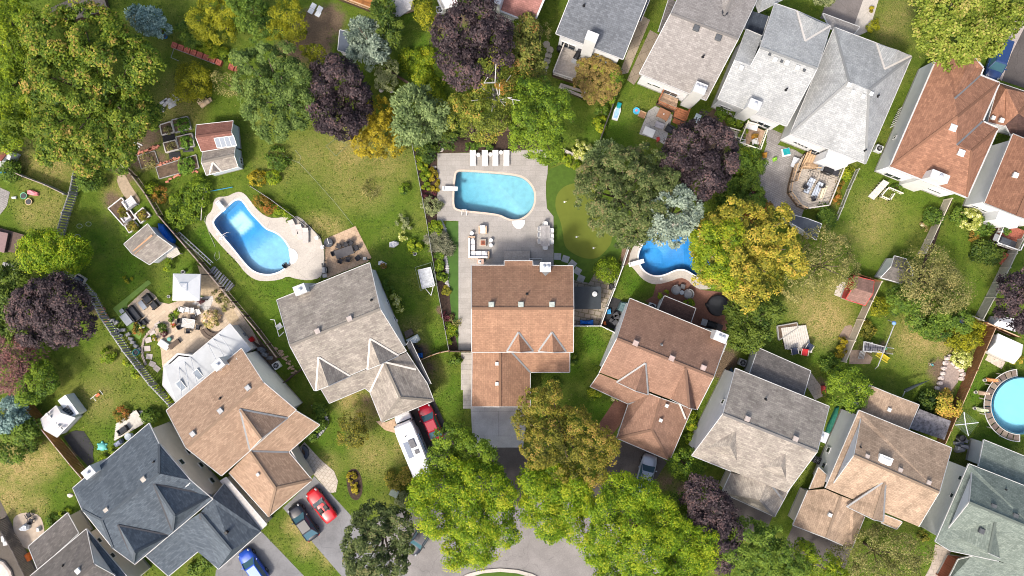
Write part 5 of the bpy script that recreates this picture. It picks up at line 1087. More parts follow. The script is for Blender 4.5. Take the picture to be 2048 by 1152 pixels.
board_fence([(151,322),(138,385),(124,425),(112,468)],1.7,WGREY,'grey slatted fence below the golden maple, beside lawn toys',single=True,bw=.17,gap=.12,side=1)
board_fence([(113,541),(147,558),(175,588),(200,635),(245,702),(298,770),(338,812)],1.8,WGREY,'grey slatted fence between purple tree lawn and stone patio',single=True,bw=.17,gap=.14,rail=M('pale grey cap',(.42,.42,.41),.8),side=1)
board_fence([(46,812),(80,856),(110,893),(140,930),(164,958)],1.8,WORG,'orange stained wood fence beside the white playhouse',bw=.17,gap=.01,rail=M('pinkish white fence cap',(.50,.40,.36),.8),midrail=False,single=True)
board_fence([(-10,1045),(22,1098),(52,1160)],1.8,M('dark grey brown fence wood',(.13,.11,.10),.85,.25,3),'dark grey board fence at the lower left corner',bw=.15,gap=.03)
board_fence([(8,336),(45,353),(90,370),(127,388)],1.4,WGREY,'thin grey fence left of the lawn toys',rail=M('pale fence cap'),bw=.14,gap=.03)
panel_fence([(1764,563),(1745,602),(1728,640),(1710,682),(1692,724)],1.8,WBEI,'beige vinyl fence running down from the small red shed')
board_fence([(1764,563),(1740,556),(1716,548)],1.7,WBRN,'short brown fence piece behind the small red shed')
panel_fence([(1904,397),(1884,440),(1866,478),(1852,506)],1.7,WBEI,'beige fence beside the long planting bed of the rust roofed house')
panel_fence([(2047,478),(2020,535),(1990,595),(1966,640)],1.8,M('greenish grey fence',(.34,.33,.28),.7,.12),'greenish grey fence beside the red deck, ending at a purple tree')
board_fence([(1992,655),(1972,700),(1955,740),(1940,775),(1915,832),(1890,890)],1.8,WBRN,'long brown wood fence left of the round above-ground pool',rail=M('light tan cap',(.52,.37,.24),.8),midrail=True,bw=.18,gap=.01,single=True,side=-1)
board_fence([(1974,645),(2005,659),(2040,674)],1.8,WBRN,'short brown wood fence behind the white plastic shed',rail=M('light tan cap'),bw=.18,gap=.01)
board_fence([(1912,640),(1945,632),(1975,645)],1.3,WGREY,'low grey fence above the yellow green bushes');
board_fence([(1718,338),(1700,378),(1686,414),(1675,440)],1.0,M('pale green grey rail',(.36,.36,.31),.7),'low pale picket fence beside the plant strip',bw=.08,gap=.07)
board_fence([(1243,168),(1228,205),(1210,252),(1195,298)],1.3,M('dark thin fence',(.09,.08,.07),.8),'thin dark fence between two top lawns, by the toy boat',bw=.1,gap=.03)
chain_fence([(823,284),(836,350),(852,437),(875,578),(889,655),(898,702)],1.3,'black chain link fence between the big lawn and the grey stone patio')
board_fence([(898,702),(880,705),(862,711),(842,720)],1.4,WBRN,'short curved wood fence at the lower end of the black chain fence',bw=.1,gap=.02,rail=M('light tan cap'))
panel_fence([(898,703),(920,703),(943,703)],1.4,M('dark brown gate wood',(.10,.07,.05),.8),'small dark gate beside the middle house',ps=1.4)
panel_fence([(1259,494),(1246,533),(1230,577),(1215,615),(1202,651)],1.5,VINYL,'white vinyl fence between stone side patio and kidney shaped pool',ps=2.2)
panel_fence([(1202,652),(1175,652),(1148,652)],1.4,VINYL,'white vinyl fence below the dark side shed');panel_fence([(1202,652),(1215,658),(1229,665)],1.4,VINYL,'short white vinyl fence enclosing the black side yard')
board_fence([(1454,684),(1447,702),(1440,718)],1.6,VINYL,'short white fence right of the rosy roofed house',bw=.15)
chain_fence([(500,372),(540,398),(575,424),(612,452)],1.1,'sparse dark fence along the upper right edge of blue pool deck',WDARK)
chain_fence([(618,452),(640,475),(646,494)],1.0,'black metal rail at the right end of the pool deck');chain_fence([(648,496),(648,520),(645,540),(641,556)],1.0,'black metal rail between pool deck and tan paver patio')
board_fence([(823,168),(795,150),(772,135)],1.4,WDARK,'short dark fence behind the small pale silvery tree')
board_fence([(600,740),(582,752),(567,765)],1.5,WDARK,'short dark fence between tan house and taupe house')
t=thing('retaining_wall','low pale concrete retaining wall above the fringe lawn','wall',P(1145,310,0));a,b=P(1124,300,0),P(1167,321,0)
for i in range(5):q=a.lerp(b,(i+.5)/5);MB().box((q.x,q.y,0),((b-a).length/5-.03,.3,.55+.02*(i%2)),math.atan2(b.y-a.y,b.x-a.x)).build('block',CONC,t)
# ---- sheds and outbuildings
def gable_shed(name,label,px,h,rz_,ridge,rmat,wmat,over=.18,cat='shed',axis=0,group=None,grim=TRIM):
 """four roof corners in the photo (at eave height h); ridge joins the middles of sides 'axis' and axis+2"""
 hs=House(name,label,cat,(sum(p[0]for p in px)/4,sum(p[1]for p in px)/4),rmat,wmat);hs.rz=ang(px[0],px[1])
 c=[(x,y,h)for x,y in px];w=[P(*q)for q in c]
 m1=(w[axis]+w[(axis+1)%4])/2;m2=(w[(axis+2)%4]+w[(axis+3)%4])/2;m1.z=m2.z=h+rz_
 r1=(*PX(m1),m1.z);r2=(*PX(m2),m2.z);k=axis
 hs.facet([c[(k+1)%4],c[(k+2)%4],r2,r1]);hs.facet([c[k],r1,r2,c[(k+3)%4]]);hs.wall(px,h,ins=over)
 hs.gable(c[k],c[(k+1)%4],r1,ins=over);hs.gable(c[(k+2)%4],c[(k+3)%4],r2,ins=over);hs.tr=grim;hs.trim(.06);return hs
s=gable_shed('garden_shed','red brown roofed garden shed with solar panel, joined to taupe roofed shed',[(393,250),(466,242),(471,292),(403,303)],2.4,.9,None,shingle('red brown shed shingles',(.24,.115,.09),(.19,.088,.068)),M('pale blue grey siding',(.55,.62,.68),.6,.06),axis=3)
hh=s.hit(450,283)[1];n_=s.hit(450,283)[2];az=ang((430,275),(468,270));u=Vector((math.cos(az),math.sin(az),0));v=n_.cross(u).normalized()
pn=MB();c0=P(450,283,2.95);c0.z=hh.z+.06
pn.add([c0+u*a+v*b+n_*z for z in(0,.05)for a,b in((-1.15,-.62),(1.15,-.62),(1.15,.62),(-1.15,.62))],[(3,2,1,0),(4,5,6,7),(0,1,5,4),(1,2,6,5),(2,3,7,6),(3,0,4,7)]);sp=pn.build('solar_panel',TRIM,s.t)
for i in range(4):
 x0=-1.1+i*.56;q=[c0+u*a+v*b+n_*.056 for a,b in((x0,-.55),(x0+.5,-.55),(x0+.5,.55),(x0,.55))];MB().add(q,[(0,1,2,3)]).build('cell',M('grey solar cell',(.22,.25,.29),.25,.1,8),sp)
s=gable_shed('garden_shed','taupe roofed garden shed with small front gable beside the solar shed',[(406,304),(471,291),(476,334),(413,350)],2.3,.9,None,R_TAUPE,M('pale blue grey siding'),axis=3);s.dormer((426,325),(419,348),(443,343),hip=.1,valley=FLASHW)
s.window(482,322,.7,.8)
s=gable_shed('garden_shed','taupe roofed white shed with blue tarp behind, next to the dark fence',[(248,488),(295,448),(346,494),(299,529)],2.3,1.0,None,R_TAUPE,WHITE,axis=3);s.window(324,512,.95,.45);q=s.hit(290,484)
s.strip((268,505,q[1].z+.02),(306,472,q[1].z+.02),M('orange patched shingles',(.45,.26,.15),.9,.15),.45)
s=gable_shed('playhouse','white plastic playhouse with row of vents on its roof beside orange fence',[(82,838),(112,812),(150,836),(114,874)],1.9,.9,None,M('off white plastic roof',(.58,.56,.56),.5,.05),WHITE,axis=1,over=.1)
c=P(133,815,1.6);az=ang((112,812),(140,850))
s2=MB()
MB().box((c.x+.25,c.y+.1,.0),(2.6,1.1,1.7),az).build('front',WHITE,s.t);q=P(136,823,1.72)
for i in range(4):
 for j in range(3):MB().box((q.x+.3*(i-1.5)*math.cos(az)-.28*(j-1)*math.sin(az),q.y+.3*(i-1.5)*math.sin(az)+.28*(j-1)*math.cos(az),1.705),(.27,.25,.03),az).build('pane',glass(),s.t)
for i in range(6):
 f=i/5;q=P(94+(121-94)*f,829+(858-829)*f,2.55);MB().box((q.x,q.y,2.35),(.3,.3,.3),az).build('roof_vent',TRIM,s.t)
s=gable_shed('garden_shed','dark roofed white shed beside the pale olive tree',[(1789,512),(1812,518),(1822,572),(1762,555)],2.2,.8,None,R_DKGREY,WHITE,axis=1);
s=gable_shed('garden_shed','small bright red shed with pink brown roof by the beige fence',[(1708,552),(1748,562),(1730,611),(1692,598)],2.1,.75,None,shingle('pinkish shed shingles',(.25,.15,.12),(.19,.115,.092)),M('bright red siding',(.36,.03,.03),.6,.1),axis=1,grim=M('red trim',(.5,.06,.05),.6))
s=gable_shed('plastic_shed','white plastic shed beside the brown fence above round pool',[(1996,668),(2045,690),(2027,727),(1976,703)],2.0,.5,None,M('white plastic panels',(.70,.70,.69),.4,.04),M('light grey plastic',(.55,.52,.47),.5),axis=1,over=.08)
c=P(1990,722,0);MB().box((c.x,c.y,0),(2.2,.9,.06),ang((1976,715),(2003,730))).build('ramp',M('beige ramp',(.47,.40,.33),.7),s.t)
s=gable_shed('plastic_shed','pale grey plastic shed half under the right purple tree',[(1998,632),(2036,640),(2030,662),(1988,650)],1.8,.4,None,M('pale grey plastic',(.55,.54,.55),.5),WHITE,axis=1,over=.08)
s=gable_shed('garden_shed','dark slate roofed shed hidden behind the yellow tree',[(1566,436),(1578,428),(1643,448),(1632,480)],2.3,.5,None,M('slate blue metal roof',(.055,.065,.08),.6,.15,2),M('grey shed wall',(.45,.46,.5),.6),axis=1)
s=House('side_shed','dark charcoal flat roofed shed against right wall of the middle house','shed',(1174,595),M('charcoal roofing',(.035,.042,.048),.7,.12,2));s.facet([(1147,573,2.3),(1202,573,2.25),(1202,618,2.25),(1147,618,2.3)]);s.wall([(1147,573),(1202,573),(1202,618),(1147,618)],2.2,ins=.12,mat=M('dark shed wall',(.06,.06,.065),.7));c=P(1189,588,2.3)
lt=MB().cyl((c.x,c.y,2.3),.1,.12,10).lathe((c.x,c.y,2.4),[(.06,0),(.27,.1),(.3,.14),(.0,.24)],12).build('turbine_vent',TRIM,s.t);
s=House('garden_shed','dark grey roofed shed behind the silver blue spruce','shed',(686,83),M('blue grey roof felt',(.075,.09,.115),.7,.1),WHITE);s.facet([(680,60,2.4),(716,70,2.4),(696,106,2.4),(676,100,2.4)]);s.wall([(680,60),(716,70),(696,106),(676,100)],2.3,ins=.1);s.trim(.08)
s=House('garden_shed','white shed building at the top left of the widest purple tree','shed',(893,4),M('white metal roof',(.74,.74,.72),.5,.05));s.facet([(868,-14,2.6),(900,-24,2.6),(918,8,2.2),(884,20,2.2)]);s.wall([(868,-14),(900,-24),(918,8),(884,20)],2.2,ins=.1);s.strip((888,18,2.25),(873,-14,2.6),M('grey gutter',(.4,.38,.34)),.2)
s=House('gazebo','grey shingled hexagonal gazebo roof at the top','gazebo',(795,10),M('speckled grey shingles',(.42,.41,.41),.9,.25,10,fine=30));hx=[(765,2,2.4),(774,-22,2.4),(803,-30,2.4),(828,-8,2.4),(822,18,2.4),(795,36,2.4)]
for a,b in zip(hx,hx[1:]+hx[:1]):s.facet([a,b,(797,0,3.2)])
for a in hx:q=P(a[0]*.9+79.5,a[1]*.9,0);MB().box((q.x,q.y,0),(.12,.12,2.35)).build('post',WBRN,s.t)
q=P(797,4,0);MB().box((q.x,q.y,0),(3.2,3.2,.15),.3).build('floor',WDECKW,s.t)
s=House('neighbour_house','corner of red tiled roof with skylight at the left edge','house',(5,305),M('red ribbed tiles',(.26,.09,.06),.8,.2,4));s.facet([(-30,292,2.6),(0,292,2.6),(18,301,2.6),(2,322,3.2),(-30,330,3.2)]);s.facet([(14,303,2.7),(24,304,2.6),(18,320,2.6),(10,316,2.7)],TRIM);s.wall([(-30,292),(16,300),(4,322),(-30,330)],2.5,ins=.1);s.trim(.08)
t=thing('gazebo','white square fabric canopy over the stone patio','canopy',P(372,574,0));z=2.5;cs=[(346,547),(401,548),(399,601),(345,601)];W=[P(x,y,z)for x,y in cs];cc=sum(W,Vector())/4;cv=M('white canopy fabric',(.70,.70,.69),.8,.04,2)
mb=MB();top=[cc+(p-cc)*.24+Vector((0,0,.95))for p in W]
for i in range(4):mb.add([W[i],W[(i+1)%4],top[(i+1)%4],top[i]],[(0,1,2,3)]);mb.add([W[i],W[(i+1)%4],W[(i+1)%4]-Vector((0,0,.22)),W[i]-Vector((0,0,.22))],[(0,3,2,1)])
mb.build('canopy',cv,t);t2=[cc+(p-cc)*.30+Vector((0,0,.98))for p in W];ap=cc+Vector((0,0,1.35))
mb=MB();mb.add(t2+[ap],[(0,1,4),(1,2,4),(2,3,4),(3,0,4)]);mb.build('vent_cap',cv,t)
for p in W:q=cc+(p-cc)*.96;MB().box((q.x,q.y,0),(.1,.1,z-.05)).build('leg',M('dark bronze',(.05,.045,.04),.5),t)
t=thing('slatted_rack','grey slatted wooden rack standing behind the dark diagonal fence','rack',P(440,563,0));az=ang((419,545),(458,580))
for i in range(9):q=P(422+34*i/8+6,546+32*i/8-4,0);MB().box((q.x,q.y,.4+.06*i%.2),(.2,1.2,.05),az+.1).build('slat',WGREY,t)
q0,q1=P(424,540,0),P(464,576,0);MB().box((q0.x,q0.y,0),(.1,1.0,.4),az).box((q1.x,q1.y,0),(.1,1.0,.4),az).build('frame',WGREY,t)
# ---- decks
def deck(name,label,px,z,mat,along=0,pw=.24,rails=(),rmat=None,rh=.95,skirt=None,cat='deck',bal=.28):
 """px: quad corners at deck height; boards run along side `along`; rails: indices of sides with a railing"""
 w=[P(x,y,z)for x,y in px];n=len(w);c=sum(w,Vector())/n;t=thing(name,label,cat,(c.x,c.y,0));rmat=rmat or mat
 a,b,d,e=w[along%4],w[(along+1)%4],w[(along+2)%4],w[(along+3)%4];k=max(2,int((e-a).length/pw));pl=None
 for i in range(k):
  f=(i+.5)/k;p,q=a.lerp(e,f),b.lerp(d,f);L=(q-p).length;m=(p+q)/2;az=math.atan2((q-p).y,(q-p).x);wd=(e-a).length/k-.02
  if pl is None:pl=MB().box((0,0,-.04),(1,wd,.04)).build('plank',mat,t,off=(0,0,0));ob=pl
  else:ob=pl.copy();COL.objects.link(ob)
  ob.parent=t;ob.location=m-t.location+Vector((0,0,random.uniform(-.004,.004)));ob.rotation_euler=(0,0,az);ob.scale.x=L
 sk=MB()
 for i in range(n):
  p,q=w[i],w[(i+1)%n];sk.add([p-Vector((0,0,.05)),q-Vector((0,0,.05)),Vector((q.x,q.y,0)),Vector((p.x,p.y,0))],[(0,1,2,3),(3,2,1,0)])
 sk.build('skirt',skirt or M('dark deck framing',(.16,.11,.075),.9),t)  # deck framing in one even dark brown
 for i in rails:railing(t,w[i],w[(i+1)%n],rmat,rh,bal)
 return t
def railing(t,p,q,mat,rh=.95,bal=.28):
 L=(q-p).length;k=max(1,round(L/1.5));d=(q-p).normalized();up=Vector((0,0,1))
 for i in range(k+1):c=p.lerp(q,i/k);MB().box(c,(.1,.1,rh+.04)).build('post',mat,t)
 MB().beam(p+up*rh,q+up*rh,.12,.05).build('handrail',mat,t);MB().beam(p+up*.12,q+up*.12,.06,.06).build('rail',mat,t)
 if bal:
  mb=MB();k=int(L/bal)
  for i in range(1,k):c=p.lerp(q,i/k);mb.box(c+up*.12,(.045,.045,rh-.12),math.atan2(d.y,d.x))
  mb.build('balusters',mat,t,kind='stuff')
def steps(t,px,z0,n,mat,rise=.17):
 """px: quad, top edge first; n treads going down"""
 w=[P(x,y,z0*.5)for x,y in px]
 for i in range(n):
  a,b=w[0].lerp(w[3],i/n),w[1].lerp(w[2],i/n);c,d=w[0].lerp(w[3],(i+1)/n),w[1].lerp(w[2],(i+1)/n);z=z0*(1-(i+1)/(n+1));MB().prism([a,b,d,c],z-.06,z).prism([a.lerp(c,.75),b.lerp(d,.75),d,c],0.0,z-.065).build('step',mat,t)
d=deck('deck','weathered grey two level deck with black barbecue beside the ivy pergola',[(1127,93),(1168,110),(1152,164),(1105,149)],1.0,WDECK,0,rails=(3,2),rmat=WPALE);
steps(d,[(1132,141),(1154,150),(1148,165),(1126,158)],1.0,3,WDECK)
deck('deck','lower landing of weathered grey boards below the two level deck',[(1122,166),(1172,180),(1170,200),(1116,176)],.3,WDECK,0)
d=deck('deck','red brown stained deck under the warm grey house',[(1324,184),(1357,198),(1351,222),(1314,206)],.9,WDECKW,0,rails=(2,3),rmat=WRB,bal=.16);deck('deck','upper dark red brown stair landing beside white chimney wall',[(1352,213),(1376,222),(1369,243),(1347,233)],.8,WRB,0,rails=(1,),rmat=WRB)
steps(d,[(1349,233),(1371,243),(1365,252),(1345,243)],.7,4,WRB)
d=deck('deck','small deck with cream railing under the pale grey house',[(1492,245),(1530,262),(1516,302),(1474,287)],.9,WDECKW,0,rails=(1,2,3),rmat=CREAM)
d2=deck('deck_stairs','stair with cream railing left of the cream railed deck',[(1452,258),(1480,266),(1476,280),(1450,272)],.45,WPALE,3,rails=(0,2),rmat=CREAM,cat='stairs')
O=[(1615,303),(1670,325),(1684,333),(1652,412),(1610,418),(1597,412),(1577,385),(1580,365),(1590,330)]
t=thing('deck','octagonal ended weathered deck with pergola wires and loungers','deck',P(1628,365,0));w=[P(x,y,.7)for x,y in O];c=P(1630,366,.7)
k=26;az=ang((1615,303),(1684,333));u=Vector((math.cos(az),math.sin(az),0));v=Vector((-u.y,u.x,0));pl=None
vs_=[(p-c).dot(v)for p in w];us_=[(p-c).dot(u)for p in w]
for i in range(k):
 y0=min(vs_)+(max(vs_)-min(vs_))*(i+.5)/k;xs=[]
 for j in range(len(w)):
  a,b=(us_[j],vs_[j]),(us_[(j+1)%len(w)],vs_[(j+1)%len(w)])
  if(a[1]-y0)*(b[1]-y0)<0:xs.append(a[0]+(b[0]-a[0])*(y0-a[1])/(b[1]-a[1]))
 if len(xs)<2:continue
 if pl is None:pl=MB().box((0,0,-.04),(1,(max(vs_)-min(vs_))/k-.02,.04)).build('plank',M('pale worn deck boards',(.42,.37,.31),.85,.25,4,fine=16),t,off=(0,0,0));ob=pl
 else:ob=pl.copy();COL.objects.link(ob)
 ob.parent=t;ob.location=c+u*(min(xs)+max(xs))/2+v*y0-t.location;ob.rotation_euler=(0,0,az);ob.scale.x=max(xs)-min(xs)
for i in range(2,8):railing(t,w[i],w[i+1],WTAN if i>3 else WPALE,.95,.2)
sk=MB()
for i in range(len(w)):p,q=w[i],w[(i+1)%len(w)];sk.add([p-Vector((0,0,.05)),q-Vector((0,0,.05)),Vector((q.x,q.y,0)),Vector((p.x,p.y,0))],[(0,1,2,3),(3,2,1,0)])
sk.build('skirt',WDECKW,t)
for a,b,m_ in(((1616,305),(1595,345),WTAN),((1595,345),(1590,362),WTAN)):railing(t,P(*a,.7),P(*b,.7),m_,.9,.2)
d=deck('deck','tan upper landing with boxed stair beside the octagonal deck',[(1614,304),(1644,316),(1636,338),(1600,336)],1.1,WTAN,1,rails=(2,),rmat=WTAN)
q=MB()
for i in range(8):
 a,b=P(1622+i*5.2,340+i*1.6,3.0),P(1606+i*5.4,384+i*1.9,3.0);q.tube([a,b],.02,4)
for f in(0,.5,1):q.tube([P(1620+(1606-1620)*f,340+44*f,3),P(1662+(1648-1662)*f,353+46*f,3)],.02,4)
pg=thing('pergola_frame','thin dark metal pergola frame over the octagonal deck','pergola',P(1634,368,0));q.build('wire_grid',M('dark bronze'),pg)
for x,y in((1616,343),(1661,357),(1603,384),(1646,398)):a=P(x,y,.7);MB().cyl((a.x,a.y,.7),.03,2.3,6).build('pole',M('dark bronze'),pg)
d=deck('deck','worn red deck with white railing under the brown corner house',[(2003,442),(2050,462),(2030,502),(1984,486)],.8,WRED,0,rails=(2,3,1),rmat=VINYL,bal=.2);steps(d,[(2000,503),(2024,511),(2008,530),(1985,522)],.7,4,WRED)
d=deck('deck','pale bleached plank deck with three chairs above the taupe house',[(1562,656),(1612,650),(1625,706),(1570,698)],.3,WPALE,1)
d=deck('deck','weathered black grey plank pergola roof beside ochre house porch',[(1839,818),(1902,842),(1889,880),(1818,856)],2.5,M('blackened old planks',(.15,.14,.145),.9,.5,2.5,fine=7),3,pw=.3)
d=deck('deck','grey deck with round table tucked behind the slate house',[(232,848),(272,820),(290,846),(228,882)],.5,WPALE,0);steps(d,[(264,834),(286,838),(284,822),(264,822)],.5,3,WPALE)
d=deck('deck','orange stained deck with patio furniture at the top edge',[(670,-6),(745,22),(757,-25),(690,-50)],.8,M('orange deck stain',(.42,.17,.05),.75,.2,3),0,rails=(0,1),rmat=WTAN,bal=.2)
d=deck('deck','weathered brown deck above the golden maple at the top left',[(85,24),(140,40),(215,20),(200,-30)],.8,M('brown weathered boards',(.20,.165,.13),.85,.25,4),0)
d=deck('deck','brown sunken spa deck at the left edge',[(-20,450),(48,470),(30,505),(-20,500)],.4,M('dark brown deck boards',(.11,.075,.06),.85,.25,4),0)
c=P(2,482,.4);hot=thing('hot_tub','covered hot tub with plum brown lid at the left edge','hot tub',(c.x,c.y,0));bevel(MB().box((c.x-.3,c.y,.0),(2.6,2.3,.85),-.2).build('shell',M('dark tub shell',(.06,.045,.04),.6),hot),.15);bevel(MB().box((c.x-.3,c.y,.86),(2.65,2.35,.12),-.2).build('cover',M('plum brown vinyl',(.21,.135,.13),.5,.08),hot),.08)
st=thing('steps','grey wooden steps below the spa deck at the left edge','steps',P(15,535,0));
for i in range(4):q=P(12+6*i,534+2*i,0);MB().box((q.x,q.y,.0),(.32,1.1,.5-.1*i),-.25).build('step',WGREY,st)
d=deck('deck','grey raised step platform at the back door of middle house',[(1008,502),(1060,502),(1060,522),(1008,522)],.35,WDECK,0,pw=.2)
t=thing('stairs','wooden steps going down from the rust roofed house','stairs',P(1757,382,0));steps(t,[(1764,360),(1776,366),(1751,399),(1739,392)],.9,7,WPALE)
t=thing('low_enclosure','small white framed enclosure under rust house wall','fence',P(1778,388,0))
for a,b in(((1772,376),(1800,388)),((1772,376),(1757,393)),((1757,393),(1775,401)),((1775,401),(1783,389))):railing(t,P(*a),P(*b),CREAM,.7,.25)
# ---- vehicles
def paint(name,col):
 if name in MATS:return MATS[name]
 m,nt,n,b=newmat(name);b.inputs['Base Color'].default_value=(*col,1);b.inputs['Roughness'].default_value=.28;b.inputs['Coat Weight'].default_value=.7;b.inputs['Coat Roughness'].default_value=.04;b.inputs['Metallic'].default_value=.15
 MATS[name]=m;return m
TYRE=M('tyre rubber',(.02,.02,.022),.85);RIM=M('alloy rim',(.45,.45,.47),.3,.05,metal=.8);CGL=glass('car glass',(.045,.11,.14));LAMP=M('headlight lens',(.34,.35,.36),.15,.03);TAIL=M('tail light lens',(.35,.015,.015),.2,.05)
def loft(mb,st,ring,m=0):
 k=len(ring(*st[0]));vs=[]
 for s in st:vs+=ring(*s)
 fs=[(i*k+j,i*k+(j+1)%k,(i+1)*k+(j+1)%k,(i+1)*k+j)for i in range(len(st)-1)for j in range(k)]
 fs+=[tuple(range(k-1,-1,-1)),tuple(range((len(st)-1)*k,len(st)*k))];return mb.add(vs,fs,m)
def car(name,label,px,heading,L,W,col,cab,zr=1.42,zb=.88,cat='car',open_top=False,bonnet=.12,rails=False):
 t=thing(name,label,cat,P(*px,0),heading);pm=paint(name+' paint '+label[:12],col);hl,hw=L/2,W/2
 def ring(x,w,z):return[(x,-w*.9,.22),(x,-w,.42),(x,-w,z-.16),(x,-w*.93,z-.03),(x,-w*.5,z+.03),(x,0,z+.045),(x,w*.5,z+.03),(x,w*.93,z-.03),(x,w,z-.16),(x,w,.42),(x,w*.9,.22)]
 st=[(-hl,hw*.70,zb*.80),(-hl+.06,hw*.82,zb*.9),(-hl+.25,hw*.93,zb*.99),(-hl+.7,hw*.99,zb),(-hl+1.2,hw,zb),(0,hw*.985,zb),(hl-1.5,hw,zb*.99),(hl-.85,hw*.985,zb*(1-bonnet*.35)),(hl-.35,hw*.9,zb*(1-bonnet*.9)),(hl-.1,hw*.76,zb*(.90-bonnet)),(hl,hw*.58,zb*(.74-bonnet*.5))]
 mb=MB();loft(mb,st,ring);mb.build('body',pm,t,smooth=True,off=(0,0,0))
 x0,x1,x2,x3=cab;wb,wt=hw*.90,hw*.70;zt=zr
 A=[(x0,wb,zb-.02),(x1,wt,zt-.03),(x2,wt,zt-.03),(x3,wb,zb-.02)]
 if not open_top:
  g=MB();v=[(x,-w,z)for x,w,z in A]+[(x,w,z)for x,w,z in A]
  g.add(v,[(0,1,5,4)]).build('rear_window',CGL,t,off=(0,0,0));MB().add(v,[(2,3,7,6)]).build('windscreen',CGL,t,off=(0,0,0))
  MB().add(v,[(3,2,1,0)]).build('side_window',CGL,t,off=(0,0,0));MB().add(v,[(4,5,6,7)]).build('side_window',CGL,t,off=(0,0,0))
  rf=MB();rw=wt*.99;rf.add([(x1-.06,-rw,zt-.03),(x1-.06,rw,zt-.03),(x2+.06,rw,zt-.03),(x2+.06,-rw,zt-.03),(x1+.1,-rw*.85,zt+.03),(x1+.1,rw*.85,zt+.03),(x2-.1,rw*.85,zt+.03),(x2-.1,-rw*.85,zt+.03)],[(4,7,6,5),(0,4,5,1),(1,5,6,2),(2,6,7,3),(3,7,4,0)]).build('roof',pm,t,off=(0,0,0))
  pl=MB()
  for s in(-1,1):pl.beam((x0,s*wb,zb),(x1,s*wt,zt),.09,.06).beam((x2,s*wt,zt),(x3,s*wb,zb),.07,.06)
  for i in range(2):pass
  for s in(-1,1):
   MB().beam((x0,s*wb,zb),(x1,s*wt,zt),.09,.06).build('pillar',pm,t,off=(0,0,0));MB().beam((x2,s*wt,zt),(x3,s*wb,zb),.07,.06).build('pillar',pm,t,off=(0,0,0))
   if rails:MB().beam((x1+.1,s*wt*.9,zt+.08),(x2-.2,s*wt*.9,zt+.08),.05,.05).build('roof_rail',BLACK,t,off=(0,0,0))
 else:
  MB().add([(x0,-wb*.8,zb+.03),(x3-.25,-wb*.88,zb+.03),(x3-.25,wb*.88,zb+.03),(x0,wb*.8,zb+.03)],[(0,1,2,3)]).build('cockpit',BLACK,t,off=(0,0,0))
  for s in(-1,1):bevel(MB().box((x0+.55,s*.36,zb+.0),(.55,.5,.12)).box((x0+.25,s*.36,zb+.03),(.16,.5,.3)).build('seat',M('black leather',(.02,.02,.022),.5),t,off=(0,0,0)),.04)
  MB().add([(x3,-wb*.9,zb),(x3,wb*.9,zb),(x3-.5,wb*.78,zr),(x3-.5,-wb*.78,zr)],[(0,1,2,3),(3,2,1,0)]).build('windscreen',glass('pale windscreen',(.30,.38,.40)),t,off=(0,0,0));MB().beam((x3-.5,-wb*.78,zr),(x3-.5,wb*.78,zr),.05,.05).build('windscreen_frame',BLACK,t,off=(0,0,0))
 for sx in(-hl*.60,hl*.62):
  for s in(-1,1):
   w_=MB();
   for q in range(1):pass
   n=14;r=.33;y0,y1=s*(hw-.2),s*(hw+.012);vs=[(sx+r*math.cos(2*math.pi*i/n),y,r+r*math.sin(2*math.pi*i/n))for y in(y0,y1)for i in range(n)]
   wh=w_.add(vs,[(i,(i+1)%n,n+(i+1)%n,n+i)for i in range(n)]+[tuple(range(n)),tuple(range(2*n-1,n-1,-1))]).build('wheel',TYRE,t,off=(0,0,0))
   vs=[(sx+.21*math.cos(2*math.pi*i/n),y1+s*.008,r+.21*math.sin(2*math.pi*i/n))for i in range(n)];MB().add(vs,[tuple(range(n)),tuple(range(n-1,-1,-1))]).build('rim',RIM,wh,off=(0,0,0))
 for s in(-1,1):
  MB().ell((hl-.30,s*hw*.72,zb*(.92-bonnet)),(.22,.13,.09),8,5).build('headlight',LAMP,t,smooth=True,off=(0,0,0));MB().box((-hl+.10,s*hw*.70,zb*.72),(.12,.3,.14)).build('tail_light',TAIL,t,off=(0,0,0));bevel(MB().box((x3-.45,s*(hw+.09),zb+.02),(.14,.2,.13)).build('wing_mirror',pm if not open_top else BLACK,t,off=(0,0,0)),.03)
 return t
hd=lambda a,b:ang(a,b)
car('convertible','red open top sports car on the grey drive beside the tan house',(645,1008),hd((668,1038),(622,978)),4.35,1.78,(.50,.008,.012),(-1.0,0,0,.75),1.18,.80,open_top=True)
car('parked_car','black car with bright sky reflected on its roof beside red sports car',(610,1041),hd((630,1070),(590,1012)),4.6,1.85,(.008,.009,.014),(-2.0,-1.1,.35,1.05),1.42,.9)
car('parked_car','bright blue hatchback at bottom edge under the slate house',(510,1128),hd((524,1150),(492,1104)),4.3,1.85,(.012,.07,.42),(-2.0,-1.5,.2,.95),1.52,.95)
car('parked_car','dark red car between white motorhome and the grass strip',(862,842),hd((872,866),(852,820)),4.3,1.8,(.32,.006,.02),(-1.95,-1.0,.3,1.05),1.42,.9)
car('parked_car','silver and black car nosed up to the rosy roofed garage',(1290,944),hd((1284,970),(1298,916)),4.5,1.85,(.36,.40,.46),(-2.1,-1.4,.35,1.05),1.5,.92,rails=True)
car('parked_van','dark blue minivan parked behind the rust roofed house',(1988,122),hd((1996,96),(1977,152)),4.9,1.95,(.018,.045,.14),(-2.35,-2.0,.75,1.5),1.72,1.0,cat='van')
car('parked_car','dark car half hidden between the street trees at road edge',(842,1072),hd((852,1060),(832,1090)),4.4,1.8,(.01,.012,.02),(-2.0,-1.1,.35,1.05),1.42,.9)
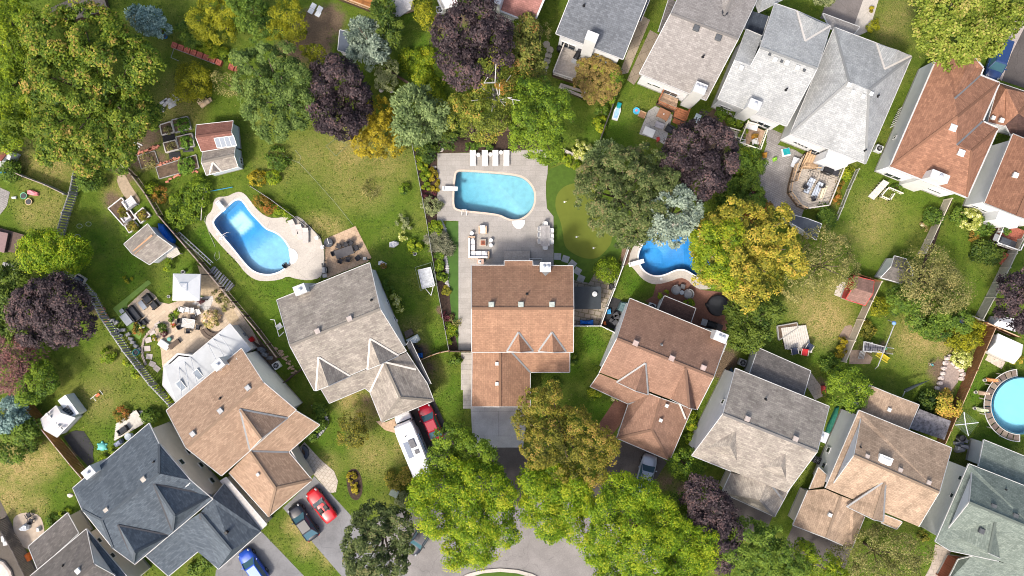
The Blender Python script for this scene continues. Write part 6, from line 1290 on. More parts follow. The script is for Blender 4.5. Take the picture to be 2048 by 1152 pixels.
a,b=(843,832),(890,940);t=thing('motorhome','white motorhome with solar panel and roof hatch on the taupe house drive','motorhome',P(830,885,0),hd((853,940),(812,840)));WP=paint('white motorhome gelcoat',(.78,.78,.78))
def R_(x,w,z):return[(x,-w,.45),(x,-w,z-.12),(x,-w*.92,z),(x,0,z+.03),(x,w*.92,z),(x,w,z-.12),(x,w,.45)]
mb=MB();loft(mb,[(-3.4,1.1,2.85),(-3.3,1.16,2.95),(1.55,1.16,2.95),(2.3,1.14,2.9),(2.75,1.05,2.7),(2.95,.9,2.45)],lambda x,w,z:[(x,-w,1.9 if x>1.6 else.45),(x,-w,z-.15),(x,-w*.9,z),(x,0,z+.04),(x,w*.9,z),(x,w,z-.15),(x,w,1.9 if x>1.6 else.45)]);mb.build('body',WP,t,off=(0,0,0))
mb=MB();loft(mb,[(1.4,1.0,1.85),(2.5,1.0,1.8),(3.0,.98,1.2),(3.7,.92,1.05),(4.0,.78,.8),(4.05,.7,.6)],R_);mb.build('cab',WP,t,smooth=False,off=(0,0,0))
MB().add([(2.52,-.9,1.84),(3.02,-.9,1.24),(3.02,.9,1.24),(2.52,.9,1.84)],[(0,1,2,3),(3,2,1,0)]).build('windscreen',CGL,t,off=(0,0,.0))
sp=bevel(MB().box((-.1,.42,2.98),(1.9,.62,.04)).build('solar_panel',M('grey blue solar panel',(.20,.23,.29),.3,.1,12),t,off=(0,0,0)),.01)
bevel(MB().box((.45,-.28,2.97),(1.0,.7,.18)).build('roof_air_conditioner',M('grey plastic',(.12,.12,.13),.5),t,off=(0,0,0)),.06);bevel(MB().box((-.6,-.42,2.97),(.5,.5,.1)).build('roof_hatch',M('grey plastic'),t,off=(0,0,0)),.03)
MB().cyl((1.5,.1,2.97),.07,.2,8).build('antenna',BLACK,t,off=(0,0,0));MB().box((1.35,0,2.985),(.05,2.1,.012)).build('seam_strip',M('grey seam',(.4,.4,.42)),t,off=(0,0,0));MB().beam((-2.6,-1.2,2.55),(1.2,-1.2,2.55),.16,.16).build('awning',M('blue grey awning',(.20,.27,.36),.6),t,off=(0,0,0))
for x in(-1.9,-.6,.7):MB().box((x,-1.17,1.5),(.8,.03,.6)).build('window',CGL,t,off=(0,0,0))
for x in(-2.0,2.9):
 for s in(-1,1):
  n=14;vs=[(x+.38*math.cos(2*math.pi*i/n),y,.38+.38*math.sin(2*math.pi*i/n))for y in(s*.85,s*1.1)for i in range(n)];MB().add(vs,[(i,(i+1)%n,n+(i+1)%n,n+i)for i in range(n)]+[tuple(range(n)),tuple(range(2*n-1,n-1,-1))]).build('wheel',TYRE,t,off=(0,0,0))
for s in(-1,1):MB().ell((3.85,s*.72,.85),(.16,.18,.1),8,5).build('headlight',LAMP,t,off=(0,0,0));MB().box((2.75,s*1.15,1.35),(.12,.26,.3)).build('wing_mirror',BLACK,t,off=(0,0,0))
t=thing('cargo_trailer','grey white utility trailer under wire frame beside black chain fence','trailer',P(855,556,0),hd((849,536),(858,575))+math.pi/2);TG=M('grey white trailer lid',(.47,.48,.48),.7,.25,3,fine=9)
mb=MB().box((0,0,.5),(1.5,2.2,.6));mb.build('box',M('trailer side',(.62,.66,.72),.5),t,off=(0,0,0));MB().box((0,0,1.1),(1.45,2.12,.03)).build('lid',TG,t,off=(0,0,0));fr=MB()
MB().beam((-.75,1.1,1.13),(.75,1.1,1.13),.07,.07).beam((.75,1.1,1.13),(.75,-1.1,1.13),.07,.07).beam((.75,-1.1,1.13),(-.75,-1.1,1.13),.07,.07).beam((-.75,-1.1,1.13),(-.75,1.1,1.13),.07,.07).build('frame',TRIM,t,off=(0,0,0))
MB().beam((-.5,-1.1,.5),(0,-2.1,.45),.07,.07).beam((.5,-1.1,.5),(0,-2.1,.45),.07,.07).build('drawbar',TRIM,t,off=(0,0,0))
for s in(-1,1):MB().tube([(s*.7,0,.3),(s*.85,0,.3)],.3,14).build('wheel',TYRE,t,off=(0,0,0))
t=thing('trellis','thin green wire frame standing round the utility trailer','wire frame',P(852,556,0));c4=[P(830,535,1.6),P(862,525,1.6),P(873,566,1.6),P(841,581,1.6)]
for i in range(4):MB().tube([c4[i],c4[(i+1)%4]],.025,5).build('bar',M('green wire',(.14,.18,.12),.6),t);MB().tube([c4[i],(c4[i].x,c4[i].y,0)],.025,5).build('leg',M('green wire'),t)
# ---- outdoor furniture and pool fittings
FAB=M('white fabric cushion',(.64,.63,.62),.85,.05,4);TEAK=M('pale teak',(.52,.37,.25),.7,.15,5);GFR=M('greige lounger sling',(.46,.41,.375),.75,.08,6);SLAT=M('grey driftwood slats',(.36,.34,.33),.75,.15,5,fine=20)
def lounger(label,mat,fr,L=1.9,W=.68):
 t=thing('sun_lounger',label,'sun lounger')
 for x in(-.7,.7):
  for y in(-W/2+.05,W/2-.05):MB().box((x,y,0),(.05,.05,.28)).build('leg',fr,t,off=(0,0,0))
 bevel(MB().box((-.3,0,.28),(L*.68,W,.09)).build('seat',mat,t,off=(0,0,0)),.03)
 b=MB();x0=-.3+L*.34;b.add([(x0+.01,-W/2,.29),(x0+.01,W/2,.29),(x0+.55,W/2,.62),(x0+.55,-W/2,.62),(x0+.01,-W/2,.38),(x0+.01,W/2,.38),(x0+.5,W/2,.7),(x0+.5,-W/2,.7)],[(3,2,1,0),(4,7,6,5),(0,4,5,1),(1,5,6,2),(2,6,7,3),(3,7,4,0)][:]).build('backrest',mat,t,off=(0,0,0));MB().box((x0,0,.375),(.04,W*.8,.012)).build('seam',M('grey seam'),t,off=(0,0,0));return t
lg=lounger('white sun lounger',FAB,TRIM)
for i,(x,lb)in enumerate(((946,'first white sun lounger beside the planting bed, farthest from the bright green tree'),(970,'white sun lounger second from the planting bed'),(991,'white sun lounger third from the planting bed'),(1013,'white sun lounger partly under the bright green tree'))):place(lg,USED,P(x,317,.055),rad(90),lb,'white loungers above the turquoise pool')
lg2=lounger('greige sun lounger',GFR,M('dark bronze'))
for x,y,a,lb in((588,455,63,'greige lounger nearest the flower border on the pool deck'),(601,464,60,'middle greige lounger on the pool deck'),(613,471,58,'greige lounger nearest the round white lamp table')):place(lg2,USED,P(x,y,.055),rad(a)if 0 else rad(110-(63-a)*4),lb,'greige loungers on the blue pool deck')
def rtable(name,label,r,h,mat,cat='side table'):
 t=thing(name,label,cat);MB().lathe((0,0,0),[(r*.8,0),(r*.7,h*.5),(r,h*.85),(r,h)],16).build('base',mat,t,smooth=False,off=(0,0,0));MB().cyl((0,0,h),r*.97,.02,16).build('top',mat,t,off=(0,0,0));return t
rt=rtable('side_table','white drum table',.24,.45,FAB)
for x,y,lb in((957,311,'white round side table between first two white loungers'),(981,310,'white round side table between the middle white loungers'),(1002,306,'white round side table beside the lounger under the tree'),(944,467,'white round side table at upper end of the corner sofa'),(982,481,'upper white drum stool beside the fire table'),(982,491,'lower white drum stool beside the fire table'),(635,476,'white round lamp table by the black metal rail'),(647,494,'small white round table where the metal rails meet')):place(rt,USED,P(x,y,.055),0,lb,'white drum tables')
def board(label,px0,px1,w=.5,h=.62):
 t=thing('diving_board',label,'diving board',P((px0[0]+px1[0])/2,(px0[1]+px1[1])/2,0),ang(px0,px1));L=(P(*px0)-P(*px1)).length;DB=M('white diving board',(.78,.77,.76),.5,.05,3)
 bevel(MB().box((0,0,h),(L,w,.06)).build('board',DB,t,off=(0,0,0)),.02);bevel(MB().box((-L*.25,0,.05),(L*.42,w*.9,h-.06),top=(.7,.8)).build('stand',DB,t,off=(0,0,0)),.03);MB().box((-L*.38,0,h+.06),(.08,w*.8,.05)).build('clamp',GALV,t,off=(0,0,0));return t
board('white diving board at left end of the turquoise pool',(886,378),(916,379));board('white diving board at upper corner of the pool with pale patch',(438,404),(453,423));board('white diving board at the kidney shaped pool',(1256,530),(1286,522))
def moulded_steps(label,px,rz,w=1.5,d=1.1):
 t=thing('pool_steps',label,'pool steps',P(*px,0),rz);mt=M('white moulded plastic',(.80,.80,.79),.4,.03)
 for i in range(3):
  r=[(w/2*(1-.04*i)*math.cos(math.pi*k/10),-(d-.3*i)*math.sin(math.pi*k/10)*1.0,0)for k in range(11)]
  MB().prism([(q[0],q[1])for q in r],.02,.10-0.0+.035*(2-i)if 0 else.09+.05*i*0+.04*(i),bottom=True).build('tread',mt,t,off=(0,0,0))
 return t
moulded_steps('white moulded entry steps at rounded end of the turquoise pool',(1037,441),rad(4),1.55,1.0);moulded_steps('white moulded entry steps at rounded end of the left blue pool',(580,513),rad(98),1.9,.95)
t=thing('pool_ladder','white tube ladder at lower edge of the turquoise pool','ladder',P(929,424,0))
for s in(-1,1):MB().tube([(t.location.x+s*.27,t.location.y-.42,.05),(t.location.x+s*.27,t.location.y-.4,.55),(t.location.x+s*.27,t.location.y,.75),(t.location.x+s*.27,t.location.y+.22,.5),(t.location.x+s*.27,t.location.y+.22,-.6)],.035,6).build('rail',TRIM,t)
MB().beam((t.location.x-.27,t.location.y+.2,.62),(t.location.x+.27,t.location.y+.2,.62),.06,.05).build('rung',TRIM,t)
t=thing('pool_ladder','white ladder on the left long side of the left blue pool','ladder',P(450,472,0));q=t.location
for s in(-1,1):MB().tube([(q.x-.5+s*.15,q.y-.3+s*.2,.05),(q.x-.2+s*.15,q.y-.1+s*.2,.6),(q.x+.3+s*.15,q.y+.2+s*.2,.5),(q.x+.3+s*.15,q.y+.2+s*.2,-.5)],.035,6).build('rail',TRIM,t)
def skim(label,px):t=bevel(MB().box((0,0,.05),(.32,.32,.03)).build('skimmer_lid',TRIM,off=(0,0,0)),.01);t.location=P(*px,0)+Vector((0,0,.01));tag(t,label,'lid')
skim('white square skimmer lid below the kidney shaped pool',(1322,558));skim('upper white lid on the left edge of the pool deck',(435,468));skim('lower white lid on the left edge of the pool deck',(442,477))
t=thing('corner_sofa','white cushioned L shaped corner sofa with teak frame','sofa',P(955,500,0));
def bx(nm,x0,y0,x1,y1,z0,z1,mt,bv=.05):
 a,b=P(x0,y0,z0),P(x1,y1,z0);return bevel(MB().box(((a.x+b.x)/2,(a.y+b.y)/2,z0),(abs(b.x-a.x),abs(b.y-a.y),z1-z0)).build(nm,mt,t),bv)
bx('frame',937,473,950.5,517,.06,.3,TEAK,.02);bx('frame',950.5,503,979,517,.06,.3,TEAK,.02);bx('backrest',937,476,940.5,516,.3,.78,FAB);bx('backrest',940.5,512.5,976,516.5,.3,.78,FAB)
for y0,y1 in((477,489),(489.3,501)):bx('seat',941,y0,950.3,y1,.3,.47,FAB)
for x0,x1 in((941,951),(951.3,963),(963.3,975.5)):bx('seat',x0,502,x1,512,.3,.47,FAB)
bx('armrest',937,473,950.5,476,.1,.62,TEAK,.02);bx('armrest',976,503,979,517,.1,.62,TEAK,.02);bx('cushion',944,476.5,949,482,.47,.7,FAB,.08);bx('cushion',969,504,974.5,510,.47,.66,M('grey white cushion',(.6,.6,.62),.8),.08)
t=thing('armchair','white cushioned armchair with teak frame above the fire table','armchair',P(966,459,0));bx('seat',960,453,971,467,.25,.47,FAB);bx('backrest',960,451,971,455,.3,.8,FAB);bx('armrest',957.5,452,960,468,.08,.6,TEAK,.02);bx('armrest',971,452,973.8,468,.08,.6,TEAK,.02);bx('frame',960,452,971,467,.08,.25,TEAK,.02)
t=thing('fire_table','square stone fire table with rusty burner tray','fire table',P(966,485.5,0));bx('base',959.5,479,972.5,492.5,.055,.5,M('beige cast stone',(.42,.36,.30),.8,.1),.02);bx('burner',961.3,481,970.7,490.5,.5,.53,M('rusty lava tray',(.28,.10,.06),.9,.3,8),.005);bx('tray',963.5,483.2,968.5,488.3,.53,.55,M('dark rust',(.14,.05,.035),.9,.3,9),.005)
t=thing('console_table','small terracotta topped table with white tray below corner sofa','table',P(961,522.5,0));bx('top',954,517.6,968,528,.6,.66,M('terracotta stone top',(.47,.31,.24),.8),.02);bx('tray',957,520,962.5,527,.66,.7,FAB,.01);bx('base',955,518.4,967,527,.06,.6,TEAK,.01);bx('ornament',959,522,961,525,.70,.82,CHAR,.02)
t=thing('dining_table','long driftwood grey dining table on the grey patio','dining table',P(1090.5,471,0));az=0
for i in range(8):x0=1081+19*i/8;bx('slat',x0+.15,451,x0+19/8-.15,492,.7,.745,SLAT,.004)
for x in(1083,1098):
 for y in(454,489):bx('leg',x-.8,y-.8,x+.8,y+.8,.055,.7,SLAT,.005)
def chair(name,label,mat,fr,w=.5,back=.42,arms=True,cat='chair'):
 t=thing(name,label,cat)
 bevel(MB().box((0,0,.4),(w,w,.07)).build('seat',mat,t,off=(0,0,0)),.025);bevel(MB().box((0,-w/2-.01,.42),(w,.07,back),top=(.9,1)).build('backrest',mat,t,off=(0,0,0)),.03)
 for x in(-1,1):
  for y in(-1,1):MB().box((x*(w/2-.04),y*(w/2-.04),0),(.045,.045,.4)).build('leg',fr,t,off=(0,0,0))
  if arms:MB().box((x*(w/2+.02),0,.6),(.06,w,.045)).build('armrest',fr,t,off=(0,0,0))
 return t
dc=chair('dining_chair','white chair',FAB,TRIM,.5,.45)
for x,y,a,lb in((1090,449,180,'white chair at the upper head of grey dining table'),(1090,495,0,'white chair at the lower head of grey dining table'),(1080,459,-90,'white chair, top of three on sofa side of grey dining table'),(1080,471,-90,'white chair, middle of three on sofa side of grey dining table'),(1080,483,-90,'white chair, lowest of three on sofa side of grey dining table'),(1102,462,90,'white chair, top of three on putting green side of dining table'),(1102,473,90,'white chair, middle of three on putting green side of dining table'),(1102,484,90,'white chair, lowest of three on putting green side of dining table')):place(dc,USED,P(x,y,.055),rad(a),lb,'white chairs round the grey dining table')
az=ang((672,512),(711,498));t=thing('dining_table','dark grey rectangular dining table on the tan paver patio','dining table',P(691,505,.04),az)
bevel(MB().box((0,0,.68),(2.15,1.02,.05)).build('tabletop',M('dark grey tabletop',(.075,.07,.072),.6,.1,3),t,off=(0,0,0)),.015)
for x in(-.95,.95):
 for y in(-.4,.4):MB().box((x,y,0),(.07,.07,.68)).build('leg',CHAR,t,off=(0,0,0))
wc=chair('wicker_chair','dark chair',CHAR,CHAR,.52,.45)
for x,y,a,lb in((679,493,160,'dark wicker chair above the table nearest pool deck'),(693,490,165,'dark wicker chair above the middle of dark dining table'),(702,486,150,'dark wicker chair pulled out at upper corner of dark table'),(714,497,112,'dark wicker chair at the lawn end of dark dining table'),(717,516,40,'dark wicker chair standing apart below the dark dining table'),(697,519,-10,'dark wicker chair below the middle of dark dining table'),(682,522,-25,'dark wicker chair below the table nearest the barbecue'),(670,507,-70,'dark wicker chair at the pool end of dark dining table'),(574,531,-50,'dark chair alone at the edge of blue pool')):place(wc,USED,P(x,y,.04),rad(a),lb,'dark wicker chairs')
def bbq(label,px,rz_,lid=BLACK,s=1.0):
 t=thing('barbecue',label,'barbecue',P(*px,0)if len(px)==2 else P(*px),rz_)
 bevel(MB().box((0,0,.1),(.75*s,.55*s,.75)).build('cabinet',BLACK,t,off=(0,0,0)),.03);MB().box((-.62*s,0,.82),(.45*s,.5*s,.04)).build('side_shelf',GALV,t,off=(0,0,0));MB().box((.62*s,0,.82),(.45*s,.5*s,.04)).build('side_shelf',CHAR,t,off=(0,0,0))
 bevel(MB().box((0,0,.85),(.75*s,.55*s,.3),top=(.92,.6)).build('lid',lid,t,off=(0,0,0)),.06);MB().beam((-.25,-.32*s,1.02),(.25,-.32*s,1.02),.03,.03).build('handle',GALV,t,off=(0,0,0));return t
bbq('barbecue with bright steel lid on the tan paver patio',(652,541),rad(95),GALV);bbq('black covered barbecue on the weathered grey deck',(1153,116,1.0),rad(60),BLACK,1.15);bbq('black kettle shaped covered barbecue beside white bay wall on octagonal deck',(1651,342,.7),rad(-20),BLACK,1.5)
bbq('black covered barbecue on the brick terrace by the chimney',(1420,649),rad(-18),BLACK,1.5);bbq('white topped barbecue at lower left patio edge',(18,1072),rad(100),TRIM,1.0);bbq('black grill on the worn red deck',(2000,483,.8),rad(-22),M('dark slate lid',(.05,.055,.065),.5),1.6)
t=thing('round_fire_pit','dark round glass topped table by the corner of tan patio','table',P(659,486,0));MB().cyl((t.location.x,t.location.y,.04),.5,.5,16,.55).build('base',CHAR,t);MB().cyl((t.location.x,t.location.y,.54),.5,.04,16).build('top',glass('dark table glass',(.05,.055,.06)),t)
MB().beam((t.location.x-.1,t.location.y+.5,.62),(t.location.x+.05,t.location.y-.1,.62),.07,.05).build('handle',TRIM,t);MB().beam((t.location.x-.1,t.location.y-.2,.62),(t.location.x+.4,t.location.y-.05,.62),.05,.04).build('rod',GALV,t)
rc=thing('round_chair','grey round chair','chair');WG=M('grey wicker',(.19,.19,.195),.7,.2,10,fine=50);bevel(MB().cyl((0,0,.12),.5,.28,18,.58).build('base',WG,rc,off=(0,0,0)),.04);bevel(MB().cyl((0,0,.4),.46,.1,18).build('seat',M('grey cushion',(.23,.235,.245),.85,.1),rc,off=(0,0,0)),.04)
bk=MB();vs=[]
for i in range(9):
 a=rad(20+140*i/8)
 for r_,z in((.58,.3),(.62,.75),(.53,.75),(.5,.42)):vs.append((r_*math.cos(a),r_*math.sin(a),z))
bk.add(vs,[(i*4+j,i*4+(j+1)%4,(i+1)*4+(j+1)%4,(i+1)*4+j)for i in range(8)for j in range(4)]+[(0,1,2,3),(35,34,33,32)]);bk.build('backrest',WG,rc,off=(0,0,0))
place(rc,USED,P(1351,580,.035),rad(60),'grey round chair nearest the lawn on the brick terrace','grey round chairs');place(rc,USED,P(1375,588,.035),rad(-70),'grey round chair nearest the yellow tree on the brick terrace','grey round chairs')
t=thing('side_table','square grey stool above the two round grey chairs','stool',P(1364,573,0),rad(-15));bevel(MB().box((0,0,.0),(.52,.52,.42)).build('base',CHAR,t,off=(0,0,0)),.03);bevel(MB().box((0,0,.42),(.52,.52,.06)).build('cushion',M('dark grey cushion',(.11,.11,.115),.85),t,off=(0,0,0)),.02)
t=rtable('side_table','small round glass table between the two round grey chairs',.3,.42,CHAR);t.location=P(1362,585,.035);MB().cyl((0,0,.445),.27,.02,16).build('glass',glass('grey glass',(.25,.27,.29)),t,off=(0,0,0))
t=thing('covered_table','round table under a black weather cover beside yellow tree','table',P(1434,611,0));c=t.location;MB().lathe((c.x,c.y,0),[(1.25,.05),(1.22,.6),(1.12,.75),(.5,.82),(0.05,.84)],20).build('cover',M('black weather cover',(.03,.032,.036),.7,.15,3),t,smooth=True);bevel(MB().box((c.x-1.1,c.y+.1,.05),(.7,.6,.6),.4,top=.7).build('flap',M('black weather cover'),t),.1)
BSF=M('black wicker',(.022,.023,.026),.6,.2,10,fine=50);BSC=M('dark navy cushion',(.035,.038,.045),.8,.1)
def wick(name,label,px,rz_,L,W,cat='sofa'):
 t=thing(name,label,cat,P(*px,.035),rz_);bevel(MB().box((0,0,.05),(L,W,.3)).build('base',BSF,t,off=(0,0,0)),.03);bevel(MB().box((0,.05,.35),(L-.3,W-.25,.1)).build('seat',BSC,t,off=(0,0,0)),.03);bevel(MB().box((0,-W/2+.08,.35),(L,.16,.4)).build('backrest',BSF,t,off=(0,0,0)),.03)
 for s in(-1,1):bevel(MB().box((s*(L/2-.07),0,.35),(.14,W,.25)).build('armrest',BSF,t,off=(0,0,0)),.03)
 return t
az=ang((259,612),(287,648));wick('wicker_sofa','black wicker sofa at the turf edge of the stone patio',(271,627),az+math.pi+math.pi,1.9,.9);wick('wicker_armchair','upper black wicker armchair on the stone patio',(298,597),az+math.pi,.95,.9,'armchair');wick('wicker_armchair','black wicker footstool chair below the upper armchair',(311,610),az+math.pi,.85,.85,'armchair');wick('wicker_armchair','small black wicker seat below the black sofa',(289,645),az,.7,.7,'armchair')
for nm,lb,px,sz in(('low_table','grey glass low table beside the upper wicker armchair',(288,610),(1.1,.55)),('storage_box','blue grey storage box behind the black wicker sofa',(257,638),(1.35,.85)),('side_table','small grey table at the upper end of black wicker sofa',(247,622),(.5,.5))):
 t=thing(nm,lb,'table' if 'table' in nm else 'storage box',P(*px,.035),az);gm=M('blue grey panel',(.24,.26,.29),.45,.08);bevel(MB().box((0,0,.0 if 'box' in nm else.38),(*sz,.5 if 'box' in nm else.05)).build('box' if 'box' in nm else 'tabletop',gm,t,off=(0,0,0)),.02)
 if 'box' in nm:bevel(MB().box((0,0,.5),(sz[0]+.05,sz[1]+.05,.06)).build('lid',gm,t,off=(0,0,0)),.02)
 else:
  for x in(-1,1):
   for y in(-1,1):MB().box((x*(sz[0]/2-.05),y*(sz[1]/2-.05),0),(.05,.05,.38)).build('leg',BLACK,t,off=(0,0,0))
t=thing('glass_table','glass topped patio table with white frame beside pink hydrangea','table',P(382,646,.035),rad(-8));bevel(MB().box((0,0,.7),(1.45,1.0,.03)).build('tabletop',glass('patio glass',(.42,.40,.36)),t,off=(0,0,0)),.01)
for a,b in(((-.72,-.5),(.72,-.5)),((.72,-.5),(.72,.5)),((.72,.5),(-.72,.5)),((-.72,.5),(-.72,-.5)),((-.72,-.5),(-.15,0)),((.72,.5),(.15,0)),((-.72,.5),(-.15,0)),((.72,-.5),(.15,0)),((-.15,0),(.15,0))):MB().beam((*a,.745),(*b,.745),.04,.03).build('bar',TRIM,t,off=(0,0,0))
for x in(-.65,.65):
 for y in(-.42,.42):MB().box((x,y,0),(.05,.05,.7)).build('leg',TRIM,t,off=(0,0,0))
for x,y,a,lb in((365,641,-90,'dark cushioned chair at the stone step end of the glass table'),(364,653,-60,'dark cushioned chair at lower left corner of glass table'),(379,661,-5,'dark cushioned chair below the glass table'),(399,654,80,'dark cushioned chair at the hydrangea end of the glass table'),(390,634,170,'dark cushioned chair above the glass table')):place(wc,USED,P(x,y,.035),rad(a),lb,'dark wicker chairs')
gc=chair('slat_chair','light grey chair',M('light grey slats',(.50,.49,.47),.7,.1),M('light grey slats'),.6,.5)
for x,y,a,lb in((367,619,160,'light grey chair, first of four under the white canopy edge'),(377,619,175,'light grey chair, second of four under the canopy edge'),(387,621,190,'light grey chair, third of four under the canopy edge'),(399,624,205,'light grey chair, last of four, by the pink hydrangea'),(1482,287,170,'white chair on the cream railed deck, stair side'),(1507,286,190,'white chair on the cream railed deck, wall side')):place(gc,USED,P(x,y,.9 if y<300 else.035),rad(a),lb,'light grey garden chairs')
t=thing('garden_bathtub','white oval tub on the stone patio','tub',P(330,689,.035),ang((322,683),(338,694)));bevel(MB().box((0,0,0),(1.3,.8,.42),top=1.05).build('shell',FAB,t,off=(0,0,0)),.12);bevel(MB().box((0,0,.40),(1.0,.5,.04)).build('inside',M('pale blue grey',(.55,.60,.66),.4),t,off=(0,0,0)),.1)
t=thing('rolled_bench','brown slatted bench beside the white tub','bench',P(351,688,.035),ang((343,696),(362,681)));[MB().box((0,y,.38),(1.4,.11,.04)).build('slat',M('dark brown bench',(.10,.07,.05),.7,.2),t,off=(0,0,0))for y in(-.24,-.12,0,.12,.24)];[MB().box((x,0,0),(.06,.5,.38)).build('leg',BLACK,t,off=(0,0,0))for x in(-.6,.6)]
t=thing('garden_stool','turquoise garden stool near the white tub','stool',P(341,678,.035));MB().lathe((t.location.x,t.location.y,.035),[(.2,0),(.28,.25),(.22,.45),(.0,.46)],12).build('body',M('turquoise glaze',(.12,.32,.26),.3),t)
for x,y,r,col,fl,lb in((350,650,.22,(.42,.05,.03),'rust','red flower pot by the curved stone steps'),(312,677,.24,(.55,.52,.45),'golden','pot of yellow flowers on the curved stepping path'),(332,668,.26,(.30,.24,.2),'burgundy','brown pot with dark plant on the stone patio'),(288,653,.22,(.75,.75,.75),'cream','white pot at the end of black wicker seat'),(405,602,.3,(.12,.12,.13),'burgundy','dark planter pot at the right edge of white canopy'),(1506,275,.3,(.5,.22,.03),'rust','orange flower pot on the cream railed deck'),(1485,266,.3,(.3,.3,.2),'lime','yellow green potted plant on the cream railed deck'),(1478,276,.35,(.12,.13,.16),'green','dark pot on the cream railed deck'),(768,533,.3,(.3,.17,.1),'rust','brown flower pot by the taupe house corner'),(2005,461,.4,(.20,.27,.36),'green','blue grey pot on the worn red deck'),(1957,470,.2,(.4,.03,.03),'rust','red flower pot below the hydrangea')):
 zz=.9 if 'cream railed' in lb else.8 if 'red deck' in lb else.035;t=thing('flower_pot',lb,'flower pot',P(x,y,zz));c=t.location;MB().lathe((c.x,c.y,c.z),[(r*.7,0),(r,r*1.5),(r*.85,r*1.5),(r*.8,r*1.3)],12).build('pot',M('pot '+lb[:14],col,.7,.1),t)
 p,nr,di,sz,wd,ti=crown_points([(0,0,r*2.6,r*1.2)],KIND[fl],np.random.default_rng(int(x)),2.0,.8);p[:,2]+=.1;leaf_mesh('plant',p,nr,di,sz*.7,wd*.7,ti,KIND[fl]['mat'],t)
SLABM=M('pale square slab',(.43,.38,.345),.85,.1,3)
for i,(x,y,a)in enumerate(((316,650,-32),(304,664,-28),(297,680,-15),(295,697,-3),(299,713,8),(305,728,25),(314,737,40))):
 s=MB().box((0,0,0),(.72,.62,.06)).build('stepping_stone',SLABM,off=(0,0,0));s.location=P(x,y,.04);s.rotation_euler=(0,0,rad(-a));tag(s,('topmost','second','third','fourth','fifth','sixth','lowest')[i]+' square slab of the curved stepping path beside the stone patio','stepping stone','stepping slabs on the curved path')
t=thing('path_edging','curved stone edging along the slatted fence side of stepping path','edging',P(290,690,0));pts=[(310,655),(298,665),(289,678),(285,695),(286,712),(292,728)]
for i in range(22):
 f=i/21*(len(pts)-1);k=min(int(f),len(pts)-2);q=P(pts[k][0]+(pts[k+1][0]-pts[k][0])*(f-k),pts[k][1]+(pts[k+1][1]-pts[k][1])*(f-k),0);MB().box((q.x,q.y,0),(.3,.22,.14+.04*random.random()),random.uniform(0,3)).build('stone',M('pinkish grey stone',(.34,.28,.24),.9,.25,4),t)
t=thing('patio_steps','curved dark edged stone steps beside the sunroom','steps',P(428,655,0))
for i in range(2):
 r0=.9+.5*i;c=P(430,650,0);n=10;pts=[(c.x+r0*math.cos(a),c.y+r0*math.sin(a))for a in[rad(200+120*k/n)for k in range(n+1)]];pts+=[(c.x+(r0+.4)*math.cos(a),c.y+(r0+.4)*math.sin(a))for a in[rad(320-120*k/n)for k in range(n+1)]];MB().prism(pts,.02,.32-.14*i).build('step',M('dark step edge',(.12,.09,.07),.9,.2),t)
for x,y,lb in((1536+0,0,''),):pass
for i,(x,y)in enumerate(((1093,151-62),(1100,100-0),(1097,111),(1094,122),(1090,133),(1087,144))):
 q=P(x,y,0);s=MB().cyl((0,0,0),.42,.05,14).build('stepping_stone',M('tan round slab',(.36,.32,.25),.9,.1),off=(0,0,0));s.location=q;tag(s,('topmost','second','third','fourth','fifth','last')[i]+' round stepping stone left of the weathered grey deck','stepping stone','round stepping stones')
for i,(x,y)in enumerate(((627,12),(640,18),(622,22),(636,28))):
 s=bevel(MB().box((0,0,0),(.62,.62,.06)).build('square_slab',M('white slab',(.66,.66,.64),.8,.05),off=(0,0,0)),.01);s.location=P(x,y,.02);s.rotation_euler=(0,0,rad(-30));tag(s,('upper left','upper right','lower left','lower right')[i]+' of the four white square slabs on bare soil','slab','four white slabs on the soil')
for x,y,r,lb in((864,317,.4,'white triangular rock beside the patio corner'),(869,334,.28,'smaller pale rock beside the ground cover'),(881,298,.5,'pinkish flat rock at the corner of planting bed'),(408,204,.0,'')):
 if r:q=P(x,y,0);s=MB().ell((0,0,0),(r,r*.8,r*.6),7,5,jit=.25).build('rock',M('pale rock',(.58,.52,.46),.9,.2),off=(0,0,0));s.location=q;tag(s,lb,'rock')
t=thing('stone_edging','winding pale stone edging between shrub bed and bright grass strip','edging',P(893,530,0));pts=[(882,441),(889,458),(889,480),(887,500),(892,520),(895,540),(893,558),(896,573)]
for i in range(30):
 f=i/29*(len(pts)-1);k=min(int(f),len(pts)-2);q=P(pts[k][0]+(pts[k+1][0]-pts[k][0])*(f-k),pts[k][1]+(pts[k+1][1]-pts[k][1])*(f-k),0);MB().ell((q.x,q.y,.05),(.26,.2,.16),7,4,jit=.2).build('stone',M('grey white stone',(.40,.39,.38),.9,.25,4),t)
for x,y,lb in((1129,404,'small pale golf flag at upper part of the putting green'),(1153,474,'small pale golf flag in middle of the putting green'),(1187,496,'small pale golf flag at the lower end of the putting green')):
 t=thing('golf_flag',lb,'golf flag',P(x,y,.03));c=t.location;MB().cyl((c.x,c.y,.03),.11,.015,12).build('cup',FAB,t);MB().cyl((c.x,c.y,.03),.012,.6,6).build('pole',TRIM,t);MB().box((c.x+.13,c.y,.46),(.24,.012,.15)).build('flag',M('pale yellow flag',(.72,.68,.42),.7),t)
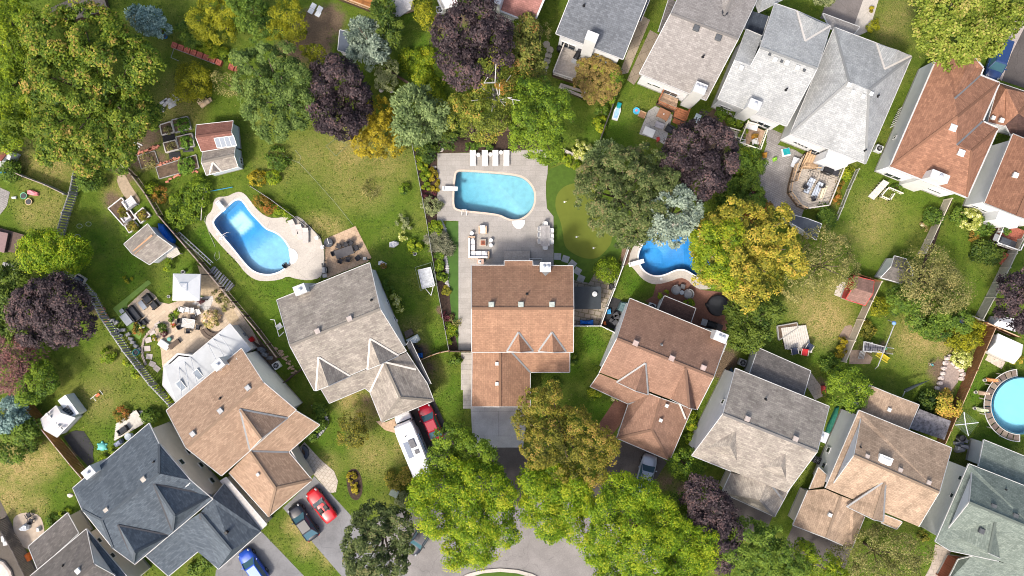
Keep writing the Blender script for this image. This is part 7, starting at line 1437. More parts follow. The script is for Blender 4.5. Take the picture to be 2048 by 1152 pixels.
def unit(label,px,rz=0.0,mat=None):
 t=thing('air_conditioner',label,'air conditioner',P(*px,.0),rz);m_=mat or M('pale grey metal',(.55,.56,.57),.5,.06);bevel(MB().box((0,0,0),(.8,.8,.75)).build('case',m_,t,off=(0,0,0)),.04);MB().cyl((0,0,.752),.33,.01,16).build('fan_guard',BLACK,t,off=(0,0,0))
 for k in range(4):a=math.pi*k/4;MB().beam((-.32*math.cos(a),-.32*math.sin(a),.775),(.32*math.cos(a),.32*math.sin(a),.775),.03,.02).build('guard_bar',GALV,t,off=(0,0,0))
 MB().cyl((0,0,.765),.1,.03,10).build('hub',GALV,t,off=(0,0,0));return t
unit('air conditioner on the left wall of the hip roofed house',(1753,299),-.4);unit('air conditioner between tan and taupe houses',(556,730),.6);unit('air conditioner at upper left corner of the rosy roofed house',(1302,613),-.4);unit('air conditioner left of the dark rear roof of taupe house',(1482,724),-.4,M('grey metal',(.35,.36,.37),.5));unit('dark air conditioner beside the ochre house wall',(1630,918),-.4,CHAR)
unit('round topped air conditioner by the white shed at the top',(880,24),.1)
def tarp(name,label,cat,poly,z,mat,bumps=.12):
 pl=[P(x,y,0)for x,y in poly];c=sum(pl,Vector())/len(pl);t=thing(name,label,cat,(c.x,c.y,0));mb=MB();n=len(pl);R3=[1,.75,.4];vs=[]
 for r,zz in((1,.02),(.97,z*.7),(.7,z),(.35,z*.95)):
  for p in pl:q=c+(p-c)*r;vs.append((q.x+random.uniform(-.04,.04),q.y+random.uniform(-.04,.04),zz+(random.uniform(-bumps,bumps)if zz>.1 else 0)))
 vs.append((c.x,c.y,z));fs=[(j*n+i,j*n+(i+1)%n,(j+1)*n+(i+1)%n,(j+1)*n+i)for j in range(3)for i in range(n)]+[(3*n+i,3*n+(i+1)%n,4*n)for i in range(n)]
 mb.add(vs,fs).build('cover',mat,t,smooth=False);return t
BLUE=M('bright blue tarp',(.01,.13,.52),.45,.15,5);tarp('tarp','bright blue tarp behind the white garden shed','tarp',[(320,447),(332,449),(352,480),(350,487),(343,487),(322,460)],.9,BLUE)
t=thing('potting_bench','pale wooden potting table beside the white garden shed','table',P(352,508,0),ang((338,515),(365,500)));[MB().box((0,y,.75),(1.5,.16,.04)).build('plank',WPALE,t,off=(0,0,0))for y in(-.36,-.18,0,.18,.36)];[MB().box((x,y,0),(.08,.08,.75)).build('leg',WPALE,t,off=(0,0,0))for x in(-.68,.68)for y in(-.35,.35)]
t=thing('ladder','long white aluminium ladder lying on the pool side of the dark fence','ladder',P(382,490,0));a,b=P(342,453,.5),P(424,528,.5);n=Vector(((b-a).y,-(b-a).x,0)).normalized()*.18
for s in(-1,1):MB().beam(a+n*s,b+n*s,.07,.09).build('stile',TRIM,t)
for i in range(14):q=a.lerp(b,(i+.5)/14);MB().beam(q-n,q+n,.04,.04).build('rung',TRIM,t)
def bed(label,quad,mat=None,h=.35,soil=True,name='raised_bed',cat='raised bed',th=.12):
 w=[P(x,y,0)for x,y in quad];c=sum(w,Vector())/4;t=thing(name,label,cat,(c.x,c.y,0));mat=mat or M('grey bed boards',(.30,.29,.27),.9,.2)
 for i in range(4):MB().beam(w[i]+Vector((0,0,h/2)),w[(i+1)%4]+Vector((0,0,h/2)),th,h).build('board',mat,t)
 if soil:MB().prism([c.lerp(p,.97)for p in w],.0,h*.75).build('soil',SOILM,t)
 return t
bed('upper raised bed with bright lettuce green plants',[(346,241),(377,234),(384,258),(352,266)]);bed('upper left raised bed with dry plants',[(322,251),(344,244),(350,265),(326,271)],WPALE);bed('middle raised bed of leafy dark green plants',[(354,275),(386,268),(391,293),(360,298)]);bed('lower left raised bed with dry plants',[(329,287),(353,281),(360,299),(334,306)],WPALE)
bed('long low bed of vegetables beside the garden sheds',[(313,335),(393,310),(399,336),(320,358)],M('grey bed boards'),.2,th=.09);bed('weedy low plot edged by pink bricks',[(276,312),(310,302),(318,326),(284,338)],M('grey bed boards'),.12,th=.08)
for x,y,w_,d_ in((338,276,1.6,1.0),(350,310,1.5,.9),(374,268,1.6,.35),(376,299,1.4,.6)):
 s=tarp('black_sheet',{338:'black plastic sheet between upper and lower left beds',350:'black plastic sheet below the lower left bed',374:'black plastic strip under the lettuce bed',376:'black plastic sheet below the middle bed'}[x],'plastic sheet',[(x-w_*8.5,y-d_*6),(x+w_*7,y-d_*9),(x+w_*8.5,y+d_*6),(x-w_*7,y+d_*9)],.08,M('black plastic sheet',(.02,.02,.024),.5,.3,6),.03)
WB=M('white garden frame',(.62,.60,.57),.8,.12);bed('white framed raised bed nearest the lawn, left of the white shed',[(219,417),(246,396),(274,437),(250,452)],WB,.35);bed('white framed raised bed beside the dark fence',[(272,430),(288,416),(303,431),(284,447)],WB,.35);bed('small white framed raised bed at corner of the shed',[(252,452),(268,440),(279,453),(261,466)],WB,.35)
def adirondack(label,px,rz_,mat,group=None):
 t=thing('garden_chair',label,'chair',P(*px,0),rz_)
 for i in range(5):MB().box((-.26+.13*i,-.38,.35),(.11,.05,.62)).build('slat',mat,t,off=(0,0,0));
 for i in range(5):MB().box((0,-.25+.14*i,.34),(.62,.12,.03)).build('slat',mat,t,off=(0,0,0))
 for s in(-1,1):MB().box((s*.38,0,.55),(.13,.75,.03)).build('armrest',mat,t,off=(0,0,0));MB().box((s*.36,.3,0),(.07,.08,.55)).build('leg',mat,t,off=(0,0,0));MB().box((s*.36,-.33,0),(.07,.08,.55)).build('leg',mat,t,off=(0,0,0))
 return t
WC=M('pale grey garden chair',(.56,.55,.56),.7,.1)
t=adirondack('pale grey slatted garden chair between the white framed beds',(264,407),.6,WC);t.scale=(1.6,1.6,1.2);t=adirondack('small pale bench between two white framed beds',(256,436),.6,WC);t.scale=(1.2,1.2,1)
RED=M('faded red plastic',(.42,.12,.085),.6,.25,4);n=0
for i in range(11):
 f=i/10;x,y=352+(478-352)*f,93+(141-93)*f
 if i in(8,):continue
 t=thing('crate',('faded red crate, %s of the row by yellow green bushes'%['first, at the maple end','second','third','fourth','fifth','sixth','seventh','eighth','','second to last','last, at the tree end'][i]),'crate',P(x,y,0),ang((352,93),(478,141)),'red crates in a row');mb=MB();
 for s in(-1,1):MB().box((s*.3,0,0),(.05,.62,.5)).build('side',RED,t,off=(0,0,0));MB().box((0,s*.3,0),(.62,.05,.5)).build('side',RED,t,off=(0,0,0))
 for k in range(4):MB().box((-.22+.15*k,0,.46),(.11,.6,.03)).build('slat',RED,t,off=(0,0,0))
t=thing('cage_frame','thin white pipe frame in front of the red crates','frame',P(385,110,0))
for a,b in(((342,115),(348,97)),((348,97),(430,128)),((342,115),(358,122))):MB().tube([P(*a,.6),P(*b,.6)],.03,5).build('bar',GALV,t)
for q in((342,115),(348,97),(430,128),(358,122)):MB().tube([P(*q,0),P(*q,.6)],.03,5).build('leg',GALV,t)
PB=M('pink brick',(.45,.18,.12),.9,.25,4)
def heap(name,label,cat,lst,mat,sz=(.4,.22,.14)):
 c=P(*lst[0],0);t=thing(name,label,cat,c)
 for x,y in lst:
  q=P(x+random.uniform(-2,2),y+random.uniform(-1.5,1.5),0);MB().box((q.x,q.y,random.choice((0,0,sz[2]))),sz,random.uniform(-.6,.9)).build('brick',mat,t)
heap('brick_pile','long heap of pink bricks along the bare path by raised beds','bricks',[(278+3.2*i,307-1.1*i)for i in range(13)]+[(300+3*i,298-i)for i in range(7)],PB);heap('brick_row','row of pink bricks edging the upper side of the long vegetable bed','bricks',[(316+4.5*i,331-1.7*i)for i in range(10)],PB);heap('brick_row','pink bricks scattered below the long vegetable bed','bricks',[(334,363),(341,359),(348,355),(355,351),(360,349),(366,400),(371,402),(378,379),(386,344),(394,343)],PB)
heap('wood_pile','pile of stacked firewood logs between tan and taupe houses','firewood',[(554+2.3*i+(i%3)*3,697+3.2*i)for i in range(16)],M('split firewood',(.36,.26,.18),.9,.3,5),(.42,.2,.18))
heap('scrap_pile','pile of white and grey scrap boards by the golden maple','scrap',[(335,206),(340,200),(348,203),(344,209),(352,196),(328,205),(346,214)],M('pale scrap',(.46,.45,.43),.8,.25),(1.0,.3,.12))
heap('scrap_pile','heap of pale planks at the left end of garden plot','scrap',[(266,288),(272,291),(278,286),(268,295)],M('pale scrap'),(1.1,.14,.08));heap('brush_pile','small straw coloured brush pile on the lawn right of scrap boards','brush',[(400,200),(405,206),(410,201),(415,207),(420,203),(409,210)],M('straw',(.55,.42,.27),.95,.3),(.7,.45,.2))
heap('cinder_blocks','grey blocks and shelves along slatted fence by the turf path','blocks',[(228,640),(233,646),(250,660),(256,668),(262,676),(268,685),(273,692),(278,700)],M('grey block',(.33,.32,.31),.9,.15),(.5,.35,.35));heap('brick_row','rust coloured planks leaning at the slatted fence','planks',[(202,617),(207,624),(212,632),(217,640)],M('rust plank',(.33,.16,.09),.85,.2),(.9,.2,.15))
def pot(name,label,cat,px,r,h,mat,z=0.0):t=thing(name,label,cat,P(*px,z));MB().lathe((0,0,0),[(r*.8,0),(r,h*.9),(r,h),(r*.85,h),(r*.8,h*.8)],14).build('body',mat,t,off=(0,0,0));MB().lathe((0,0,h*.8),[(r*.8,0),(r*.6,.03),(.0,.05)],14).build('inside',M('dark inside',(.06,.06,.065),.8),t,off=(0,0,0));return t
pot('bucket','white bucket on the bare path left of raised beds','bucket',(297,254),.28,.35,TRIM);pot('basin','white square washbasin beside the scrap boards','basin',(324,221),.36,.3,TRIM);pot('bucket','small white bucket at the foot of canopy','bucket',(339,593),.18,.3,TRIM);pot('urn','white round urn at the top of the canopy','urn',(369,544),.22,.5,TRIM)
pot('ball','small white ball on the lawn left of black fence','ball',(830,508),.22,.3,TRIM);pot('bin','white planter near the grey slatted fence, upper one','planter',(238,661),.28,.5,TRIM);pot('bin','white planter near the grey slatted fence, lower one','planter',(244,671),.2,.4,TRIM);pot('bin','turquoise bin against the grey slatted fence','bin',(276,704),.38,.6,M('turquoise plastic',(.03,.22,.21),.5));pot('rain_barrel','black rain barrel at the left wall of slate blue house','barrel',(1118,101),.33,.9,BLACK)
pot('bin','blue plastic bin under shrubs by the low grey fence','bin',(1921,640),.4,.6,M('navy plastic',(.03,.06,.14),.5));pot('bucket','small blue bucket below the blue spruce','bucket',(332,74),.28,.35,M('blue plastic',(.02,.15,.35),.5))
tarp('white_sheet','crumpled white sheet on the lawn beside black fence','sheet',[(779,485),(790,481),(797,484),(797,490),(788,495),(779,494)],.35,FAB,.08);tarp('white_sheet','white sheet at the corner of the taupe house','sheet',[(757,524),(763,521),(774,527),(773,532),(764,530),(757,530)],.3,FAB,.06);tarp('tarp','blue tarp covered heap below dark side shed','tarp',[(1160,640),(1172,641),(1186,639),(1186,650),(1172,648),(1160,649)],.7,BLUE);tarp('recycling_bin','blue recycling box by white fence in the black side yard','bin',[(1213,618),(1221,617),(1222,627),(1214,628)],.5,M('sky blue plastic',(.05,.28,.55),.5),.03);tarp('tarp','blue and white tarp at right wall of the taupe house','tarp',[(830,707),(845,705),(846,715),(833,717)],.5,BLUE,.05)
tarp('ground_sheet','large black weed sheet on the ground below the white playhouse','sheet',[(127,874),(140,865),(150,860),(168,862),(180,880),(188,893),(186,910),(188,924),(176,932),(150,905)],.06,M('black ground sheet'),.02)
tarp('grill_cover','teal grey spa cover standing in the black side yard','cover',[(1240,602),(1255,605),(1247,625),(1233,620)],.9,M('teal grey vinyl',(.10,.16,.17),.5,.08),.03);heap('bicycle_pile','jumble of black bins and toys in the side yard','clutter',[(1228,628),(1232,634),(1222,642),(1228,645),(1236,625)],M('dark clutter',(.06,.06,.065),.7,.3),(.6,.45,.5));tarp('bag','small orange bag in the black side yard','bag',[(1206,643),(1211,642),(1212,650),(1207,650)],.4,M('orange bag',(.6,.16,.05),.7),.04)
tarp('wheelbarrow_cover','dark wrapped barrow by white fence near the clipped ball shrub','barrow',[(1218,566),(1227,568),(1224,580),(1217,578)],.6,CHAR,.05);tarp('sack','white sack by the white fence near the clipped ball shrub','sack',[(1224,557),(1231,556),(1231,564),(1226,565)],.5,FAB,.05)
t=thing('toy_boat','turquoise and white plastic toy boat on the top lawn','toy boat',P(1233,226,0),ang((1230,238),(1238,212)));hull=[(-.9,-.35),(.2,-.4),(.75,-.25),(.95,0),(.75,.25),(.2,.4),(-.9,.35)];MB().prism([(x,y)for x,y in hull],.0,.35).build('hull',TRIM,t,off=(0,0,0));MB().prism([(x*.7-.1,y*.7)for x,y in hull],.352,.37).build('deck',M('pale blue plastic',(.30,.48,.66),.5),t,off=(0,0,0));bevel(MB().box((.85,0,.1),(.7,.5,.35)).build('prow',M('teal plastic',(.01,.26,.28),.45),t,off=(0,0,0)),.08)
t=thing('toy_water_table','round blue water toy on the top lawn','water toy',P(1272,223,0));MB().lathe((0,0,0),[(.3,0),(.42,.3),(.42,.34),(.36,.34),(.34,.28),(0,.27)],16).build('basin',M('sky blue toy plastic',(.08,.42,.62),.4),t,off=(0,0,0));MB().cyl((0,.05,.28),.14,.08,10).build('island',M('pink plastic',(.75,.2,.25),.5),t,off=(0,0,0))
t=thing('toy_chest','brown wicker toy chair beside the round blue water toy','chair',P(1283,231,0),-.4);bevel(MB().box((0,0,.1),(.75,.6,.3)).build('seat',M('brown wicker',(.30,.17,.10),.8,.2,9),t,off=(0,0,0)),.03);MB().box((.0,.3,.1),(.75,.07,.65)).build('backrest',WTAN,t,off=(0,0,0));MB().box((.38,0,.1),(.06,.6,.45)).build('armrest',WTAN,t,off=(0,0,0));MB().box((-.38,0,.1),(.06,.6,.45)).build('armrest',WTAN,t,off=(0,0,0))
t=thing('patio_table','square brown table with candle on the grey concrete patio','table',P(1325,231,.04),ang((1313,226),(1337,238)));bevel(MB().box((0,0,.66),(1.4,1.15,.05)).build('tabletop',M('brown table wood',(.27,.135,.075),.7,.15),t,off=(0,0,0)),.02);[MB().box((x,y,0),(.07,.07,.66)).build('leg',WBRN,t,off=(0,0,0))for x in(-.62,.62)for y in(-.5,.5)];MB().cyl((0,0,.71),.08,.12,10).build('candle',FAB,t,off=(0,0,0))
t=wick('patio_chair','brown wicker armchair on concrete patio beside the purple tree',(1338,259),rad(150),.95,.8,'armchair')
t=thing('low_table','grey low table on the concrete patio','table',P(1318,252,.04),rad(-22));bevel(MB().box((0,0,.35),(1.1,.7,.04)).build('tabletop',M('grey table',(.30,.29,.31),.6),t,off=(0,0,0)),.01);[MB().box((x,y,0),(.06,.06,.35)).build('leg',CHAR,t,off=(0,0,0))for x in(-.48,.48)for y in(-.28,.28)]
t=thing('white_table','white square table at lower corner of the concrete patio','table',P(1296,266,.04),rad(-24));bevel(MB().box((0,0,.6),(1.3,.95,.04)).build('tabletop',TRIM,t,off=(0,0,0)),.01);[MB().box((x,y,0),(.06,.06,.6)).build('leg',TRIM,t,off=(0,0,0))for x in(-.55,.55)for y in(-.38,.38)]
t=thing('glass_table','pale glass table beside the purple tree, below the white wall','table',P(1392,239,.02),rad(65));bevel(MB().box((0,0,.6),(1.05,.7,.03)).build('tabletop',glass('pale table glass',(.45,.52,.52)),t,off=(0,0,0)),.01);[MB().box((x,y,0),(.05,.05,.6)).build('leg',GALV,t,off=(0,0,0))for x in(-.45,.45)for y in(-.28,.28)]
tarp('toy_bike','red toy tricycle at patio corner beside the purple tree','toy',[(1312,276),(1318,274),(1319,282),(1313,285)],.5,M('red toy plastic',(.55,.07,.06),.5),.08)
t=thing('sofa','white garden sofa on the cream railed deck','sofa',P(1502,254,.9),rad(-15));bevel(MB().box((0,-.05,.1),(1.4,.65,.3)).build('seat',FAB,t,off=(0,0,0)),.06);bevel(MB().box((0,.3,.3),(1.4,.2,.4)).build('backrest',M('cream cushion',(.66,.62,.54),.85),t,off=(0,0,0)),.06)
t=thing('sandbox','teal and white square sandbox on the grey paver patio','sandbox',P(1571,305,.03),rad(12));bevel(MB().box((0,0,0),(1.0,.95,.22)).build('frame',TRIM,t,off=(0,0,0)),.04);MB().box((.06,.06,.2),(.78,.72,.05)).build('lid',M('teal plastic'),t,off=(0,0,0))
tarp('toy','lime green toy on the grey paver patio','toy',[(1544,317),(1552,313),(1553,321),(1546,324)],.4,M('lime plastic',(.28,.58,.06),.5),.1);tarp('toy','orange topped white toy by fence corner of the paver patio','toy',[(1524,306),(1533,305),(1532,316),(1525,316)],.5,M('orange white plastic',(.65,.32,.05),.5),.05)
t=thing('folding_table','pale grey folded table leaning beside the octagonal deck','table',P(1590,325,.5),rad(70));bevel(MB().box((0,0,0),(1.2,.75,.06)).build('tabletop',M('pale grey tabletop',(.48,.50,.53),.5),t,off=(0,0,0)),.02);[MB().box((x,0,-.5),(.06,.6,.5)).build('leg',GALV,t,off=(0,0,0))for x in(-.5,.5)]
lg3=lounger('lounger',M('blue grey sling',(.42,.46,.52),.7,.1),BLACK)
for x,y,a,lb in((1616,372,65,'blue grey lounger on octagonal deck nearest the paver patio'),(1632,380,65,'middle pale lounger on the octagonal deck')):place(lg3,USED,P(x,y,.72),rad(a),lb,'loungers on the octagonal deck')
bevel(tag(MB().box((0,0,0),(1.7,.5,.06)).build('towel_board',M('cream board',(.62,.53,.38),.7),off=(0,0,0)),'cream plank leaning along rail of the octagonal deck','plank'),.01);o=bpy.data.objects['towel_board'];o.location=P(1646,384,.74);o.rotation_euler=(0,0,rad(68))
for x,y,a,lb in((1608,374,-40,'dark folding chair at lower left of the octagonal deck'),(1624,398,20,'dark folding chair at the lower end of octagonal deck'),(1640,372,80,'black chair beside cream plank on the octagonal deck')):place(wc,USED,P(x,y,.72),rad(a),lb,'dark wicker chairs')
for x,y,a,c_,lb in((1586,702,190,'navy','navy cushioned chair at the left of three on the bleached deck'),(1606,704,170,'red','red cushioned chair in the middle of the bleached deck'),(1615,694,150,'navy','navy cushioned chair at the outer corner of the bleached deck')):
 ch=chair('deck_chair',lb,M(c_+' cushion',(.03,.04,.075)if c_=='navy' else(.42,.025,.03),.8),WPALE,.75,.5);ch.location=P(x,y,.3);ch.rotation_euler=(0,0,rad(a))
bed('grey framed vegetable bed beside the bleached plank deck',[(1553,652),(1592,645),(1594,655),(1556,680)],M('grey bed boards'),.35)
t=thing('play_frame','grey climbing frame with yellow slide beside the beige fence','climbing frame',P(1742,697,0));GP=M('grey weathered play frame',(.36,.36,.35),.8,.15);q=[(1728,683),(1770,694),(1768,705),(1726,702)]
for x,y in q:MB().box((P(x,y,0).x,P(x,y,0).y,0),(.1,.1,2.0)).build('post',GP,t)
for i in range(4):MB().beam(P(*q[i],1.95),P(*q[(i+1)%4],1.95),.1,.1).build('beam',GP,t);MB().beam(P(*q[i],1.2),P(*q[(i+1)%4],1.2),.08,.08).build('beam',GP,t)
for i in range(9):f=(i+.5)/9;MB().beam(P(1728+42*f,683+11*f,1.2),P(1726+42*f,702+3*f,1.2),.34,.04).build('plank',M('dark play boards',(.16,.155,.17),.85,.3),t)
for i in range(5):f=i/4;MB().beam(P(1722+10*f-6,712+12*f*0+6,.3+.0),P(1722+10*f-1,702,1.1),.06,.06).build('rung',GP,t)
sl=MB();a0,a1=P(1754,706,1.2),P(1776,721,.15);d=(a1-a0);n=Vector((-d.y,d.x,0)).normalized()*.3
sl.add([a0-n,a0+n,a1+n,a1-n],[(0,3,2,1),(0,1,2,3)]);MB().beam(a0-n+Vector((0,0,.08)),a1-n+Vector((0,0,.08)),.06,.2).build('slide_edge',M('yellow plastic',(.70,.58,.05),.4),t);MB().beam(a0+n+Vector((0,0,.08)),a1+n+Vector((0,0,.08)),.06,.2).build('slide_edge',M('yellow plastic'),t);sl.build('slide',M('yellow plastic'),t)
t=thing('swing_bar','long grey swing bar with blue ball reaching over the lawn','swing',P(1772,690,0));MB().tube([P(1790,646,2.2),P(1756,732,2.2)],.06,6).build('bar',GP,t);MB().ell(P(1788,646,2.3),(.25,.25,.25),10,7).build('ball',M('blue ball',(.18,.32,.62),.4),t);MB().tube([P(1790,646,2.2),P(1776,640,0)],.05,6).build('leg',GP,t);MB().tube([P(1756,732,2.2),P(1750,738,0)],.05,6).build('leg',GP,t)
MB().tube([P(1770,698,2.15),P(1771,698,.6)],.02,4).build('rope',GP,t);MB().ell(P(1771,697,.6),(.2,.2,.1),8,5).build('seat',M('green plastic',(.08,.25,.12),.5),t)
t=thing('clothes_pole','leaning pole with dark furled netting behind the ochre house','pole',P(1808,784,0));MB().tube([P(1805,793,0),P(1810,783,1.9)],.06,6).build('pole',TRIM,t);MB().tube([P(1810,782,1.9),P(1832,771,1.6),P(1857,761,1.2)],[.22,.16,.03],7).build('netting',M('dark netting',(.04,.05,.05),.8),t)
c=P(2028,808,0);HARD.append([(c.x+4.1*math.cos(k*.2618),c.y+4.1*math.sin(k*.2618))for k in range(24)]);t=thing('round_pool','round turquoise above-ground pool with narrow deck at the right edge','pool',(c.x,c.y,0));R0=3.25;n=48;cir=lambda r:[Vector((c.x+r*math.cos(2*math.pi*i/n),c.y+r*math.sin(2*math.pi*i/n)))for i in range(n)]
mb=MB();ri=cir(R0);mb.add([(q.x,q.y,z)for z in(1.25,0)for q in ri],[(i,(i+1)%n,n+(i+1)%n,n+i)for i in range(n)]+[(n+i,n+(i+1)%n,i+0,i)[::1]for i in range(0)]);mb.build('wall',M('blue pool wall',(.02,.22,.45),.5),t)
MB().add([(q.x,q.y,.06)for q in cir(R0-.01)],[tuple(range(n))]).build('basin',M('sky blue liner',(.42,.80,.86),.5,.05,1),t)
wb=MB();ro=cir(R0-.02);wb.add([(q.x,q.y,1.08)for q in ro]+[(q.x,q.y,.08)for q in ro],[tuple(range(n)),tuple(range(2*n-1,n-1,-1))]+[(n+i,n+(i+1)%n,(i+1)%n,i)for i in range(n)]);wb.build('water',water('sky blue water',(.30,.82,.98),.30),t)
ribbon(cir(R0),-.09,.06,1.27,1.27).build('top_rail',M('dark blue rail',(.03,.09,.13),.5),t)
for i in range(16):
 a=rad(95+175*i/16);a2=rad(95+175*(i+.84)/16);r0,r1=R0+.12,R0+.86;mt=M('pool deck boards %d'%(i%3),[(.16,.12,.095),(.21,.165,.125),(.12,.09,.075)][i%3],.85,.25)
 MB().prism([(c.x+r*math.cos(q),c.y+r*math.sin(q))for r,q in((r0,a),(r1,a),(r1,a2),(r0,a2))],1.0,1.06).build('plank',mt,t)
for i in range(8):a=rad(95+175*i/7);MB().box((c.x+(R0+.9)*math.cos(a),c.y+(R0+.9)*math.sin(a),0),(.1,.1,1.0)).build('post',WPALE,t)
ribbon([Vector((c.x+(R0+1.0)*math.cos(rad(95+175*i/30)),c.y+(R0+1.0)*math.sin(rad(95+175*i/30))))for i in range(31)]+[Vector((c.x+(R0+.1)*math.cos(rad(270-175*i/30)),c.y+(R0+.1)*math.sin(rad(270-175*i/30))))for i in range(31)],0,.1,1.07,1.07).build('deck_edge',M('pale grey edge',(.48,.46,.43),.8),t)
for x,y,cl,lb in((1979,759,(.62,.28,.12),'orange towel on the upper part of round pool deck'),(1963,785,(.55,.40,.30),'peach towel on the left part of round pool deck'),(1960,818,(.55,.60,.38),'pale green towel on the left part of round pool deck')):tarp('towel',lb,'towel',[(x-7,y-4),(x+6,y-3),(x+7,y+3),(x-6,y+4)],1.15,M('towel '+lb[:6],cl,.9),.02)
for x,y,lb in((1967,760,'upper white float by the round pool'),(1949,784,'middle white float by the round pool'),(1947,816,'lower white float by the round pool')):pot('float',lb,'float',(x,y),.2,.3,M('cream plastic',(.66,.63,.52),.5))
t=thing('rotary_dryer','rotary clothes dryer with green netting below the round pool','clothes dryer',P(1931,848,0));cc=P(1931,848,1.8);MB().tube([(cc.x,cc.y,0),cc],.04,6).build('pole',GALV,t);E=[P(1928,824,2.2),P(1957,845,2.2),P(1937,872,2.2),P(1910,850,2.2)]
for e in E:MB().tube([cc,e],.05,6).build('arm',M('white tube',(.66,.68,.68),.4),t)
nm=MB()
for k in range(1,9):
 for i in range(4):nm.tube([cc.lerp(E[i],k/8),cc.lerp(E[(i+1)%4],k/8)],.012,4)
nm.build('line',M('green line',(.16,.22,.17),.7),t,kind='stuff')
heap('wood_pile','dark stack of boards and bins beside the green house wall','clutter',[(1913,884),(1918,889),(1923,893),(1910,893),(1916,898),(1922,880),(1918,876)],M('grey clutter',(.16,.165,.18),.7,.4),(.9,.4,.6));pot('bin','dark bin beside the green house corner','bin',(1917,874),.38,.9,CHAR)
t=thing('fire_wall','curved low fieldstone wall around the pinkish rock bed','wall',P(1890,740,0))
for i,(x,y)in enumerate([(1893,716),(1889,726),(1886,736),(1884,746),(1881,756),(1878,766),(1874,776),(1899,713),(1905,726),(1913,733),(1921,740),(1924,748),(1922,757)]):q=P(x,y,0);MB().ell((q.x,q.y,.12),(.36,.28,.28),8,5,jit=.2).build('stone',M('pale fieldstone',(.50,.43,.39),.9,.2),t)
for x,y,col,lb in((50,392,(.16,.42,.25),'round green toy on the left lawn'),(60,404,(.55,.42,.26),'green and tan toy table on the left lawn')):t=pot('toy',lb,'toy',(x,y),.4,.3,M('toy '+lb[:8],col,.6))
tarp('toy','pink and mint toy slide on the left lawn','toy',[(57,381),(64,380),(79,386),(79,392),(68,391),(58,388)],.4,M('pink plastic toy',(.68,.22,.24),.5),.06);tarp('toy','small pink and white toy at the left lawn edge','toy',[(26,394),(34,393),(34,398),(26,398)],.3,FAB,.04);tarp('toy','bright blue tub at the left edge','tub',[(-6,338),(4,338),(12,345),(8,349),(-6,345)],.5,M('blue tub',(.01,.22,.5),.4),.04)
for x,y,lb in((177,448,'upper right pale ring of three rings on the left lawn'),(159,452,'upper left pale ring of three rings on the left lawn'),(155,473,'lowest pale ring of three rings on the left lawn')):
 q=P(x,y,.05);n=18;s=MB().tube([(.32*math.cos(2*math.pi*i/n),.25*math.sin(2*math.pi*i/n),0)for i in range(n+1)],.025,5).build('wire_ring',M('pale wire',(.36,.42,.34),.6),off=(0,0,0));s.location=q;tag(s,lb,'wire ring','wire rings on the left lawn')
t=thing('lawn_sprinkler','white framed see-saw toy with orange seat on the lawn above slate house','toy',P(193,793,0));[MB().tube([P(*a,.4),P(*b,.4)],.04,6).build('bar',TRIM,t)for a,b in(((181,798),(193,788)),((186,794),(192,802)),((199,780),(206,789)))];bevel(MB().box(P(196,790,.35),(.5,.3,.1),.7).build('seat',M('orange plastic',(.62,.12,.04),.5),t),.03)
t=thing('turtle_sandbox','turquoise turtle shaped sandbox beside the slate house','sandbox',P(205,893,0));MB().ell((0,0,0),(.55,.5,.32),14,8).build('shell',M('turquoise toy',(.13,.45,.40),.45),t,smooth=True,off=(0,0,0));MB().ell((.0,.52,.05),(.16,.18,.14),8,6).build('head',M('turquoise toy'),t,off=(0,0,0));[MB().ell((x,y,.05),(.16,.13,.1),8,5).build('foot',M('turquoise toy'),t,off=(0,0,0))for x in(-.48,.48)for y in(-.28,.28)]
t=rtable('round_table','round pale table on the grey deck behind the slate house',.42,.7,M('pale blue table',(.48,.53,.55),.5),'table');t.location=P(262,871,.5);wickm=wick('curved_bench','brown curved wicker bench on the grey deck behind the slate house',(253,858),rad(35),1.2,.7,'bench');wickm.location.z=.5;tarp('patio_swing','blue grey striped cushion heap at the grey deck edge','cushions',[(230,886),(246,876),(250,884),(236,893)],.7,M('blue grey stripe',(.25,.27,.36),.8,.3,9),.08)
for x,y,a,lb in((62,1028,30,'dark chair at the upper edge of the round stone patio'),(66,1040,-10,'grey chair beside upper chair on the round stone patio')):place(wc,USED,P(x,y,.03),rad(a),lb,'dark wicker chairs')
tarp('umbrella','grey white folded umbrella and cushions on the round stone patio','umbrella',[(40,1056),(52,1046),(62,1046),(62,1056),(54,1060),(46,1059)],.6,M('grey white canvas',(.46,.48,.50),.8,.2,5),.1);tarp('side_table','white square cushion on the round stone patio','cushion',[(75,1054),(82,1052),(84,1060),(77,1062)],.45,FAB,.03);tarp('cooler','bright orange cooler box at the grey brown wall','box',[(53,1107),(60,1104),(66,1118),(60,1121)],.6,M('bright orange plastic',(.65,.15,.03),.5),.03);tarp('lidded_bin','black bin with white lid left of the round stone patio','bin',[(25,1083),(34,1082),(35,1092),(28,1094)],.8,CHAR,.03)
tarp('pale_platform','pale deck platform with blue toy at the lower left corner','platform',[(-10,1115),(10,1122),(24,1140),(30,1160),(-10,1160)],.4,M('pale platform',(.55,.47,.40),.8),.02)
t=thing('planter_box','wood framed planter box with blue pots beside the purple tree','planter',P(162,560,0),rad(-32));[MB().box(c_,s_,0).build('board',WPALE,t,off=(0,0,0))for c_,s_ in(((0,-.5,0),(1.2,.08,.5)),((0,.5,0),(1.2,.08,.5)),((-.58,0,0),(.08,1.0,.5)),((.58,0,0),(.08,1.0,.5)))];MB().box((0,0,.2),(1.1,.95,.15)).build('soil',M('slate soil',(.05,.06,.09),.8),t,off=(0,0,0));
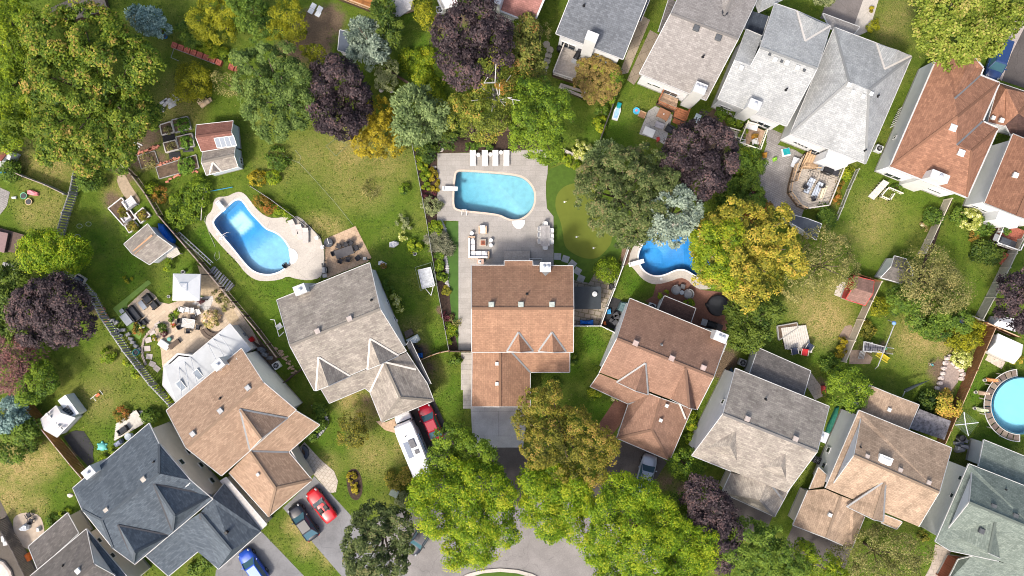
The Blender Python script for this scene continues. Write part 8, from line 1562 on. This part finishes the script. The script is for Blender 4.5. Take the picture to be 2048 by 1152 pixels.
for a in(-.25,.2):MB().lathe((a,.05,.3),[(.16,0),(.2,.3),(.1,.3)],10).build('pot',M('blue pot',(.04,.08,.22),.4),t,off=(0,0,0))
t=thing('utility_box','square green utility box on lawn before the taupe house','utility box',P(790,983,0),rad(-25));bevel(MB().box((0,0,0),(.95,.8,.7)).build('case',M('grey green metal',(.20,.24,.19),.6),t,off=(0,0,0)),.03);MB().box((0,0,.7),(1.0,.85,.06)).build('lid',M('grey green lid',(.24,.28,.22),.6),t,off=(0,0,0))
t=thing('clothes_line_frame','thin white pipe frame left of the taupe house','frame',P(557,648,0));[MB().tube([P(*a,1.0),P(*b,1.0)],.04,6).build('bar',TRIM,t)for a,b in(((541,639),(550,640)),((549,640),(558,673)),((558,673),(568,664)))];[MB().tube([P(*a,0),P(*a,1.0)],.04,6).build('leg',TRIM,t)for a in((541,639),(558,673),(568,664))]
ch=chair('garden_chair','white plastic chair left of the taupe house',TRIM,TRIM,.6,.5);ch.location=P(561,652,0);ch.rotation_euler=(0,0,.6)
tarp('hot_tub_cover','white boxes and covers at right wall of the taupe house','cover',[(812,680),(836,668),(841,678),(834,686),(820,688)],.8,M('white grey cover',(.62,.65,.62),.6),.04);deck('steps_platform','small dark stair landing at right wall of the taupe house',[(808,664),(822,657),(828,668),(812,677)],.4,M('dark stair boards',(.13,.10,.08),.85,.2),0,cat='landing');heap('tyre_heap','black hoses and bins beside the blue and white tarp','clutter',[(826,690),(832,694),(838,698),(844,700)],BLACK,(.5,.4,.4))
tarp('tool_chest','red topped grill cart between tan house and dark fence','grill cart',[(499,678),(506,672),(512,680),(504,685)],.8,M('red lid',(.55,.02,.02),.4),.02);heap('grey_boxes','row of grey boxes and shelves along tan house side path','clutter',[(492,669),(523,697),(530,702),(536,709),(541,716)],M('grey clutter'),(.6,.4,.5))
t=thing('satellite_mast','thin white flagpole above the left pool lying across green plants','pole',P(405,410,0));MB().tube([P(409,375,.8),P(404,405,.8),P(402,440,.8)],.05,6).build('pole',M('cream pipe',(.62,.56,.46),.6),t);MB().tube([P(402,440,0),P(402,440,.8)],.05,6).build('leg',M('cream pipe'),t)
t=thing('pool_brush','blue and white pool brush pole lying above the pool','pool brush',P(435,380,0));MB().tube([P(412,384,.15),P(465,374,.15)],.05,6).build('pole',M('sea blue pole',(.03,.22,.36),.5),t);MB().box(P(413,384,.1),(.35,.2,.12),.2).build('brush',TRIM,t)
h=MB();pts=[P(425+4*math.sin(i*.9),440+1.5*i,.05)for i in range(2)]
s=MB().tube([P(411,432,.05),P(408,440,.05),P(412,448,.05),P(420,470,.05),P(428,488,.05),P(430,494,.05)],.03,5).tube([P(431,505,.04),P(428,515,.04),P(433,521,.04),P(439,516,.04),P(438,503,.04)],.03,5);s.build('hose',M('pale hose',(.33,.35,.25),.6),None);tag(bpy.data.objects['hose'],'pale garden hose snaking on the grass left of the blue pool','hose')
s=MB().tube([P(*q,.04)for q in((563,306),(580,318),(598,326),(602,314),(590,300))],.018,5).tube([P(*q,.04)for q in((595,322),(630,360),(670,405),(706,450))],.016,5).build('garden_hose',M('pale hose'),None);tag(s,'long thin pale hose across the big dry lawn','hose')
t=thing('sports_net','thin green wire goal frame on the lawn below the purple tree','goal frame',P(672,292,0));q=[(652,292),(673,276),(695,290),(672,312)];[MB().tube([P(*q[i],.5),P(*q[(i+1)%4],.5)],.02,5).build('bar',M('green wire'),t)for i in range(4)];[MB().tube([P(*a,0),P(*a,.5)],.02,5).build('leg',M('green wire'),t)for a in q]
t=thing('ramp_bars','white louvred panels leaning on the left wall of rust house','panels',P(1792,230,0))
for i in range(8):MB().beam(P(1780+2.3*i,255-5*i,.2),P(1790+2.0*i,250-5*i,1.2),.1,.03).build('slat',TRIM,t)
tarp('ac_shroud','blue kayak shaped cover beside the kidney pool house wall','cover',[(1455,744),(1462,735),(1466,745),(1459,758)],.6,M('slate blue cover',(.07,.13,.19),.6),.04);tarp('kayak','long dark green kayak beside the ochre house wall','kayak',[(1648,868),(1654,850),(1670,815),(1676,812),(1674,825),(1660,862),(1652,872)],.5,M('dark green hull',(.02,.13,.09),.5),.02)
tarp('red_box','small red toy car beside the pale slab path','toy',[(1641,772),(1648,770),(1650,786),(1643,788)],.45,M('red toy plastic'),.05)
for x,y,lb in((741,519,'small square lantern post at taupe house corner'),):t=thing('lantern',lb,'lantern',P(x-2,y,0));MB().box((0,0,0),(.12,.12,2.6)).build('post',BLACK,t,off=(0,0,0));bevel(MB().box((0,0,2.6),(.42,.42,.4),top=.8).build('lamp',GALV,t,off=(0,0,0)),.02)
t=thing('porch_wall','low curved stone wall around dark shrubs beside tan house','wall',P(640,850,0));pts=[(627,812),(642,815),(652,826),(655,842),(650,858),(640,868),(624,880)]
for i in range(18):
 f=i/17*(len(pts)-1);k=min(int(f),len(pts)-2);q=P(pts[k][0]+(pts[k+1][0]-pts[k][0])*(f-k),pts[k][1]+(pts[k+1][1]-pts[k][1])*(f-k),0);MB().box((q.x,q.y,0),(.4,.25,.35),f).build('stone',M('grey wall stone',(.30,.30,.29),.9,.2),t)
t=thing('arch_planter','black crescent planter beside the cream paver walk','planter',P(607,905,0));c_=P(602,905,0);n=10;pts=[(c_.x+1.0*math.cos(rad(-70+140*k/n)),c_.y+1.0*math.sin(rad(-70+140*k/n)))for k in range(n+1)]+[(c_.x+.6*math.cos(rad(70-140*k/n)),c_.y+.6*math.sin(rad(70-140*k/n)))for k in range(n+1)];MB().prism(pts,0,.45).build('body',M('blue black stone',(.05,.06,.08),.6),t);MB().prism([(a*.5+c_.x*.5,b*.5+c_.y*.5)for a,b in pts[:11]],0,.2).build('soil',SOILM,t)
for x,y,r,lb in((769,215,0,''),(783,183,.25,'white stone on the mown patch below pale silvery tree'),(763,181,.3,'larger white stone on the mown patch below pale silvery tree'),(141,990,.35,'pale stone on the dry lawn beside slate house'),(792,641,.3,'pale grey stone by the wall of taupe house')):
 if r:s=MB().ell((0,0,.05),(r,r*.8,r*.5),7,5,jit=.2).build('rock',M('pale rock'),off=(0,0,0));s.location=P(x,y,0);tag(s,lb,'rock')
def person(label,px,rz_):
 t=thing('person',label,'person',P(*px,0),rz_);H=1.15;k=H/1.75
 J=dict(pel=(0,0,.92),spi=(0,.02,1.15),che=(0,.04,1.35),nck=(0,.05,1.50),hed=(0,.08,1.66),hl=(-.10,0,.90),kl=(-.11,.12,.50),al=(-.11,-.02,.09),fl=(-.11,.16,.04),hr=(.10,0,.90),kr=(.12,-.02,.50),ar=(.13,-.22,.12),fr=(.13,-.06,.04),sl=(-.19,.04,1.40),el=(-.30,.02,1.14),wl=(-.30,.22,1.02),sr=(.19,.04,1.40),er=(.32,.08,1.16),wr=(.26,.30,1.10))
 R=dict(pel=.15,spi=.13,che=.15,nck=.055,hed=.10,hl=.10,kl=.065,al=.045,fl=.04,hr=.10,kr=.065,ar=.045,fr=.04,sl=.06,el=.045,wl=.032,sr=.06,er=.045,wr=.032)
 E=[('pel','spi'),('spi','che'),('che','nck'),('nck','hed'),('pel','hl'),('hl','kl'),('kl','al'),('al','fl'),('pel','hr'),('hr','kr'),('kr','ar'),('ar','fr'),('che','sl'),('sl','el'),('el','wl'),('che','sr'),('sr','er'),('er','wr')]
 names=list(J);vs=[tuple(c*k for c in J[n_])for n_ in names];rs=[R[n_]*k*1.05 for n_ in names];rs[names.index('hed')]*=1.25
 for s,w in((-1,'wl'),(1,'wr')):
  b=Vector(J[w])
  for f,(dx,dy,dz,ln)in enumerate(((-.03,.10,-.02,1),(-.01,.115,-.02,1),(.012,.11,-.025,1),(.032,.095,-.03,1),(-.05*s,.05,.01,1))):
   vs.append(tuple((b+Vector((dx*.6,dy*.45,dz)))*k));rs.append(.016*k);E.append((w,len(vs)-1));vs.append(tuple((b+Vector((dx,dy*1.2,dz-.03)))*k));rs.append(.011*k);E.append((len(vs)-2,len(vs)-1))
 E=[(names.index(a)if isinstance(a,str)else a,names.index(b)if isinstance(b,str)else b)for a,b in E]
 me=bpy.data.meshes.new('body');me.from_pydata(vs,E,[]);ob=bpy.data.objects.new('body',me);COL.objects.link(ob);ob.parent=t;me.materials.append(M('skin',(.52,.32,.23),.6,.05))
 md=ob.modifiers.new('skin','SKIN');sv=me.skin_vertices[0].data
 for i,r in enumerate(rs):sv[i].radius=(r,r)
 sv[0].use_root=True;ob.modifiers.new('smooth','SUBSURF').levels=2;ob.modifiers['smooth'].render_levels=2
 kk=lambda v:tuple(c*k for c in v)
 MB().lathe(kk((0,.02,.93)),[(.19*k,0),(.18*k,.15*k),(.205*k,.36*k),(.19*k,.50*k),(.09*k,.57*k)],14).tube([kk((-.17,.04,1.42)),kk((-.29,.02,1.2))],[.09*k,.08*k],8).tube([kk((.17,.04,1.42)),kk((.30,.07,1.22))],[.09*k,.08*k],8).build('shirt',M('teal shirt',(.03,.25,.30),.85),t,smooth=True,off=(0,0,0))
 MB().lathe(kk((0,.01,.70)),[(.20*k,0),(.205*k,.12*k),(.185*k,.26*k)],14).tube([kk((-.10,.0,.9)),kk((-.11,.09,.58))],[.12*k,.10*k],8).tube([kk((.10,.0,.9)),kk((.12,-.01,.58))],[.12*k,.10*k],8).build('shorts',M('pale grey shorts',(.55,.56,.58),.85),t,smooth=True,off=(0,0,0))
 MB().ell(kk((0,.05,1.70)),(.145*k,.15*k,.13*k),12,8).build('hair',M('brown hair',(.10,.05,.03),.8),t,smooth=True,off=(0,0,0))
 for s in(-1,1):
  MB().ell(kk((s*.045,.195,1.69)),(.018*k,.012*k,.014*k),6,5).build('eye',BLACK,t,off=(0,0,0));MB().ell(kk((s*.135,.07,1.66)),(.02*k,.03*k,.04*k),6,5).build('ear',M('skin'),t,off=(0,0,0))
 MB().ell(kk((0,.215,1.65)),(.02*k,.03*k,.025*k),6,5).build('nose',M('skin'),t,off=(0,0,0));MB().ell(kk((0,.195,1.60)),(.035*k,.012*k,.01*k),6,5).build('mouth',M('lips',(.40,.15,.13),.6),t,off=(0,0,0))
 for f in('fl','fr'):q=J[f];bevel(MB().box(kk((q[0],q[1]-.08,0)),(.09*k,.24*k,.07*k),0,top=(.8,.8)).build('shoe',M('white shoes',(.6,.6,.6),.7),t,off=(0,0,0)),.01)
 return t
person('child in teal shirt and pale shorts walking on the lawn',(1858,728),rad(-25))
# ---- grass tufts over the lawns
def in_poly(x,y,poly):
 r=np.zeros(len(x),bool);j=len(poly)-1
 for i in range(len(poly)):
  xi,yi=poly[i][0],poly[i][1];xj,yj=poly[j][0],poly[j][1]
  c=((yi>y)!=(yj>y))&(x<(xj-xi)*(y-yi)/(yj-yi+1e-12)+xi);r^=c;j=i
 return r
n=150000;tx=RNG.uniform(-63,63,n);ty=RNG.uniform(-36,36,n);bad=np.zeros(n,bool)
for poly in HARD:bad|=in_poly(tx,ty,poly)
ii=np.clip(((tx-GX0)/ST).round().astype(int),0,nx-1);jj=np.clip(((ty-GY0)/ST).round().astype(int),0,ny-1)
so_=soil[jj,ii];dr_=dry[jj,ii];lu_=lush[jj,ii];cl=np.sin(tx*.9+2*np.sin(ty*.7))*np.sin(ty*1.1+1.7*np.sin(tx*.5));bad|=RNG.uniform(0,1,n)<np.clip(so_*1.2,0,.97);bad|=(cl<-.15)&(RNG.uniform(0,1,n)<.75)
tx,ty,dr_,lu_=(q[~bad]for q in(tx,ty,dr_,lu_));n=len(tx)
ps=np.stack([tx,ty,RNG.uniform(.02,.07,n)],1);nr=np.array([0,0,1.0])+RNG.normal(0,.55,(n,3))
GR=foliage('grass tufts',(.036,.074,.007),(.084,.134,.014),(.16,.185,.030),(.34,.26,.11),trans=.25)
g=leaf_mesh('grass',ps,nr,RNG.normal(0,1,(n,3)),RNG.uniform(.12,.34,n),RNG.uniform(.05,.13,n),np.clip(RNG.normal(.48,.2,n)+dr_*.4-lu_*.16,0,1),GR,None);g['kind']='stuff'
